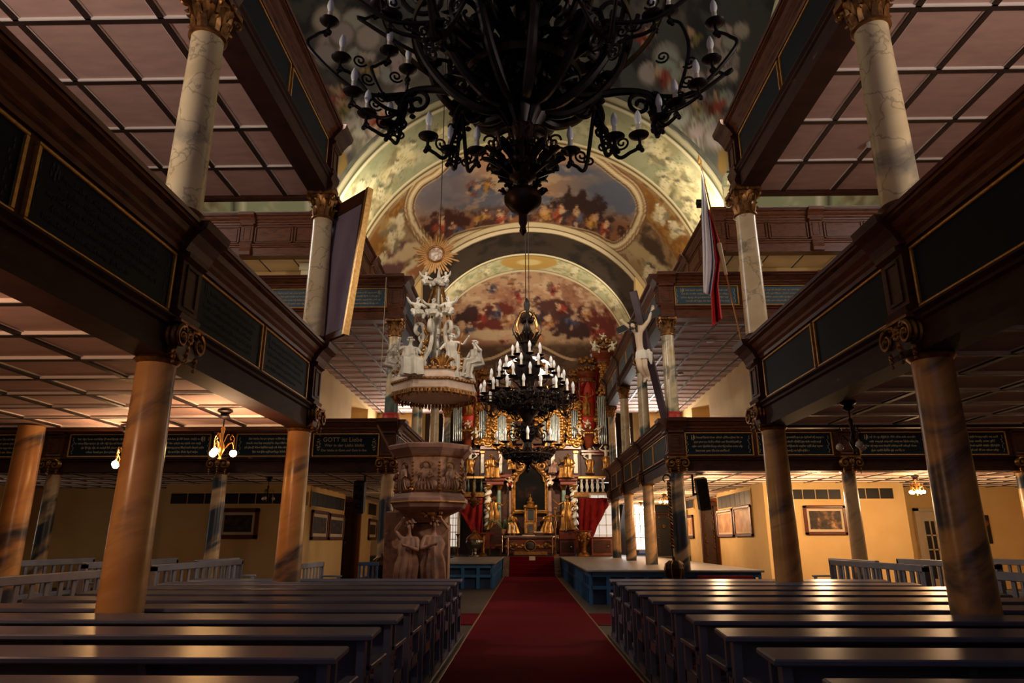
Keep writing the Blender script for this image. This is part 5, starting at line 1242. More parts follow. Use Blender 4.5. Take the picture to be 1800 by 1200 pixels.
# ------------------------------------------------------------------ chandeliers
def candle_meshes(s, bh=1.0):
    a = MB(); a.lathe([(.005, -.012), (.03, -.012), (.062, .006), (.066, .012), (.058, .01), (.03, -.004), (.012, .0), (.012, .02)], (0, 0, 0), 16); 
    b = MB(); b.lathe([(.017, .0), (.018, .005), (.0165, .085), (.014, .087)], (0, 0, 0), 12)
    c = MB(); c.lathe([(.012, .087), (.0165, .095), (.0235, .12), (.024, .135), (.02, .16), (.011, .185), (.002, .198)], (0, 0, 0), 14)
    for q in (a, b, c): q.v = [(x*s, y*s, z*s*bh) for x, y, z in q.v]
    return a.mesh('drip_pan', True), b.mesh('candle_sleeve', True), c.mesh('bulb', True)
def chandelier_arm(t, C, az, r, zpan, zhub, r0, CM, mat, rt=.014, scroll=True, dip=.24, light=False):
    b = BASE[t.name]; ca, sa = math.cos(az), math.sin(az); P = lambda q, z: Vector((C[0]+q*ca, C[1]+q*sa, z))
    pts = [P(r0, zhub), P(r0+(r-r0)*.25, zhub-.02*r), P(r0+(r-r0)*.5, (zhub+zpan)/2-dip*.5), P(r0+(r-r0)*.75, zpan-dip), P(r-.05*r, zpan-dip*.92), P(r, zpan-dip*.55), P(r, zpan-.005)]
    sm = smooth_open(pts, 5); q = MB(); q.tube(sm, [rt*1.5-(rt*.7)*i/len(sm) for i in range(len(sm))], 6)
    if scroll:
        u = Vector((ca, sa, 0)); z = Vector((0, 0, 1))
        q.tube(spiral(P(r*.72+r0*.2, zpan-dip*.45), u, z, dip*.38, 1.5, 20, PI*1.3), [rt*.8-.0003*i for i in range(21)], 5)
        q.tube(spiral(P(r*.5+r0*.4, (zhub+zpan)/2+.02), u, z, dip*.34, 1.4, 20, PI*.4, -1), [rt*.8-.0003*i for i in range(21)], 5)
        for k in (10, 16, 22): 
            if k < len(sm): q.ball(tuple(sm[k]), rt*2.2, 6, 5, (1, 1, .7))
    arm = q.build('arm', mat, t, True)
    loc = tuple(P(r, zpan)-b)
    subobj('drip_pan', CM[0], M['iron'], arm, loc); subobj('candle_sleeve', CM[1], M['sleeve'], arm, loc); subobj('bulb', CM[2], M['bulb'], arm, loc)
def leaf_ring(mb, C, r, z, n, L, up, w=.04, tilt=.5):
    for k in range(n):
        a = 2*PI*k/n; ca, sa = math.cos(a), math.sin(a)
        p = [(C[0]+(r+q*L*tilt)*ca, C[1]+(r+q*L*tilt)*sa, z+up*h*L) for q, h in ((0, 0), (.25, .45), (.6, .8), (1.05, .95), (1.2, .78))]
        mb.tube(p, [w*.5, w, w*1.05, w*.6, w*.2], 6, sx=.45)
        for s in (-1, 1): mb.ball((p[2][0]-s*w*1.1*sa, p[2][1]+s*w*1.1*ca, p[2][2]), w*.55, 5, 4)
Y1 = 5.0; c1 = atY(919, 330, Y1); C1 = (c1.x, Y1); z1f = lambda y: atY(919, y, Y1).z
t = thing('chandelier', 'huge black wrought-iron chandelier with unlit white candle bulbs hanging near the viewer', 'chandelier', (c1.x, Y1, z1f(412))); CH = t
k = .0049*1.0   # metres per pixel at the axis
zz = z1f
q = MB(); q.lathe([(.005, zz(414)), (.03, zz(406)), (.022, zz(398)), (.034, zz(392)), (.034, zz(378)), (.05, zz(374)), (.1, zz(369)), (.15, zz(356)), (.155, zz(348)), (.13, zz(338)), (.05, zz(332)), (.045, zz(322)), (.1, zz(316)), (.15, zz(302)), (.16, zz(290)), (.12, zz(284)), (.1, zz(262)), (.09, zz(235)), (.1, zz(210)), (.09, zz(195)), (.16, zz(160)), (.2, zz(120)), (.19, zz(60)), (.1, zz(40)), (.06, zz(0)), (.05, zz(-60)), (.12, zz(-80)), (.05, zz(-110)), (.03, zz(-260))], (C1[0], Y1, 0), 24); q.build('stem', M['iron2'], t, True)
q = MB(); leaf_ring(q, C1, .12, zz(345), 8, .1, .6, .03, .7); q.build('leaf_collar', M['iron'], t, True)
for a_ in ((.15, 298, 12, .19, .6, .05, .9), (.12, 312, 10, .13, .4, .04, .9), (.1, 225, 9, .26, 1, .06, .7), (.14, 200, 10, .3, .8, .065, .9), (.16, 160, 12, .34, .6, .075, 1.2), (.2, 100, 12, .36, .5, .075, 1.3)):
    q = MB(); leaf_ring(q, C1, a_[0], zz(a_[1]), *a_[2:]); q.build('leaf_collar', M['iron'], t, True)
for i in range(10):
    a = 2*PI*i/10; u = Vector((math.cos(a), math.sin(a), 0)); c = Vector((C1[0], Y1, zz(262)))
    q = MB(); q.tube(smooth_open([c+u*.08+Vector((0, 0, -.14)), c+u*.2+Vector((0, 0, -.05)), c+u*.24+Vector((0, 0, .08)), c+u*.13+Vector((0, 0, .17)), c+u*.06+Vector((0, 0, .1)), c+u*.12+Vector((0, 0, .03))], 5), .014, 6)
    q.tube(spiral(c+u*.3+Vector((0, 0, -.06)), u, (0, 0, 1), .08, 1.5), .01, 5); q.build('cage_scroll', M['iron2'], t, True)
for r, y, w in ((.5, 150, .035), (.95, 75, .04), (1.25, 20, .03)):
    q = MB(); zc_ = zz(y); pr = []
    seg = 64; vs = []; fs = []
    for i in range(seg):
        a = 2*PI*i/seg
        for dr, dz in ((-.008, -w), (.008, -w), (.008, w), (-.008, w)): vs.append((C1[0]+(r+dr)*math.cos(a), Y1+(r+dr)*math.sin(a), zc_+dz))
    for i in range(seg):
        for j in range(4): fs.append((i*4+j, i*4+(j+1) % 4, ((i+1) % seg)*4+(j+1) % 4, ((i+1) % seg)*4+j))
    q.add(vs, fs); q.build('hoop', M['iron2'], t)
def branch(q, P, r0, r1): sm = smooth_open(P, 6); q.tube(sm, [r0+(r1-r0)*i/len(sm) for i in range(len(sm))], 8)
Zv = Vector((0, 0, 1)); c = Vector((C1[0], Y1, 0))
for i in range(12):                              # thick foliate S-scrolls massed round the stem
    a = 2*PI*i/12+.13; u = Vector((math.cos(a), math.sin(a), 0)); q = MB()
    branch(q, [c+u*.12+Zv*zz(190), c+u*.34+Zv*zz(196), c+u*.62+Zv*zz(165), c+u*.85+Zv*zz(110), c+u*.95+Zv*zz(50)], .05, .03)
    q.tube(spiral(c+u*.55+Zv*zz(75), u, Zv, .25, 1.8, 30, 2), [.034-.0006*k for k in range(31)], 6); q.tube(spiral(c+u*.3+Zv*zz(115), u, Zv, .17, 1.6, 26, 4, -1), .026, 6); q.tube(spiral(c+u*.86+Zv*zz(10), u, Zv, .2, 1.6, 26, 0, -1), .024, 6)
    for rr, yy in ((.3, 185), (.45, 176), (.62, 150), (.75, 122)): q.ball(tuple(c+u*rr+Zv*zz(yy)), .06, 7, 5, (1.1, 1.1, .6))
    q.build('foliate_scroll', M['iron'], t, True)
CM1 = candle_meshes(1.3)
def cluster(node, cands, Yn):
    """a branch with its own little fan of candle arms"""
    n = atY(node[0], node[1], Y1+Yn); q = MB(); d = Vector((n.x-c.x, n.y-c.y, 0)); u = d.normalized(); b = BASE[CH.name]
    branch(q, [c+u*.15+Zv*(n.z+.0), c+d*.45+Zv*(n.z-.05), c+d*.8+Zv*(n.z+.02), n, n+u*.06-Zv*.14, n+u*.02-Zv*.28], .045, .02)
    q.tube(spiral(n-u*.1-Zv*.1, u, Zv, .12, 1.5, 24, .5), .02, 6); q.tube(spiral(n+u*.04-Zv*.3, u, Zv, .07, 1.5, 20, 1.5, -1), .014, 6)
    for k in range(6): q.ball(tuple(n+u*(.05*math.sin(k*2))+Vector((.04*math.cos(k*2.4), .04*math.sin(k*2.4), -.05*k))), .05-.004*k, 6, 5, (1, 1, .7))
    br = q.build('branch', M['iron'], CH, True)
    for px, py, Yo in cands:
        p = atY(px, py, Y1+Yo); h = Vector((p.x-n.x, p.y-n.y, 0)); L = max(h.length, .05); hd = h.normalized(); q = MB(); low = min(n.z-.12, p.z-.1)
        if p.z-n.z > .2: P = [n, n+hd*(L*.45+.1)-Zv*.08, p-Zv*((p.z-n.z)*.55)+hd*.14, p-Zv*.16+hd*.1, p-Zv*.08+hd*.01, p-Zv*.005]
        else: P = [n-Zv*.06, n+hd*L*.12-Zv*.2 if n.z-.2 > low-.1 else n+hd*L*.15+Zv*(low-n.z), Vector((n.x, n.y, 0))+hd*L*.45+Zv*(low-.04), Vector((n.x, n.y, 0))+hd*L*.8+Zv*(p.z-.13), Vector((p.x, p.y, p.z-.09)), p-Zv*.005]
        branch(q, P, .019, .013); q.tube(spiral(Vector((n.x, n.y, 0))+hd*L*.6+Zv*((low+p.z)/2+.02), hd, Zv, .065, 1.5, 20, 3.6), .0095, 5); q.tube(spiral(Vector((n.x, n.y, 0))+hd*L*.3+Zv*(low+.03), hd, Zv, .05, 1.4, 18, 1, -1), .0095, 5)
        q.ball(tuple(Vector((p.x, p.y, p.z-.1))), .03, 6, 5); q.ball(tuple(Vector((p.x, p.y, p.z-.13))+hd*.02), .022, 6, 5)
        arm = q.build('arm', M['iron'], CH, True); loc = tuple(p-b)
        subobj('drip_pan', CM1[0], M['iron'], arm, loc); subobj('candle_sleeve', CM1[1], M['sleeve'], arm, loc); subobj('bulb', CM1[2], M['bulb'], arm, loc)
cluster((716, 165), [(645, 202, 0), (684, 222, .12), (621, 164, -.12), (600, 104, -.1), (579, 40, -.1), (717, 124, .3), (684, 92, .1)], .15)
cluster((1143, 168), [(1160, 210, .1), (1188, 184, 0), (1226, 150, -.12), (1251, 107, 0), (1257, 42, -.1), (1176, 22, .1)], .15)
cluster((812, 186), [(753, 242, 0), (791, 266, .1), (838, 268, .08)], .12)
cluster((1046, 178), [(1003, 268, .1), (1081, 243, .1), (1123, 240, 0)], .12)
cluster((1003, 110), [(983, 172, .6), (1057, 142, .4), (1003, 60, .4)], .45); cluster((850, 110), [(848, 172, .6), (790, 142, .4), (845, 60, .4), (665, 12, .1)], .45)
for sx in (-1, 1):                               # the branches on the viewer's side, swung out overhead
    cluster((918+sx*150, 40), [(918+sx*230, 30, -.7), (918+sx*280, -40, -.8), (918+sx*170, -60, -1.1), (918+sx*90, -30, -.9)], -.6)
    cluster((918+sx*60, -60), [(918+sx*40, -150, -1.2), (918+sx*110, -170, -1.0)], -.8)
Y2 = YC; c2 = atY(927, 700, Y2); C2 = (c2.x, Y2); zz = lambda y: atY(927, y, Y2).z
t = thing('chandelier', 'dark many-tiered chandelier crowded with white candle bulbs hanging before the organ', 'chandelier', (c2.x, Y2, zz(832))); 
q = MB(); q.lathe([(.005, zz(832)), (.05, zz(826)), (.03, zz(818)), (.1, zz(812)), (.2, zz(806)), (.24, zz(798)), (.1, zz(788)), (.08, zz(778)), (.16, zz(768)), (.2, zz(758)), (.16, zz(748)), (.08, zz(742)), (.14, zz(732)), (.26, zz(722)), (.36, zz(712)), (.34, zz(704)), (.2, zz(696)), (.12, zz(688)), (.16, zz(670)), (.26, zz(655)), (.28, zz(642)), (.14, zz(634)), (.08, zz(620)), (.15, zz(606)), (.19, zz(590)), (.1, zz(584)), (.06, zz(570)), (.1, zz(560)), (.04, zz(550)), (.07, zz(535)), (.015, zz(524))], (C2[0], Y2, 0), 28); q.build('body', M['iron'], t, True)
for r_, y_, a_ in ((.5, 800, (16, .12, .9, .035, .6)), (.58, 716, (18, .16, .9, .04, .5)), (.18, 604, (10, .22, 1, .03, .5)), (.12, 565, (8, .16, 1, .02, .6)), (.24, 752, (10, .12, .5, .03, .8))):
    q = MB(); leaf_ring(q, C2, r_, zz(y_), *a_); q.tube([(C2[0]+r_*math.cos(b), Y2+r_*math.sin(b), zz(y_)) for b in np.linspace(0, 2*PI, 40)], .02, 6); q.build('leaf_band', M['iron2'], t, True)
for i in range(8):
    a = 2*PI*i/8; u = Vector((math.cos(a), math.sin(a), 0)); c = Vector((C2[0], Y2, 0)); z = Vector((0, 0, 1)); q = MB()
    q.tube(smooth_open([c+u*.15+z*zz(600), c+u*.3+z*zz(580), c+u*.2+z*zz(556), c+u*.06+z*zz(548)], 6), .014, 6); q.build('crown_scroll', M['brass' if i % 2 else 'iron2'], t, True)
    for r_, y_, R_, o_ in ((.3, 765, .12, 0), (.5, 690, .13, 2)): q = MB(); q.tube(spiral(c+u*r_+z*zz(y_), u, z, R_, 1.5, 22, o_), .014, 6); q.build('scroll', M['brass' if i % 2 else 'iron2'], t, True)
for r_, y_, n_ in ((.6, 712, 22), (.42, 720, 16), (.46, 800, 16), (.3, 806, 12), (.7, 700, 26), (.25, 760, 10)):
    for i in range(n_):                          # rings of iron scrolls
        a = 2*PI*i/n_; u = Vector((math.cos(a), math.sin(a), 0)); w = Vector((-math.sin(a), math.cos(a), 0)); q = MB(); o_ = Vector((C2[0], Y2, zz(y_)))+u*r_
        q.tube(spiral(o_, w, (0, 0, 1), .1, 1.4, 16, i), .014, 5); q.tube(spiral(o_-u*.05, u, (0, 0, 1), .08, 1.3, 14, i*2.), .014, 5); q.ball(tuple(o_), .03, 5, 4); q.build('scroll', M['iron'], t, True)
    q = MB(); q.tube([(C2[0]+r_*math.cos(a), Y2+r_*math.sin(a), zz(y_)) for a in np.linspace(0, 2*PI, 40)], .02, 6); q.build('hoop', M['iron'], t, True)
for i in range(8):                               # little openwork baskets under the outer ring
    a = 2*PI*i/8+.3; cx, cy = C2[0]+.82*math.cos(a), Y2+.82*math.sin(a); q = MB()
    for j in range(7):
        b = 2*PI*j/7; q.tube([(cx+r*math.cos(b), cy+r*math.sin(b), zz(y)) for r, y in ((.17, 702), (.165, 712), (.1, 722), (.02, 727))], .009, 5)
    q.tube([(cx+.17*math.cos(b), cy+.17*math.sin(b), zz(702)) for b in np.linspace(0, 2*PI, 20)], .011, 5); q.build('basket', M['iron'], t, True)
for i in range(3):
    a = 2*PI*i/3; q = MB(); q.tube([(C2[0]+.05*math.cos(a), Y2+.05*math.sin(a), zz(540)), (C2[0]+.03*math.cos(a), Y2+.03*math.sin(a), 20.0)], .009, 5); q.build('suspension_cable', M['rope'], t)
CM2 = candle_meshes(1.45, 1.0)
for n, r, y, hub, off in ((18, .95, 699, 712, .1), (14, .76, 675, 690, .3), (10, .56, 655, 664, .1), (7, .3, 628, 640, .4), (8, .62, 782, 795, 0)):
    for i in range(n): chandelier_arm(t, C2, 2*PI*i/n+off, r, zz(y), zz(hub), .1, CM2, M['iron2'], .013, False, .1)
# ------------------------------------------------------------------ crucifix, flag, tilted panel
top = atY(1113, 512, 16.35); bot = atY(1171, 744, 17.0)
ax = (top-bot).normalized()
t = thing('crucifix', 'large dark wooden crucifix leaning out from the lower gallery corner, flag side', 'crucifix', tuple(bot))
la = atY(1086, 582, 16.9); ra = atY(1160, 546, 16.25); wv = (ra-la).normalized(); nv = wv.cross(ax).normalized()
if nv.y > 0: nv = -nv
wv2 = ax.cross(nv).normalized()
if wv2.dot(wv) < 0: wv2 = -wv2
def bar(p, q, w, d, nm, mat, par):
    a = (q-p).normalized(); s = a.cross(nv).normalized(); mb = MB()
    vs = [tuple(e+s*i*w/2+nv*j*d/2) for e in (p, q) for i, j in ((-1, -1), (1, -1), (1, 1), (-1, 1))]
    mb.add(vs, [(0, 1, 2, 3), (7, 6, 5, 4), (0, 4, 5, 1), (1, 5, 6, 2), (2, 6, 7, 3), (3, 7, 4, 0)]); return mb.build(nm, mat, par)
bar(bot, top, .17, .12, 'upright', pm('dark_violet_brown_beam', [(52, 36, 42), (74, 54, 62)], 3, .45), t); bar(la, ra, .16, .12, 'crossbeam', M['iron2'] if False else M['black'], t)
# corpus: built straight from points on the cross
def onX(px, py, d): return atY(px, py, 16.6)+nv*d
Pm = lambda px, py, off=.0: tuple(atY(px, py, 16.42+off))
H = 1.95
Jc = dict(pel=Pm(1128, 622), waist=Pm(1124, 608), chest=Pm(1122, 588), neck0=Pm(1121, 574), neck=Pm(1117, 570, -.05), head0=Pm(1112, 575, -.14), head1=Pm(1113, 566, -.16),
          shL=Pm(1112, 578), shR=Pm(1132, 575), elL=Pm(1103, 572, .1), elR=Pm(1141, 562, -.06), wrL=Pm(1094, 565, .32), wrR=Pm(1146, 545, -.1),
          hipL=Pm(1123, 628), hipR=Pm(1132, 626), knL=Pm(1124, 645, -.12), knR=Pm(1133, 644, -.12), anL=Pm(1135, 665, .04), anR=Pm(1141, 663, .04), toeL=Pm(1132, 672, -.06), toeR=Pm(1141, 670, -.06), face=(-.5, -.8, -.35))
def scaled_body():
    """same joint graph as the other figures, radii for a life-size body"""
    o = Vector(Jc['pel']); s = 1/H
    Jn = {k: (tuple((Vector(v)-o)*s) if k != 'face' else v) for k, v in Jc.items()}
    me = body_mesh(Jn, 1.12, True, 1); return me, o, Jn
me, o, Jn = scaled_body()
cb = subobj('corpus', me, M['corpus'], t, tuple(o-bot), (0, 0, 0), H)
subobj('hair', hair_mesh(Jn, 'beard'), M['hair'], cb)
mb = MB(); pz = Vector(Jn['pel'])
dm = drape_mesh([(pz.x-.004, pz.y, pz.z+.035, .066, .056), (pz.x, pz.y-.006, pz.z, .078, .066), (pz.x+.002, pz.y-.01, pz.z-.05, .085, .066), (pz.x+.004, pz.y-.014, pz.z-.08, .08, .06)], 11, .08, 40, 'loincloth'); subobj('loincloth', dm, M['linen'], cb)
mb = MB(); mb.tube([(pz.x+.07, pz.y-.03, pz.z+.02), (pz.x+.1, pz.y-.05, pz.z-.0), (pz.x+.1, pz.y-.04, pz.z-.08), (pz.x+.11, pz.y-.03, pz.z-.14)], [.02, .03, .026, .01], 8); mb.ball((pz.x+.08, pz.y-.04, pz.z+.03), .026, 8, 6); subobj('knot', mb.mesh('knot', True), M['linen'], cb)
mb = MB()
for px, py, of in ((1094, 565, .36), (1146, 545, -.06)):
    v = (Vector(Pm(px, py, of))-o)/H; mb.tube([tuple(v), tuple(v+nv*.05/H*1)], .006, 6)
subobj('nails', mb.mesh('nails'), M['iron'], cb)
# flag
p0 = atY(1305, 606, 10.25); p1 = atY(1231, 288, 10.6); t = thing('flag', 'white over red flag hanging from a slender pole at the nave gallery corner', 'flag', tuple(p0))
q = MB(); q.tube([p0, p1], .013, 8); q.build('pole', M['brass'], t, True)
q = MB(); a = p0.lerp(p1, .36); b = p0.lerp(p1, .53); q.tube([a, b], [.025, .04], 10); q.build('socket', pm('tan_pole_sleeve', [(196, 160, 120)], rough=.5), t, True)
q = MB(); d = (p1-p0).normalized(); q.tube([p1, p1+d*.05, p1+d*.1, p1+d*.2], [.02, .035, .025, .003], 8); q.build('finial', M['brass'], t, True)
def cloth(nm, L, Rr, mat, seed, ny=.14):
    """L, Rr: pixel outlines from top to bottom; real folds in depth"""
    n = 40; m_ = 26; vs = []
    def along(P, s):
        s *= len(P)-1; i = min(int(s), len(P)-2); f = s-i; return P[i][0]+(P[i+1][0]-P[i][0])*f, P[i][1]+(P[i+1][1]-P[i][1])*f
    for i in range(n+1):
        s = i/n; l = along(L, s); r = along(Rr, s)
        for j in range(m_+1):
            u = j/m_; x = l[0]+(r[0]-l[0])*u; y = l[1]+(r[1]-l[1])*u
            vs.append(atY(x, y, 10.5+ny*math.sin(u*9+seed+s*1.4)*(.25+.75*s)*.6+.03*math.sin(u*23+s*3)))
    w = m_+1; fs = [(i*w+j, i*w+j+1, (i+1)*w+j+1, (i+1)*w+j) for i in range(n) for j in range(m_)]
    me_ = MB(); me_.add(vs, fs); ob = me_.build(nm, M[mat], t, True); sd_ = ob.modifiers.new('thick', 'SOLIDIFY'); sd_.thickness = .004; return ob
cloth('white_half', [(1233, 300), (1233, 380), (1236, 470), (1237, 514)], [(1236, 312), (1248, 380), (1257, 460), (1256, 478), (1250, 520)], 'flagw', 0)
cloth('red_half', [(1245, 366), (1256, 430), (1258, 470), (1250, 515), (1252, 574)], [(1247, 372), (1257, 402), (1268, 432), (1262, 500), (1269, 560)], 'flagr', 2)
q = MB()
for i in range(5): c = p0.lerp(p1, .56+.085*i); q.tube([tuple(c+Vector((-.035, -.02, .0))), tuple(c+Vector((.02, -.02, .005)))], .005, 5)
q.build('flag_tie', M['brass'], t)
# tilted cloth panel
TL, TR, BR, BL = atY(572, 376, 10.62), atY(650, 331, 9.95), atY(607, 588, 9.8), atY(560, 607, 10.5)
nrm = (TR-TL).cross(BL-TL).normalized()
if nrm.y > 0: nrm = -nrm
t = thing('tilted_panel', 'tall mauve-grey cloth panel with a gilt edge, tilted out beside the nave gallery column', 'panel', tuple(BL))
def quad_slab(P, d0, d1, nm, mat):
    vs = [tuple(p+nrm*d0) for p in P]+[tuple(p+nrm*d1) for p in P]
    mb = MB(); mb.add(vs, [(0, 1, 2, 3), (7, 6, 5, 4)]+[(i, (i+1) % 4, 4+(i+1) % 4, 4+i) for i in range(4)]); return mb.build(nm, mat, t)
lerp2 = lambda u, v: (TL.lerp(TR, u)).lerp(BL.lerp(BR, u), v)
quad_slab([lerp2(.0, .02), lerp2(.94, .02), lerp2(.94, .96), lerp2(.0, .96)], .0, .015, 'cloth', M['purple'])
for nm, a, b, c, d in (('rail', (0, -.0), (1, -.0), (1, .09), (0, .09)), ('rail', (0, .955), (1, .955), (1, 1), (0, 1)), ('stile', (.91, .0), (.965, .0), (.965, 1), (.91, 1))):
    quad_slab([lerp2(*a), lerp2(*b), lerp2(*c), lerp2(*d)], -.02, .035, nm, M['wood'])
quad_slab([lerp2(.965, .0), lerp2(1.02, .0), lerp2(1.02, 1), lerp2(.965, 1)], -.06, .05, 'gilt_edge', M['goldline'])
q = MB(); q.tube([TL, TL+Vector((.0, .25, .15))], .012, 6); q.tube([lerp2(0, .5), lerp2(0, .5)+Vector((0, .2, 0))], .012, 6); q.build('hanger', M['iron'], t)
# floodlight housings on the topmost gallery ends
for s, sd in SIDES:
    c = Vector((XC+s*5.35, 19.35, 11.52)); t = thing('floodlight', f'small black floodlight on the end of the topmost gallery, {sd} side', 'floodlight', tuple(c))
    m = Matrix.Translation(c) @ Matrix.Rotation(R(-28), 4, 'X'); q = MB(m); q.bbox(-.14, .14, -.12, .02, -.1, .1, .02); q.build('housing', M['black'], t)
    q = MB(m); q.box(-.12, .12, .021, .03, -.08, .08); q.build('lens', M['lampc'], t)
    q = MB(); q.box(c.x-.15, c.x+.15, c.y-.08, c.y-.04, c.z-.16, c.z-.08); q.build('bracket', M['iron'], t)
# ------------------------------------------------------------------ altar
YA = 33.5; ap = lambda px, py, Y=YA: atY(px, py, Y)
def abox(mb, x0, x1, y0, y1, Y, d=.3, b=.02):
    a = ap(x0, y1, Y); c = ap(x1, y0, Y); mb.bbox(a.x, c.x, Y, Y+d, a.z, c.z, min(b, (c.x-a.x)*.2, (c.z-a.z)*.2)); return mb
t = thing('altar_table', 'gilded altar table with oval medallion in front of the altar painting', 'altar', tuple(ap(932, 975)))
q = MB(); abox(q, 889, 977, 946, 974, YA+.1, .9, .05); q.build('body', M['mahog'], t)
q = MB(); abox(q, 886, 980, 941, 946, YA, 1.1); q.build('table_top', M['stone2'], t)
q = MB(); abox(q, 903, 962, 969, 976, YA-.08, .3, .03); q.build('plinth', M['gold'], t)
q = MB()
for k in range(9):
    for s in (-1, 1):
        c = ap(932+s*(14+k*3.6), 959+3*math.sin(k*1.1), YA+.05); q.ball(tuple(c), .1, 8, 6, (1.1, .7, .9))
    for s in (-1, 1): q.tube(spiral(ap(932+s*30, 958, YA+.02), (1, 0, 0), (0, 0, 1), .22, 1.5, 22, 0, s), .045, 6)
q.tube([ap(900, 962, YA+.08), ap(964, 962, YA+.08)], .06, 8)
q.build('carved_scrolls', M['gold'], t, True)
q = MB(); c = ap(932, 959, YA-.02); q.tube([(c.x+.26*math.cos(a), c.y, c.z+.24*math.sin(a)) for a in np.linspace(0, 2*PI, 30)], .04, 8); q.build('oval_medallion_ring', M['gold_old'], t, True)
q = MB(); q.ball(tuple(c), .22, 16, 10, (1, .2, .9)); q.build('medallion', M['canvas'], t, True)
t = thing('altar_rail', 'thin pale metal rail framing the front of the altar table', 'rail', tuple(ap(932, 976, YA-.7)))
for x in (893, 971): q = MB(); q.tube([ap(x, 977, YA-.7), ap(x, 944, YA-.7)], .022, 8); q.build('post', M['silver'], t, True)
q = MB(); q.tube([ap(893, 944, YA-.7), ap(971, 944, YA-.7)], .022, 8); q.build('top_bar', M['silver'], t, True)
for x in (883, 981): q = MB(); q.tube([ap(x, 970, YA), ap(x, 940, YA), ap(x+(10 if x < 900 else -10), 944, YA-.7)], .022, 8); q.build('side_bar', M['silver'], t, True)
q = MB(); a = ap(918, 941, YA+.2); b = ap(940, 939, YA+.2); q.bbox(a.x, b.x, YA+.1, YA+.6, a.z, a.z+.03, .005); tag(q.build('altar_cloth', M['linen']), 'small white cloth laid on the altar table', 'cloth')
t = thing('lectern_book', 'dark open book resting on the altar table beside the white cloth', 'book', tuple(ap(948, 938, YA+.2)))
a = ap(937, 941, YA+.15); b = ap(956, 934, YA+.15); q = MB(); q.bbox(a.x, b.x, YA+.1, YA+.45, a.z, a.z+.14, .03); q.build('cover', M['wood'], t)
q = MB(); q.bbox(a.x+.04, b.x-.04, YA+.12, YA+.43, a.z+.14, a.z+.17, .01); q.build('pages', M['linen'], t)
# tabernacle
YT = 34.4; t = thing('tabernacle', 'small gilded tabernacle with dark glazed door on the altar', 'tabernacle', tuple(ap(932, 938, YT)))
q = MB(); abox(q, 922, 943, 917, 938, YT, .4); q.build('base', M['gold'], t); q = MB(); abox(q, 927, 938, 921, 936, YT-.03, .05); q.build('base_panel', M['canvas'], t)
q = MB(); abox(q, 925, 941, 893, 917, YT+.02, .35); q.build('case', M['gold_old'], t); q = MB(); abox(q, 928, 938, 896, 914, YT-.02, .05); q.build('door', M['dark'], t)
for x in (923, 942): q = MB(); q.tube([ap(x, 917, YT), ap(x, 893, YT)], .05, 8); q.ball(tuple(ap(x, 890, YT)), .09, 8, 6); q.build('colonnette', M['gold'], t, True)
q = MB(); c = ap(932.5, 893, YT+.1); q.lathe([(.32, 0), (.34, .05), (.24, .1), (.16, .2), (.2, .3), (.08, .36), (.1, .46), (.02, .55), (.01, .68)], tuple(c), 12); q.build('crest', M['gold'], t, True)
# retable
YR = 34.9; t = thing('retable', 'dark marbled altar retable with twisted white and gold columns and broken entablature', 'retable', tuple(ap(932, 938, YR)))
q = MB(); abox(q, 858, 1008, 846, 940, YR+.15, .4); q.build('back_wall', M['wood'], t)
for x0, x1 in ((853, 886), (984, 1016)): q = MB(); abox(q, x0, x1, 933, 965, YR-.75, .8); q.build('pedestal', M['mahog'], t); 
for x0, x1 in ((855, 885), (985, 1013)):
    q = MB(); abox(q, x0-2, x1+2, 839, 845, YR-.85, 1.0, .05); abox(q, x0, x1, 845, 852, YR-.75, .9, .03); abox(q, x0-4, x1+4, 834, 839, YR-.95, 1.1, .05); q.build('entablature', M['mahog'], t)
for x0, x1 in ((885, 906), (958, 985)): q = MB(); abox(q, x0, x1, 832, 842, YR-.2, .5, .05); q.build('entablature', M['mahog'], t)
for x, nm, mt in ((857, 'twisted_column', 'creamw'), (1010, 'twisted_column', 'creamw')):
    z0 = ap(x, 932, YR-.6).z; z1 = ap(x, 852, YR-.6).z; c = ap(x, 932, YR-.6); q = MB(); n = 90
    q.tube([(c.x+.07*math.cos(i*.42), c.y+.07*math.sin(i*.42), z0+(z1-z0)*i/n) for i in range(n+1)], .13, 10); q.build(nm, M['white'], t, True)
    q = MB(); q.tube([(c.x+.17*math.cos(i*.42+1), c.y+.17*math.sin(i*.42+1), z0+(z1-z0)*i/n) for i in range(n+1)], .035, 6); q.lathe([(.2, 0), (.22, .05), (.14, .12)], (c.x, c.y, z0), 14); q.lathe([(.14, -.25), (.2, -.12), (.26, -.03), (.26, 0)], (c.x, c.y, z1), 14); q.build('gilt_garland', M['gold'], t, True)
for x in (877, 992):
    q = MB(); a = ap(x, 933, YR-.2); z1 = ap(x, 858, YR-.2).z; q.lathe([(.11, 0), (.1, (z1-a.z)*.5), (.09, z1-a.z)], tuple(a), 16); q.build('green_column', pm('grey_green_marble', [(96, 124, 112), (140, 158, 140)], 5, .25), t, True)
    q = MB(); q.lathe([(.1, -.1), (.18, .1), (.2, .14)], (a.x, a.y, z1), 12); q.build('gilt_capital', M['gold'], t, True)
for x in (898, 966): q = MB(); abox(q, x-3, x+3, 862, 936, YR-.05, .2, .02); q.build('pilaster', M['stone2'], t)
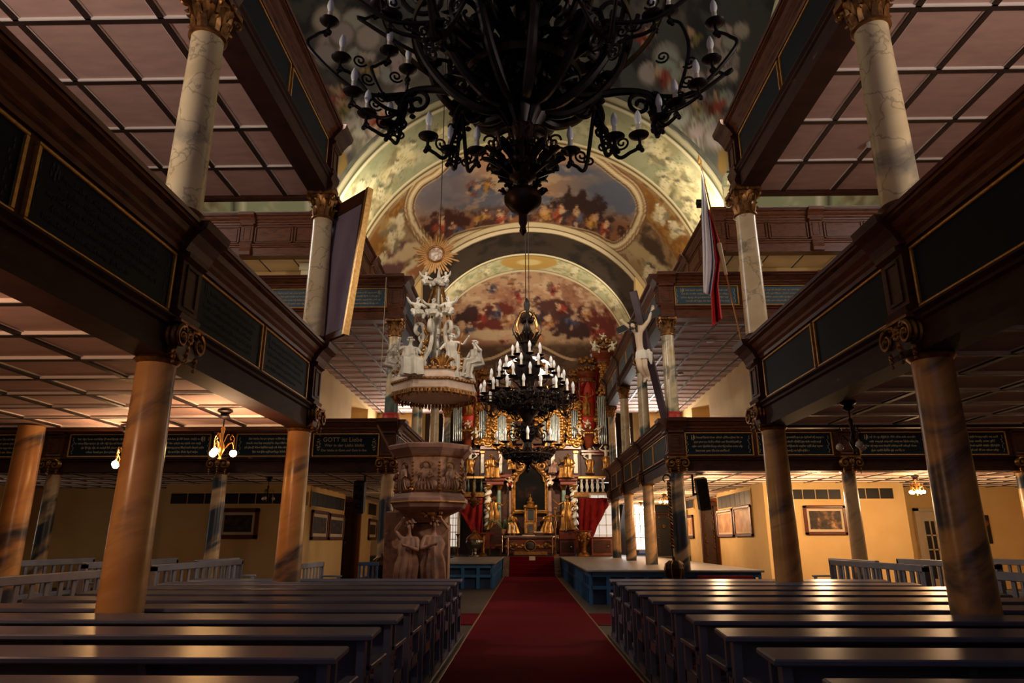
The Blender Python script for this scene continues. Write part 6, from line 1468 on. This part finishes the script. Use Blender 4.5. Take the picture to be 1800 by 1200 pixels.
# altar painting in its shaped frame
fr = [(904, 898), (904, 848), (908, 845), (911, 834), (918, 828), (924, 818), (932, 812), (941, 818), (947, 828), (954, 834), (956, 845), (959, 848), (959, 898)]
t = thing('altar_painting', 'very dark altar painting in a shaped gilded frame', 'painting', tuple(ap(932, 898, YR-.1)))
P3 = [ap(x, y, YR-.1) for x, y in fr]; q = MB(); q.poly([(p.x, p.z) for p in P3], YR-.04, YR+.1); q.build('canvas', pm('nearly_black_canvas', [(12, 9, 9), (20, 15, 14), (60, 36, 30)], 1.6, .8, spec=.1, pos=[.4, .6, .8]), t)
q = MB(); q.tube(P3+[P3[0]], .075, 8); q.tube([ap(932+(x-932)*1.1, 855+(y-855)*1.06, YR-.06) for x, y in fr]+[ap(932+(fr[0][0]-932)*1.1, 855+(fr[0][1]-855)*1.06, YR-.06)], .07, 8); q.build('gilt_frame', M['gold'], t, True)
q = MB()
for s in (-1, 1):
    for k in range(7): q.ball(tuple(ap(932+s*(8+k*4.4), 815+k*4.6, YR-.2)), .16-.008*k, 8, 6, (1, .5, 1))
    q.tube(spiral(ap(932+s*20, 818, YR-.25), (1, 0, 0), (0, 0, 1), .3, 1.5, 22, 0, s), .07, 6)
q.build('carved_crest', M['gold_old'], t, True)
A = [('gilded seated prophet on the entablature above the twisted column, pulpit side', 'sit', 863, 842, 797, YR-.5, 'gold', 'gold', 15, False), ('gilded seated figure with a tablet on the entablature, flag side', 'sit', 999, 842, 796, YR-.5, 'gold', 'gold', -20, True),
 ('gilded standing saint with raised arm between the altar columns, pulpit side', 'stand', 868, 932, 872, YR-.7, 'gold', 'gold', 10, False), ('gilded standing saint with raised arm between the altar columns, flag side', 'stand', 998, 932, 870, YR-.7, 'gold', 'gold', -10, True),
 ('gilded kneeling figure with book beside the altar candles', 'kneel', 901, 938, 899, YR-.6, 'gold', 'gold', 20, False), ('gilded kneeling figure beside the tabernacle, near the processional cross', 'kneel', 962, 938, 898, YR-.6, 'gold', 'gold', -25, True),
 ('pale putto with red cloth beside the altar painting, pulpit side', 'putto', 895, 860, 837, YR-.3, 'corpus', 'redcloth', 15, False), ('pale putto beside the altar painting, flag side', 'putto', 968, 858, 834, YR-.3, 'corpus', 'linen', -15, True),
 ('white stucco atlas figure with raised arm above the balustrade, flag side', 'atlas', 1038, 832, 786, 34.6, 'white', 'gold', 0, False), ('second white atlas figure at the gallery end of the organ, flag side', 'atlas', 1066, 826, 782, 34.2, 'white', 'gold', 0, True),
 ('white stucco atlas figure with raised arm beside the pulpit rim', 'atlas', 826, 833, 784, 34.6, 'white', 'gold', 0, True),
 ('white putto on the organ bracket, flag side, middle of three', 'putto', 1033, 757, 736, 34.3, 'white', 'gold', 0, False), ('white putto on the organ bracket, flag side, nearer the altar axis', 'putto', 1020, 770, 746, 34.3, 'white', 'gold', 35, False), ('white putto on the organ bracket, flag side, nearer the gallery', 'putto', 1052, 768, 746, 34.3, 'white', 'gold', -35, True),
 ('white putto on the organ bracket behind the pulpit, upper one', 'putto', 822, 757, 737, 34.3, 'white', 'gold', 0, True), ('white putto leaning on the organ bracket behind the pulpit', 'putto', 836, 776, 750, 34.3, 'white', 'gold', -20, True),
 ('gilded dancing figure in the red niche of the organ tower, flag side', 'armsup', 1032, 732, 686, 34.4, 'gold', 'gold', -10, False), ('gilded figure in the red niche of the organ tower, pulpit side', 'armsup', 824, 730, 686, 34.4, 'gold', 'gold', 10, True),
 ('white putto carrying the crown on the tall organ tower, top one', 'putto', 1061, 602, 584, 34.0, 'white', 'gold', 0, False), ('white putto at the crown of the tall organ tower, altar side', 'putto', 1046, 624, 598, 33.9, 'white', 'stucco', 30, False), ('white putto at the crown of the tall organ tower, gallery side', 'putto', 1077, 622, 598, 33.9, 'white', 'stucco', -30, True),
 ('gilded figure leaning on the frame crest, pulpit side', 'sit', 897, 826, 800, YR-.3, 'gold', 'gold', 30, False), ('rose-draped figure leaning on the frame crest, flag side', 'sit', 975, 832, 806, YR-.3, 'gold', 'stone2', -30, True)]
for lb, ps, px, yb, yt, Y, bm_, rm_, rz, fl in A: statue(lb, ps, px, yb, yt, Y, bm_, rm_, rz, fl, wings=(ps == 'putto'))
# candlesticks, cross, urn, chair and small furniture before the retable
def candlestick(label, px, yb, yt, yc, Y, mat='gold', wax='wax', foot=.12, zf=None):
    a = ap(px, yb, Y); h = ap(px, yc, Y).z-a.z; H_ = ap(px, yt, Y).z-a.z
    if zf is not None: h += a.z-zf; H_ += a.z-zf; a.z = zf
    t = thing('candlestick', label, 'candlestick', tuple(a)); q = MB(); q.lathe([(foot, 0), (foot, .03*h), (foot*.5, .09*h), (.03, .16*h), (.055, .3*h), (.03, .42*h), (.05, .6*h), (.028, .75*h), (.05, .9*h), (foot*.6, .97*h), (foot*.6, h)], tuple(a), 14); q.build('stick', M[mat], t, True)
    q = MB(); q.lathe([(.035, h), (.035, H_-.02), (.008, H_)], tuple(a), 10); q.build('candle', M[wax], t, True)
candlestick('tall ivory altar candle, nearer the tabernacle', 904, 942, 923, 937, YA+.1, foot=.08); candlestick('tall ivory altar candle at the table end', 896, 942, 921, 937, YA+.1, foot=.08)
candlestick('tall paschal candle with a gilt stand beyond the pulpit', 804, 976, 900, 938, 32.3, 'gold_old', 'wax', .16, zf=PZ)
c = ap(977, 976, 32.6); t = thing('processional_cross', 'tall gilded processional cross with small figure beside the altar', 'cross', (c.x, c.y, PZ))
q = MB(); q.lathe([(.16, 0), (.14, .05), (.03, .12), (.025, ap(977, 915, 32.6).z-PZ)], (c.x, c.y, PZ), 12); q.build('staff', M['gold_old'], t, True)
za_, zb_ = ap(977, 918, 32.6).z, ap(977, 893, 32.6).z; q = MB(); q.bbox(c.x-.04, c.x+.04, c.y-.03, c.y+.03, za_-.3, zb_, .01); q.bbox(c.x-.34, c.x+.34, c.y-.03, c.y+.03, ap(977, 908, 32.6).z, ap(977, 905, 32.6).z, .01)
for s in ((-.34, 906.5), (.34, 906.5)): q.ball((c.x+s[0], c.y, ap(977, 906.5, 32.6).z), .06, 8, 6)
q.ball((c.x, c.y, zb_), .07, 8, 6); q.build('cross_head', M['gold'], t, True)
bo, dr, ha, hh = FIG['armsup']; subobj('small_figure', bo, M['gold'], t, (0, -.06, za_-PZ-.25), (0, 0, 0), .62)
c = ap(834, 976, 31.9); c.z = PZ; t = thing('font_urn', 'silver lidded font urn on a foot beyond the pulpit', 'urn', tuple(c)); s_ = 1.0
q = MB(); q.lathe([(.28, 0), (.28, .04), (.12, .1), (.08, .2), (.14, .26), (.34, .42), (.4, .6), (.36, .7), (.38, .73)], tuple(c), 24); q.build('bowl', M['silver'], t, True)
q = MB(); q.lathe([(.39, .73), (.34, .82), (.2, .94), (.08, 1.0), (.1, 1.06), (.03, 1.14), (.02, 1.25)], tuple(c), 24); q.build('lid', M['gold_old'], t, True)
c = ap(849, 976, 32.6); t = thing('pedestal_table', 'round-topped dark table on a gilt leg beside the silver urn', 'table', (c.x, c.y, PZ)); h = ap(849, 936, 32.6).z-PZ
q = MB(); q.lathe([(.5, h-.08), (.52, h-.04), (.48, h)], (c.x, c.y, PZ), 24); q.build('table_top', M['mahog'], t, True); q = MB(); q.lathe([(.22, 0), (.18, .08), (.1, .14), (.08, h*.5), (.12, h*.8), (.1, h-.08)], (c.x, c.y, PZ), 12); q.build('leg', M['gold_old'], t, True)
c = ap(871, 976, 32.9); t = thing('carved_chair', 'dark carved high-backed chair beside the altar table', 'chair', (c.x, c.y, PZ)); X_, Y_ = c.x, c.y
q = MB(); q.bbox(X_-.28, X_+.28, Y_-.25, Y_+.25, PZ+.42, PZ+.5, .02); q.build('seat', M['mahog'], t)
q = MB(); q.poly([(X_-.27, PZ+.5), (X_+.27, PZ+.5), (X_+.27, PZ+1.2), (X_+.15, PZ+1.35), (X_, PZ+1.45), (X_-.15, PZ+1.35), (X_-.27, PZ+1.2)], Y_+.2, Y_+.26); q.build('backrest', M['wood'], t)
for sx in (-.25, .25):
    for sy in (-.22, .22): q = MB(); q.bbox(X_+sx-.03, X_+sx+.03, Y_+sy-.03, Y_+sy+.03, PZ, PZ+.42, .008); q.build('leg', M['wood'], t)
    q = MB(); q.bbox(X_+sx-.03, X_+sx+.03, Y_-.25, Y_+.22, PZ+.68, PZ+.72, .008); q.build('arm_rest', M['wood'], t)
def cabinet(name, label, x0, x1, y0, Y, mat, d=.5, door='raised_panel'):
    a = ap(x0, 960, Y); b = ap(x1, 960, Y); zt = ap(x0, y0, Y).z; t = thing(name, label, 'cabinet', ((a.x+b.x)/2, Y, PZ))
    q = MB(); q.bbox(a.x, b.x, Y, Y+d, PZ, zt-.06, .02); q.build('body', M[mat], t); q = MB(); q.bbox(a.x-.05, b.x+.05, Y-.05, Y+d, zt-.06, zt, .015); q.build('top', M[mat], t)
    q = MB(); q.bbox(a.x+.08, b.x-.08, Y-.025, Y+.02, PZ+.15, zt-.16, .02); dd = q.build('door', M['wood'], t); q = MB(); q.ball((b.x-.2, Y-.05, (PZ+zt)/2), .05, 8, 6); q.build('lock_plate', M['silver'], dd, True)
cabinet('low_cabinet', 'low dark mahogany cabinet with a silver lock plate, beside the red drapery', 1040, 1077, 943, 32.4, 'mahog')
cabinet('low_cabinet', 'dark wooden cabinet against the retable pedestal, flag side of the altar', 984, 1012, 946, 33.3, 'mahog', .4)
c = ap(1026, 975, 32.6); t = thing('gilt_lectern', 'gilded carved lectern pedestal beside the low mahogany cabinet', 'lectern', (c.x, c.y, PZ)); h = ap(1026, 932, 32.6).z-PZ
q = MB(); q.lathe([(.34, 0), (.3, .08), (.16, .16), (.14, h*.35), (.26, h*.6), (.34, h*.8), (.32, h-.08)], (c.x, c.y, PZ), 10); q.build('stem', M['gold'], t, True)
q = MB(); q.bbox(c.x-.4, c.x+.4, c.y-.3, c.y+.25, PZ+h-.08, PZ+h, .02, None); q.build('desk', M['mahog'], t)
q = MB()
for k in range(10): q.ball((c.x+.25*math.cos(k*.7+3.4), c.y-.28, PZ+h*.72+.16*math.sin(k*.7)), .07, 7, 5)
q.build('carving', M['gold'], t, True)
# green palm beside altar
c = ap(884, 938, 34.0); t = thing('potted_palm', 'small dark green palm in a pot at the altar, pulpit side', 'plant', tuple(c)); q = MB(); q.lathe([(.1, 0), (.15, .2), (.16, .22)], tuple(c), 12); q.build('pot', M['stone'], t, True)
for k in range(9):
    a = k*.7; q = MB(); d = Vector((math.cos(a), math.sin(a)*.5, 0)); L = .5+.1*(k % 3)
    q.tube([c+Vector((0, 0, .2)), c+d*L*.4+Vector((0, 0, .5)), c+d*L*.8+Vector((0, 0, .65)), c+d*L*1.1+Vector((0, 0, .5))], [.01, .03, .045, .006], 6, sx=.2); q.build('frond', M['green'], t, True)
# ------------------------------------------------------------------ organ and its balcony
YO = 35.0
def balcony(label, x0, x1, Y):
    a = ap(x0, 840, Y); b = ap(x1, 840, Y); zt = ap(x0, 837, Y).z; zb = ap(x0, 874, Y).z; t = thing('balustrade', label, 'balustrade', ((a.x+b.x)/2, Y, zb))
    q = MB(); q.bbox(a.x, b.x, Y-.12, Y+.2, zt-.12, zt, .02); q.build('top_rail', M['goldline'], t)
    q = MB(); q.bbox(a.x, b.x, Y-.12, Y+.25, zb, zb+.25, .03); q.build('base_rail', M['gold_old'], t)
    n = max(4, int((b.x-a.x)/.26))
    for i in range(n):
        x = a.x+(b.x-a.x)*(i+.5)/n; h = zt-.12-(zb+.25); q = MB(); q.lathe([(.05, 0), (.075, .06*h), (.04, .14*h), (.085, .38*h), (.06, .6*h), (.035, .8*h), (.065, .93*h), (.05, h)], (x, Y+.02, zb+.25), 12); q.build('baluster', M['stucco'] if x > 0 else M['grdark'], t, True)
    q = MB(); q.bbox(a.x, b.x, Y+.2, 36.5, zb, zb+.2, .01); q.build('deck', M['wood'], t)
balcony('white organ-loft balustrade above the crimson drapery, flag side of the altar', 1008, 1064, 34.2)
balcony('dark green organ-loft balustrade beside the pulpit', 806, 852, 34.2)
def curtain(label, outline_top, outline_bot, Y):
    """heavy cloth: rows between a top edge and a lower edge, pleated in depth"""
    n, m_ = 24, 60; vs = []
    def along(P, s): s *= len(P)-1; i = min(int(s), len(P)-2); f = s-i; return P[i][0]+(P[i+1][0]-P[i][0])*f, P[i][1]+(P[i+1][1]-P[i][1])*f
    for i in range(n+1):
        for j in range(m_+1):
            u = j/m_; a = along(outline_top, u); b = along(outline_bot, u); s = i/n; x = a[0]+(b[0]-a[0])*s; y = a[1]+(b[1]-a[1])*s
            vs.append(ap(x, y, Y+.07*math.sin(u*26+s*6)+.08*math.sin(s*9+u*5)*s))
    w = m_+1; q = MB(); q.add(vs, [(i*w+j, i*w+j+1, (i+1)*w+j+1, (i+1)*w+j) for i in range(n) for j in range(m_)])
    o = q.build('drapery_curtain', M['redcloth'], None, True); md = o.modifiers.new('thick', 'SOLIDIFY'); md.thickness = .03; tag(o, label, 'curtain')
curtain('crimson drapery gathered under the organ balustrade, flag side of the altar', [(1018, 875), (1036, 875), (1068, 875)], [(1019, 975), (1026, 974), (1036, 958), (1050, 925), (1062, 900), (1069, 888)], 33.4)
curtain('shadowed crimson drapery under the organ balustrade, pulpit side', [(800, 875), (826, 875), (848, 875)], [(803, 890), (812, 905), (824, 925), (834, 946), (844, 975), (848, 975)], 33.4)
t = thing('organ', 'great carved organ with tin pipes, red-niched towers and gilding filling the wall above the altar', 'organ', (XC, YO, ap(930, 838, YO).z)); ORG = t
q = MB(); a = ap(800, 838, YO+.6); b = ap(1070, 838, YO+.6); q.box(a.x, b.x, YO+.55, YO+.8, a.z-.3, ap(930, 700, YO).z); q.build('back_case', M['wood'], t)
q = MB()
for x0, x1, y0, y1, d in ((843, 900, 777, 790, 0), (958, 1022, 777, 790, 0), (900, 958, 783, 793, .2), (800, 843, 790, 800, -.2), (1022, 1070, 790, 800, -.2)): abox(q, x0, x1, y0, y0+5, YO-.35+d, .9, .05); abox(q, x0+1, x1-1, y0+5, y1, YO-.2+d, .75, .03)
q.build('cornice', M['mahog'], t)
for a_ in ((843, 900, 790, 838, YO, .6), (958, 1022, 790, 838, YO, .6), (805, 843, 800, 838, YO-.2, .6), (1022, 1065, 800, 838, YO-.2, .6)): q = MB(); abox(q, *a_); q.build('lower_case', M['wood'], t)
for x in (848, 880, 972, 1012): q = MB(); abox(q, x-3, x+3, 797, 832, YO-.12, .15, .03); q.build('pilaster', M['white'], t); q = MB(); abox(q, x-4, x+4, 791, 797, YO-.16, .2, .03); q.build('pilaster_capital', M['gold'], t)
pipes = []
def pipe_flat(x0, x1, n, ybase, ytop, Y, arch=0, mat='tin'):
    for i in range(n):
        u = (i+.5)/n; px = x0+(x1-x0)*u; yt = ytop+arch*abs(u-.5)*2; a = ap(px, ybase-2*arch*0, Y-(.12*math.cos((u-.5)*2.4))); h = ap(px, yt, Y).z-a.z; r = abs(ap(x1, 700, Y).x-ap(x0, 700, Y).x)/n*.46
        q = MB(); q.lathe([(r*.3, 0), (r, h*.16), (r, h), (r*.85, h)], tuple(a), 12); q.box(a.x-r*.45, a.x+r*.45, a.y-r*1.02, a.y-r*.8, a.z+h*.19, a.z+h*.23); q.build('pipe', M[mat], ORG, True)
pipe_flat(841, 857, 5, 772, 716, YO, -6); pipe_flat(874, 891, 7, 780, 728, YO-.25, 8); pipe_flat(897, 906, 4, 775, 740, YO, 4); pipe_flat(954, 963, 4, 775, 740, YO, 4); pipe_flat(967, 985, 7, 780, 728, YO-.25, 8); pipe_flat(1001, 1018, 5, 772, 716, YO, -6); pipe_flat(795, 812, 5, 775, 690, YO-.3, 4); pipe_flat(1052, 1068, 5, 780, 694, YO-.3, 4)
for x0, x1, y0, y1 in ((859, 872, 730, 772), (987, 1000, 730, 772), (908, 952, 752, 780)):
    q = MB(); abox(q, x0, x1, y0, y1, YO+.1, .3); q.build('shutter_panel', M['wood'], t)
rn3 = random.Random(9)
def gilt_cluster(pts, s, nm='gilt_carving'):
    q = MB()
    for x, y, Y, r in pts:
        c = ap(x, y, Y); q.ball(tuple(c), r*s, 7, 5, (1, .6, 1))
        if rn3.random() < .5: q.tube(spiral(c, (1, 0, 0), (0, 0, 1), r*1.5*s, 1.3, 14, rn3.random()*6, rn3.choice((-1, 1))), r*.35*s, 5)
    q.build(nm, M['gold'], ORG, True)
for x, y0, y1 in ((838, 712, 776), (858, 715, 778), (872, 728, 780), (892, 725, 780), (966, 725, 780), (986, 728, 780), (1001, 715, 778), (1019, 712, 776), (812, 690, 770), (1050, 690, 775)):
    gilt_cluster([(x+rn3.uniform(-1.5, 1.5), y0+(y1-y0)*k/11, YO-.3, rn3.uniform(.07, .13)) for k in range(12)], 1.0)
for x0, x1, y in ((841, 858, 712), (872, 892, 724), (966, 986, 724), (1001, 1019, 712), (840, 862, 776), (872, 894, 782), (964, 988, 782), (1000, 1020, 776), (896, 962, 734), (900, 958, 788)):
    gilt_cluster([(x0+(x1-x0)*k/7, y+4*math.sin(k*1.4), YO-.35, rn3.uniform(.09, .16)) for k in range(8)], 1.0)
gilt_cluster([(861+rn3.uniform(0, 10), 735+rn3.uniform(0, 36), YO, .12) for k in range(12)], 1); gilt_cluster([(988+rn3.uniform(0, 10), 735+rn3.uniform(0, 36), YO, .12) for k in range(12)], 1); gilt_cluster([(905+rn3.uniform(0, 50), 700+rn3.uniform(0, 55), YO, .12) for k in range(22)], 1)
# window glow behind the organ crest
q = MB(); P3 = [ap(x, y, 38.6) for x, y in ((886, 660), (886, 650), (894, 636), (912, 628), (930, 626), (948, 628), (964, 636), (972, 650), (972, 660))]; q.poly([(p.x, p.z) for p in P3], 38.55, 38.6); struct('window_5', q, M['win'])
def tower(x0, x1, ys, Y, red=True, nm='tower'):
    """ys: (crown top, cornice top, niche top, niche bottom, corbel bottom)"""
    a = ap(x0, ys[2], Y); b = ap(x1, ys[2], Y); r = (b.x-a.x)/2; c = ((a.x+b.x)/2, Y+.3); Z = lambda y: ap((x0+x1)/2, y, Y).z
    q = MB(); q.lathe([(r*.9, Z(ys[3])), (r*.95, Z(ys[2]))], (c[0], c[1], 0), 20); tw = q.build(nm, M['redpaint' if red else 'mahog'], ORG, True)
    q = MB(); q.lathe([(r*1.0, Z(ys[2])), (r*1.05, Z(ys[2]-4)), (r*.98, Z(ys[2]-8)), (r*1.2, Z(ys[1]+8)), (r*1.3, Z(ys[1]+3)), (r*1.2, Z(ys[1]))], (c[0], c[1], 0), 20); q.build('tower_cornice', M['mahog'], tw, True)
    q = MB()
    for k in range(22):
        b_ = k*2*PI/22; q.ball((c[0]+r*1.15*math.cos(b_), c[1]+r*1.15*math.sin(b_), Z(ys[1]-4)+.06*math.sin(k*2)), .11, 6, 5); q.ball((c[0]+r*1.05*math.cos(b_), c[1]+r*1.05*math.sin(b_), Z(ys[2]-2)), .06, 6, 5)
    for k in range(9): b_ = k*PI/8+PI; q.ball((c[0]+r*.8*math.cos(b_), c[1]+r*.8*math.sin(b_), Z(ys[0])+.2+.1*math.sin(k*2)), .14, 6, 5)
    q.lathe([(r*.9, Z(ys[1])), (r*.6, Z((ys[0]+ys[1])/2)), (r*.2, Z(ys[0]))], (c[0], c[1], 0), 14); q.build('tower_crown', M['gold_old'], tw, True)
    for s in (-1, 1):
        q = MB(); q.tube([(c[0]+s*r*.95, Y+.1, Z(ys[3])), (c[0]+s*r*.95, Y+.1, Z(ys[2]))], r*.14, 10); q.build('tower_post', M['mahog'], tw, True)
        q = MB(); q.tube([(c[0]+s*r*.2, Y-.05, Z(ys[2])), (c[0]+s*r*.7, Y-.1, Z(ys[2]+10)), (c[0]+s*r*.85, Y-.08, Z(ys[2]+24)), (c[0]+s*r*.8, Y-.05, Z(ys[2]+38))], [r*.16, r*.22, r*.12, r*.05], 8); q.build('niche_curtain', M['redcloth'], tw, True)
    q = MB(); q.lathe([(r*.2, Z(ys[4])), (r*.5, Z(ys[4]-8)), (r*.9, Z(ys[3]+12)), (r*1.15, Z(ys[3]+4)), (r*1.05, Z(ys[3]))], (c[0], c[1], 0), 18); q.build('tower_corbel', M['mahog'], tw, True)
    q = MB()
    for k in range(14): b_ = PI+k*PI/13; q.ball((c[0]+r*1.08*math.cos(b_), c[1]+r*1.08*math.sin(b_), Z(ys[3]+9)), .09, 6, 5)
    q.build('tower_garland', M['gold'], tw, True)
tower(1018, 1047, (640, 653, 672, 752, 790), YO-.3); tower(810, 838, (640, 655, 674, 748, 790), YO-.3)
tower(1044, 1079, (606, 618, 640, 700, 730), YO-.1, False, 'tall_tower'); tower(1002, 1016, (662, 672, 682, 712, 720), YO, False, 'small_tower'); tower(840, 856, (660, 670, 682, 712, 720), YO, False, 'small_tower')
for x in (1056, 1066):
    gilt_cluster([(x+rn3.uniform(-3, 3), 642+k*4, YO-.45, .1) for k in range(14)], 1.0)
gilt_cluster([(930+34*math.cos(k*.35), 652-16*abs(math.sin(k*.35)), YO+.4, .14) for k in range(18)], 1.0)
# ------------------------------------------------------------------ light
def area(name, loc, rot, sx, sy, e, col):
    l = bpy.data.lights.new(name, 'AREA'); l.shape = 'RECTANGLE'; l.size = sx; l.size_y = sy; l.energy = e; l.color = col
    o = link(bpy.data.objects.new(name, l)); o.location = loc; o.rotation_euler = rot; return o
def aim(loc, tgt): return (Vector(tgt)-Vector(loc)).to_track_quat('-Z', 'Y').to_euler()
def spot(name, loc, tgt, e, col, ang=70, blend=.6, r=.1):
    l = bpy.data.lights.new(name, 'SPOT'); l.energy = e; l.color = col; l.spot_size = R(ang); l.spot_blend = blend; l.shadow_soft_size = r
    o = link(bpy.data.objects.new(name, l)); o.location = loc; o.rotation_euler = aim(loc, tgt); return o
def point(name, loc, e, col, r=.1):
    l = bpy.data.lights.new(name, 'POINT'); l.energy = e; l.color = col; l.shadow_soft_size = r
    o = link(bpy.data.objects.new(name, l)); o.location = loc; return o
W = bpy.data.worlds.new('world'); S.world = W; W.use_nodes = True
W.node_tree.nodes['Background'].inputs[0].default_value = (.5, .48, .66, 1); W.node_tree.nodes['Background'].inputs[1].default_value = .22
WARM = (1, .62, .32); DAY = (1, .92, .84)
for s in (-1, 1):
    # floodlights on the ends of the topmost galleries, washing the painted vault
    spot('floodlight_beam', (XC+s*5.35, 19.33, 11.75), (XC+s*5.6, 24.5, 14.6), 420, (1, .84, .58), 110, .8)
    spot('floodlight_beam_far', (XC+s*4.9, 20.0, 11.9), (XC-s*1, 29.0, 16.4), 420, (1, .8, .6), 80, .9)
    spot('floodlight_beam_near', (XC+s*5.95, 21.5, 11.6), (XC+s*6.5, 23.6, 13.4), 800, (1, .86, .6), 130, .8)
    # lamps over the inner arch
    spot('arch_lamp', (XC+s*4.6, 31.0, 11.2), (XC-s*1, 33.6, 15), 620, (1, .88, .66), 110, .8)
    # daylight fill added inside the transepts, for windows out of view
    area('transept_fill', (XC+s*13.5, 13.7, 11.5), aim((XC+s*13.5, 13.7, 11.5), (XC, 13.2, 11)), 3, 4, 480, DAY)
# unseen fill lights added in the nave upper galleries, either side of the viewer
for s in (-1, 1): area('nave_fill', (XC+s*7.0, 3.2, 4.5), aim((XC+s*7.0, 3.2, 4.5), (XC-s*3.5, 6.5, 5.6)), 1.6, .5, 115, (1, .9, .8))
# the next lamps of the same line, behind the viewer
point('aisle_lamp_light', (-4.5, 3.4, 2.45), 70, (1, .58, .34), .12)
# fill spots added without fixtures at the nave gallery corners, thrown across the crossing
for s in (-1, 1): spot('corner_fill', (XC+s*3.05, 9.3, 8.5), (XC-s*2.4, 17.0, 6.2), 850, (1, .86, .7), 92, .9, .2)
# aisle lamps of the farther bays
for x, y, e in ((7.5, 18.6, 150), (10.2, 18.2, 130), (5.0, 19.2, 120), (5.3, 25.0, 130), (5.3, 30.5, 110), (7.9, 27.6, 30), (13.5, 18.5, 60)): point('aisle_glow', (XC+x, y, 2.5), e, WARM, .15)
for x, y, e in ((-5.2, 24.5, 4), (-7.5, 18.8, 1.2)): point('aisle_glow', (XC+x, y, 2.5), e, WARM, .15)
for c, lit in LAMPS:                            # light the lamps throw up onto the boards above them
    if lit and c.y < 12: spot('lamp_uplight', c+Vector((0, 0, -.02)), c+Vector((0, 0, 1)), 80, (1, .62, .36), 165, .5, .12)
# unseen spot added above the flag-side nave rail to brighten the pulpit
spot('pulpit_fill', (XC+3.0, 10.7, 4.75), (pcx, YP, 2.7), 760, (1, .84, .66), 30, .9, .15)
# windows of the upper side aisles of the chancel, seen only by their light
for s in (-1, 1): area('chancel_window', (XC+s*5.4, 30.7, 5.7), aim((XC+s*5.4, 30.7, 5.7), (XC+s*5, 22, 6.6)), 1.6, 1.6, 150, DAY)
# sanctuary lighting
spot('altar_lamp', (XC-3.0, 28.5, 6.6), (XC+.8, 35, 5.2), 900, (1, .8, .55), 70, .7, .15)
spot('altar_lamp', (XC+3.0, 28.5, 6.6), (XC-.3, 35, 5.2), 1700, (1, .8, .55), 70, .7, .15)
area('apse_window', (XC+4.4, 36.2, 3.2), aim((XC+4.4, 36.2, 3.2), (XC+1, 30, 1.5)), 1.2, 2.4, 120, (1, .95, .92))
S.view_settings.view_transform = 'Standard'; S.view_settings.look = 'None'; S.view_settings.gamma = 1; S.view_settings.use_curve_mapping = False
S.view_settings.exposure = 0
S.cycles.max_bounces = 5; S.cycles.diffuse_bounces = 3; S.cycles.glossy_bounces = 2; S.cycles.transmission_bounces = 3
S.cycles.sample_clamp_indirect = 4; S.cycles.use_light_tree = True
S.cycles.use_denoising = True
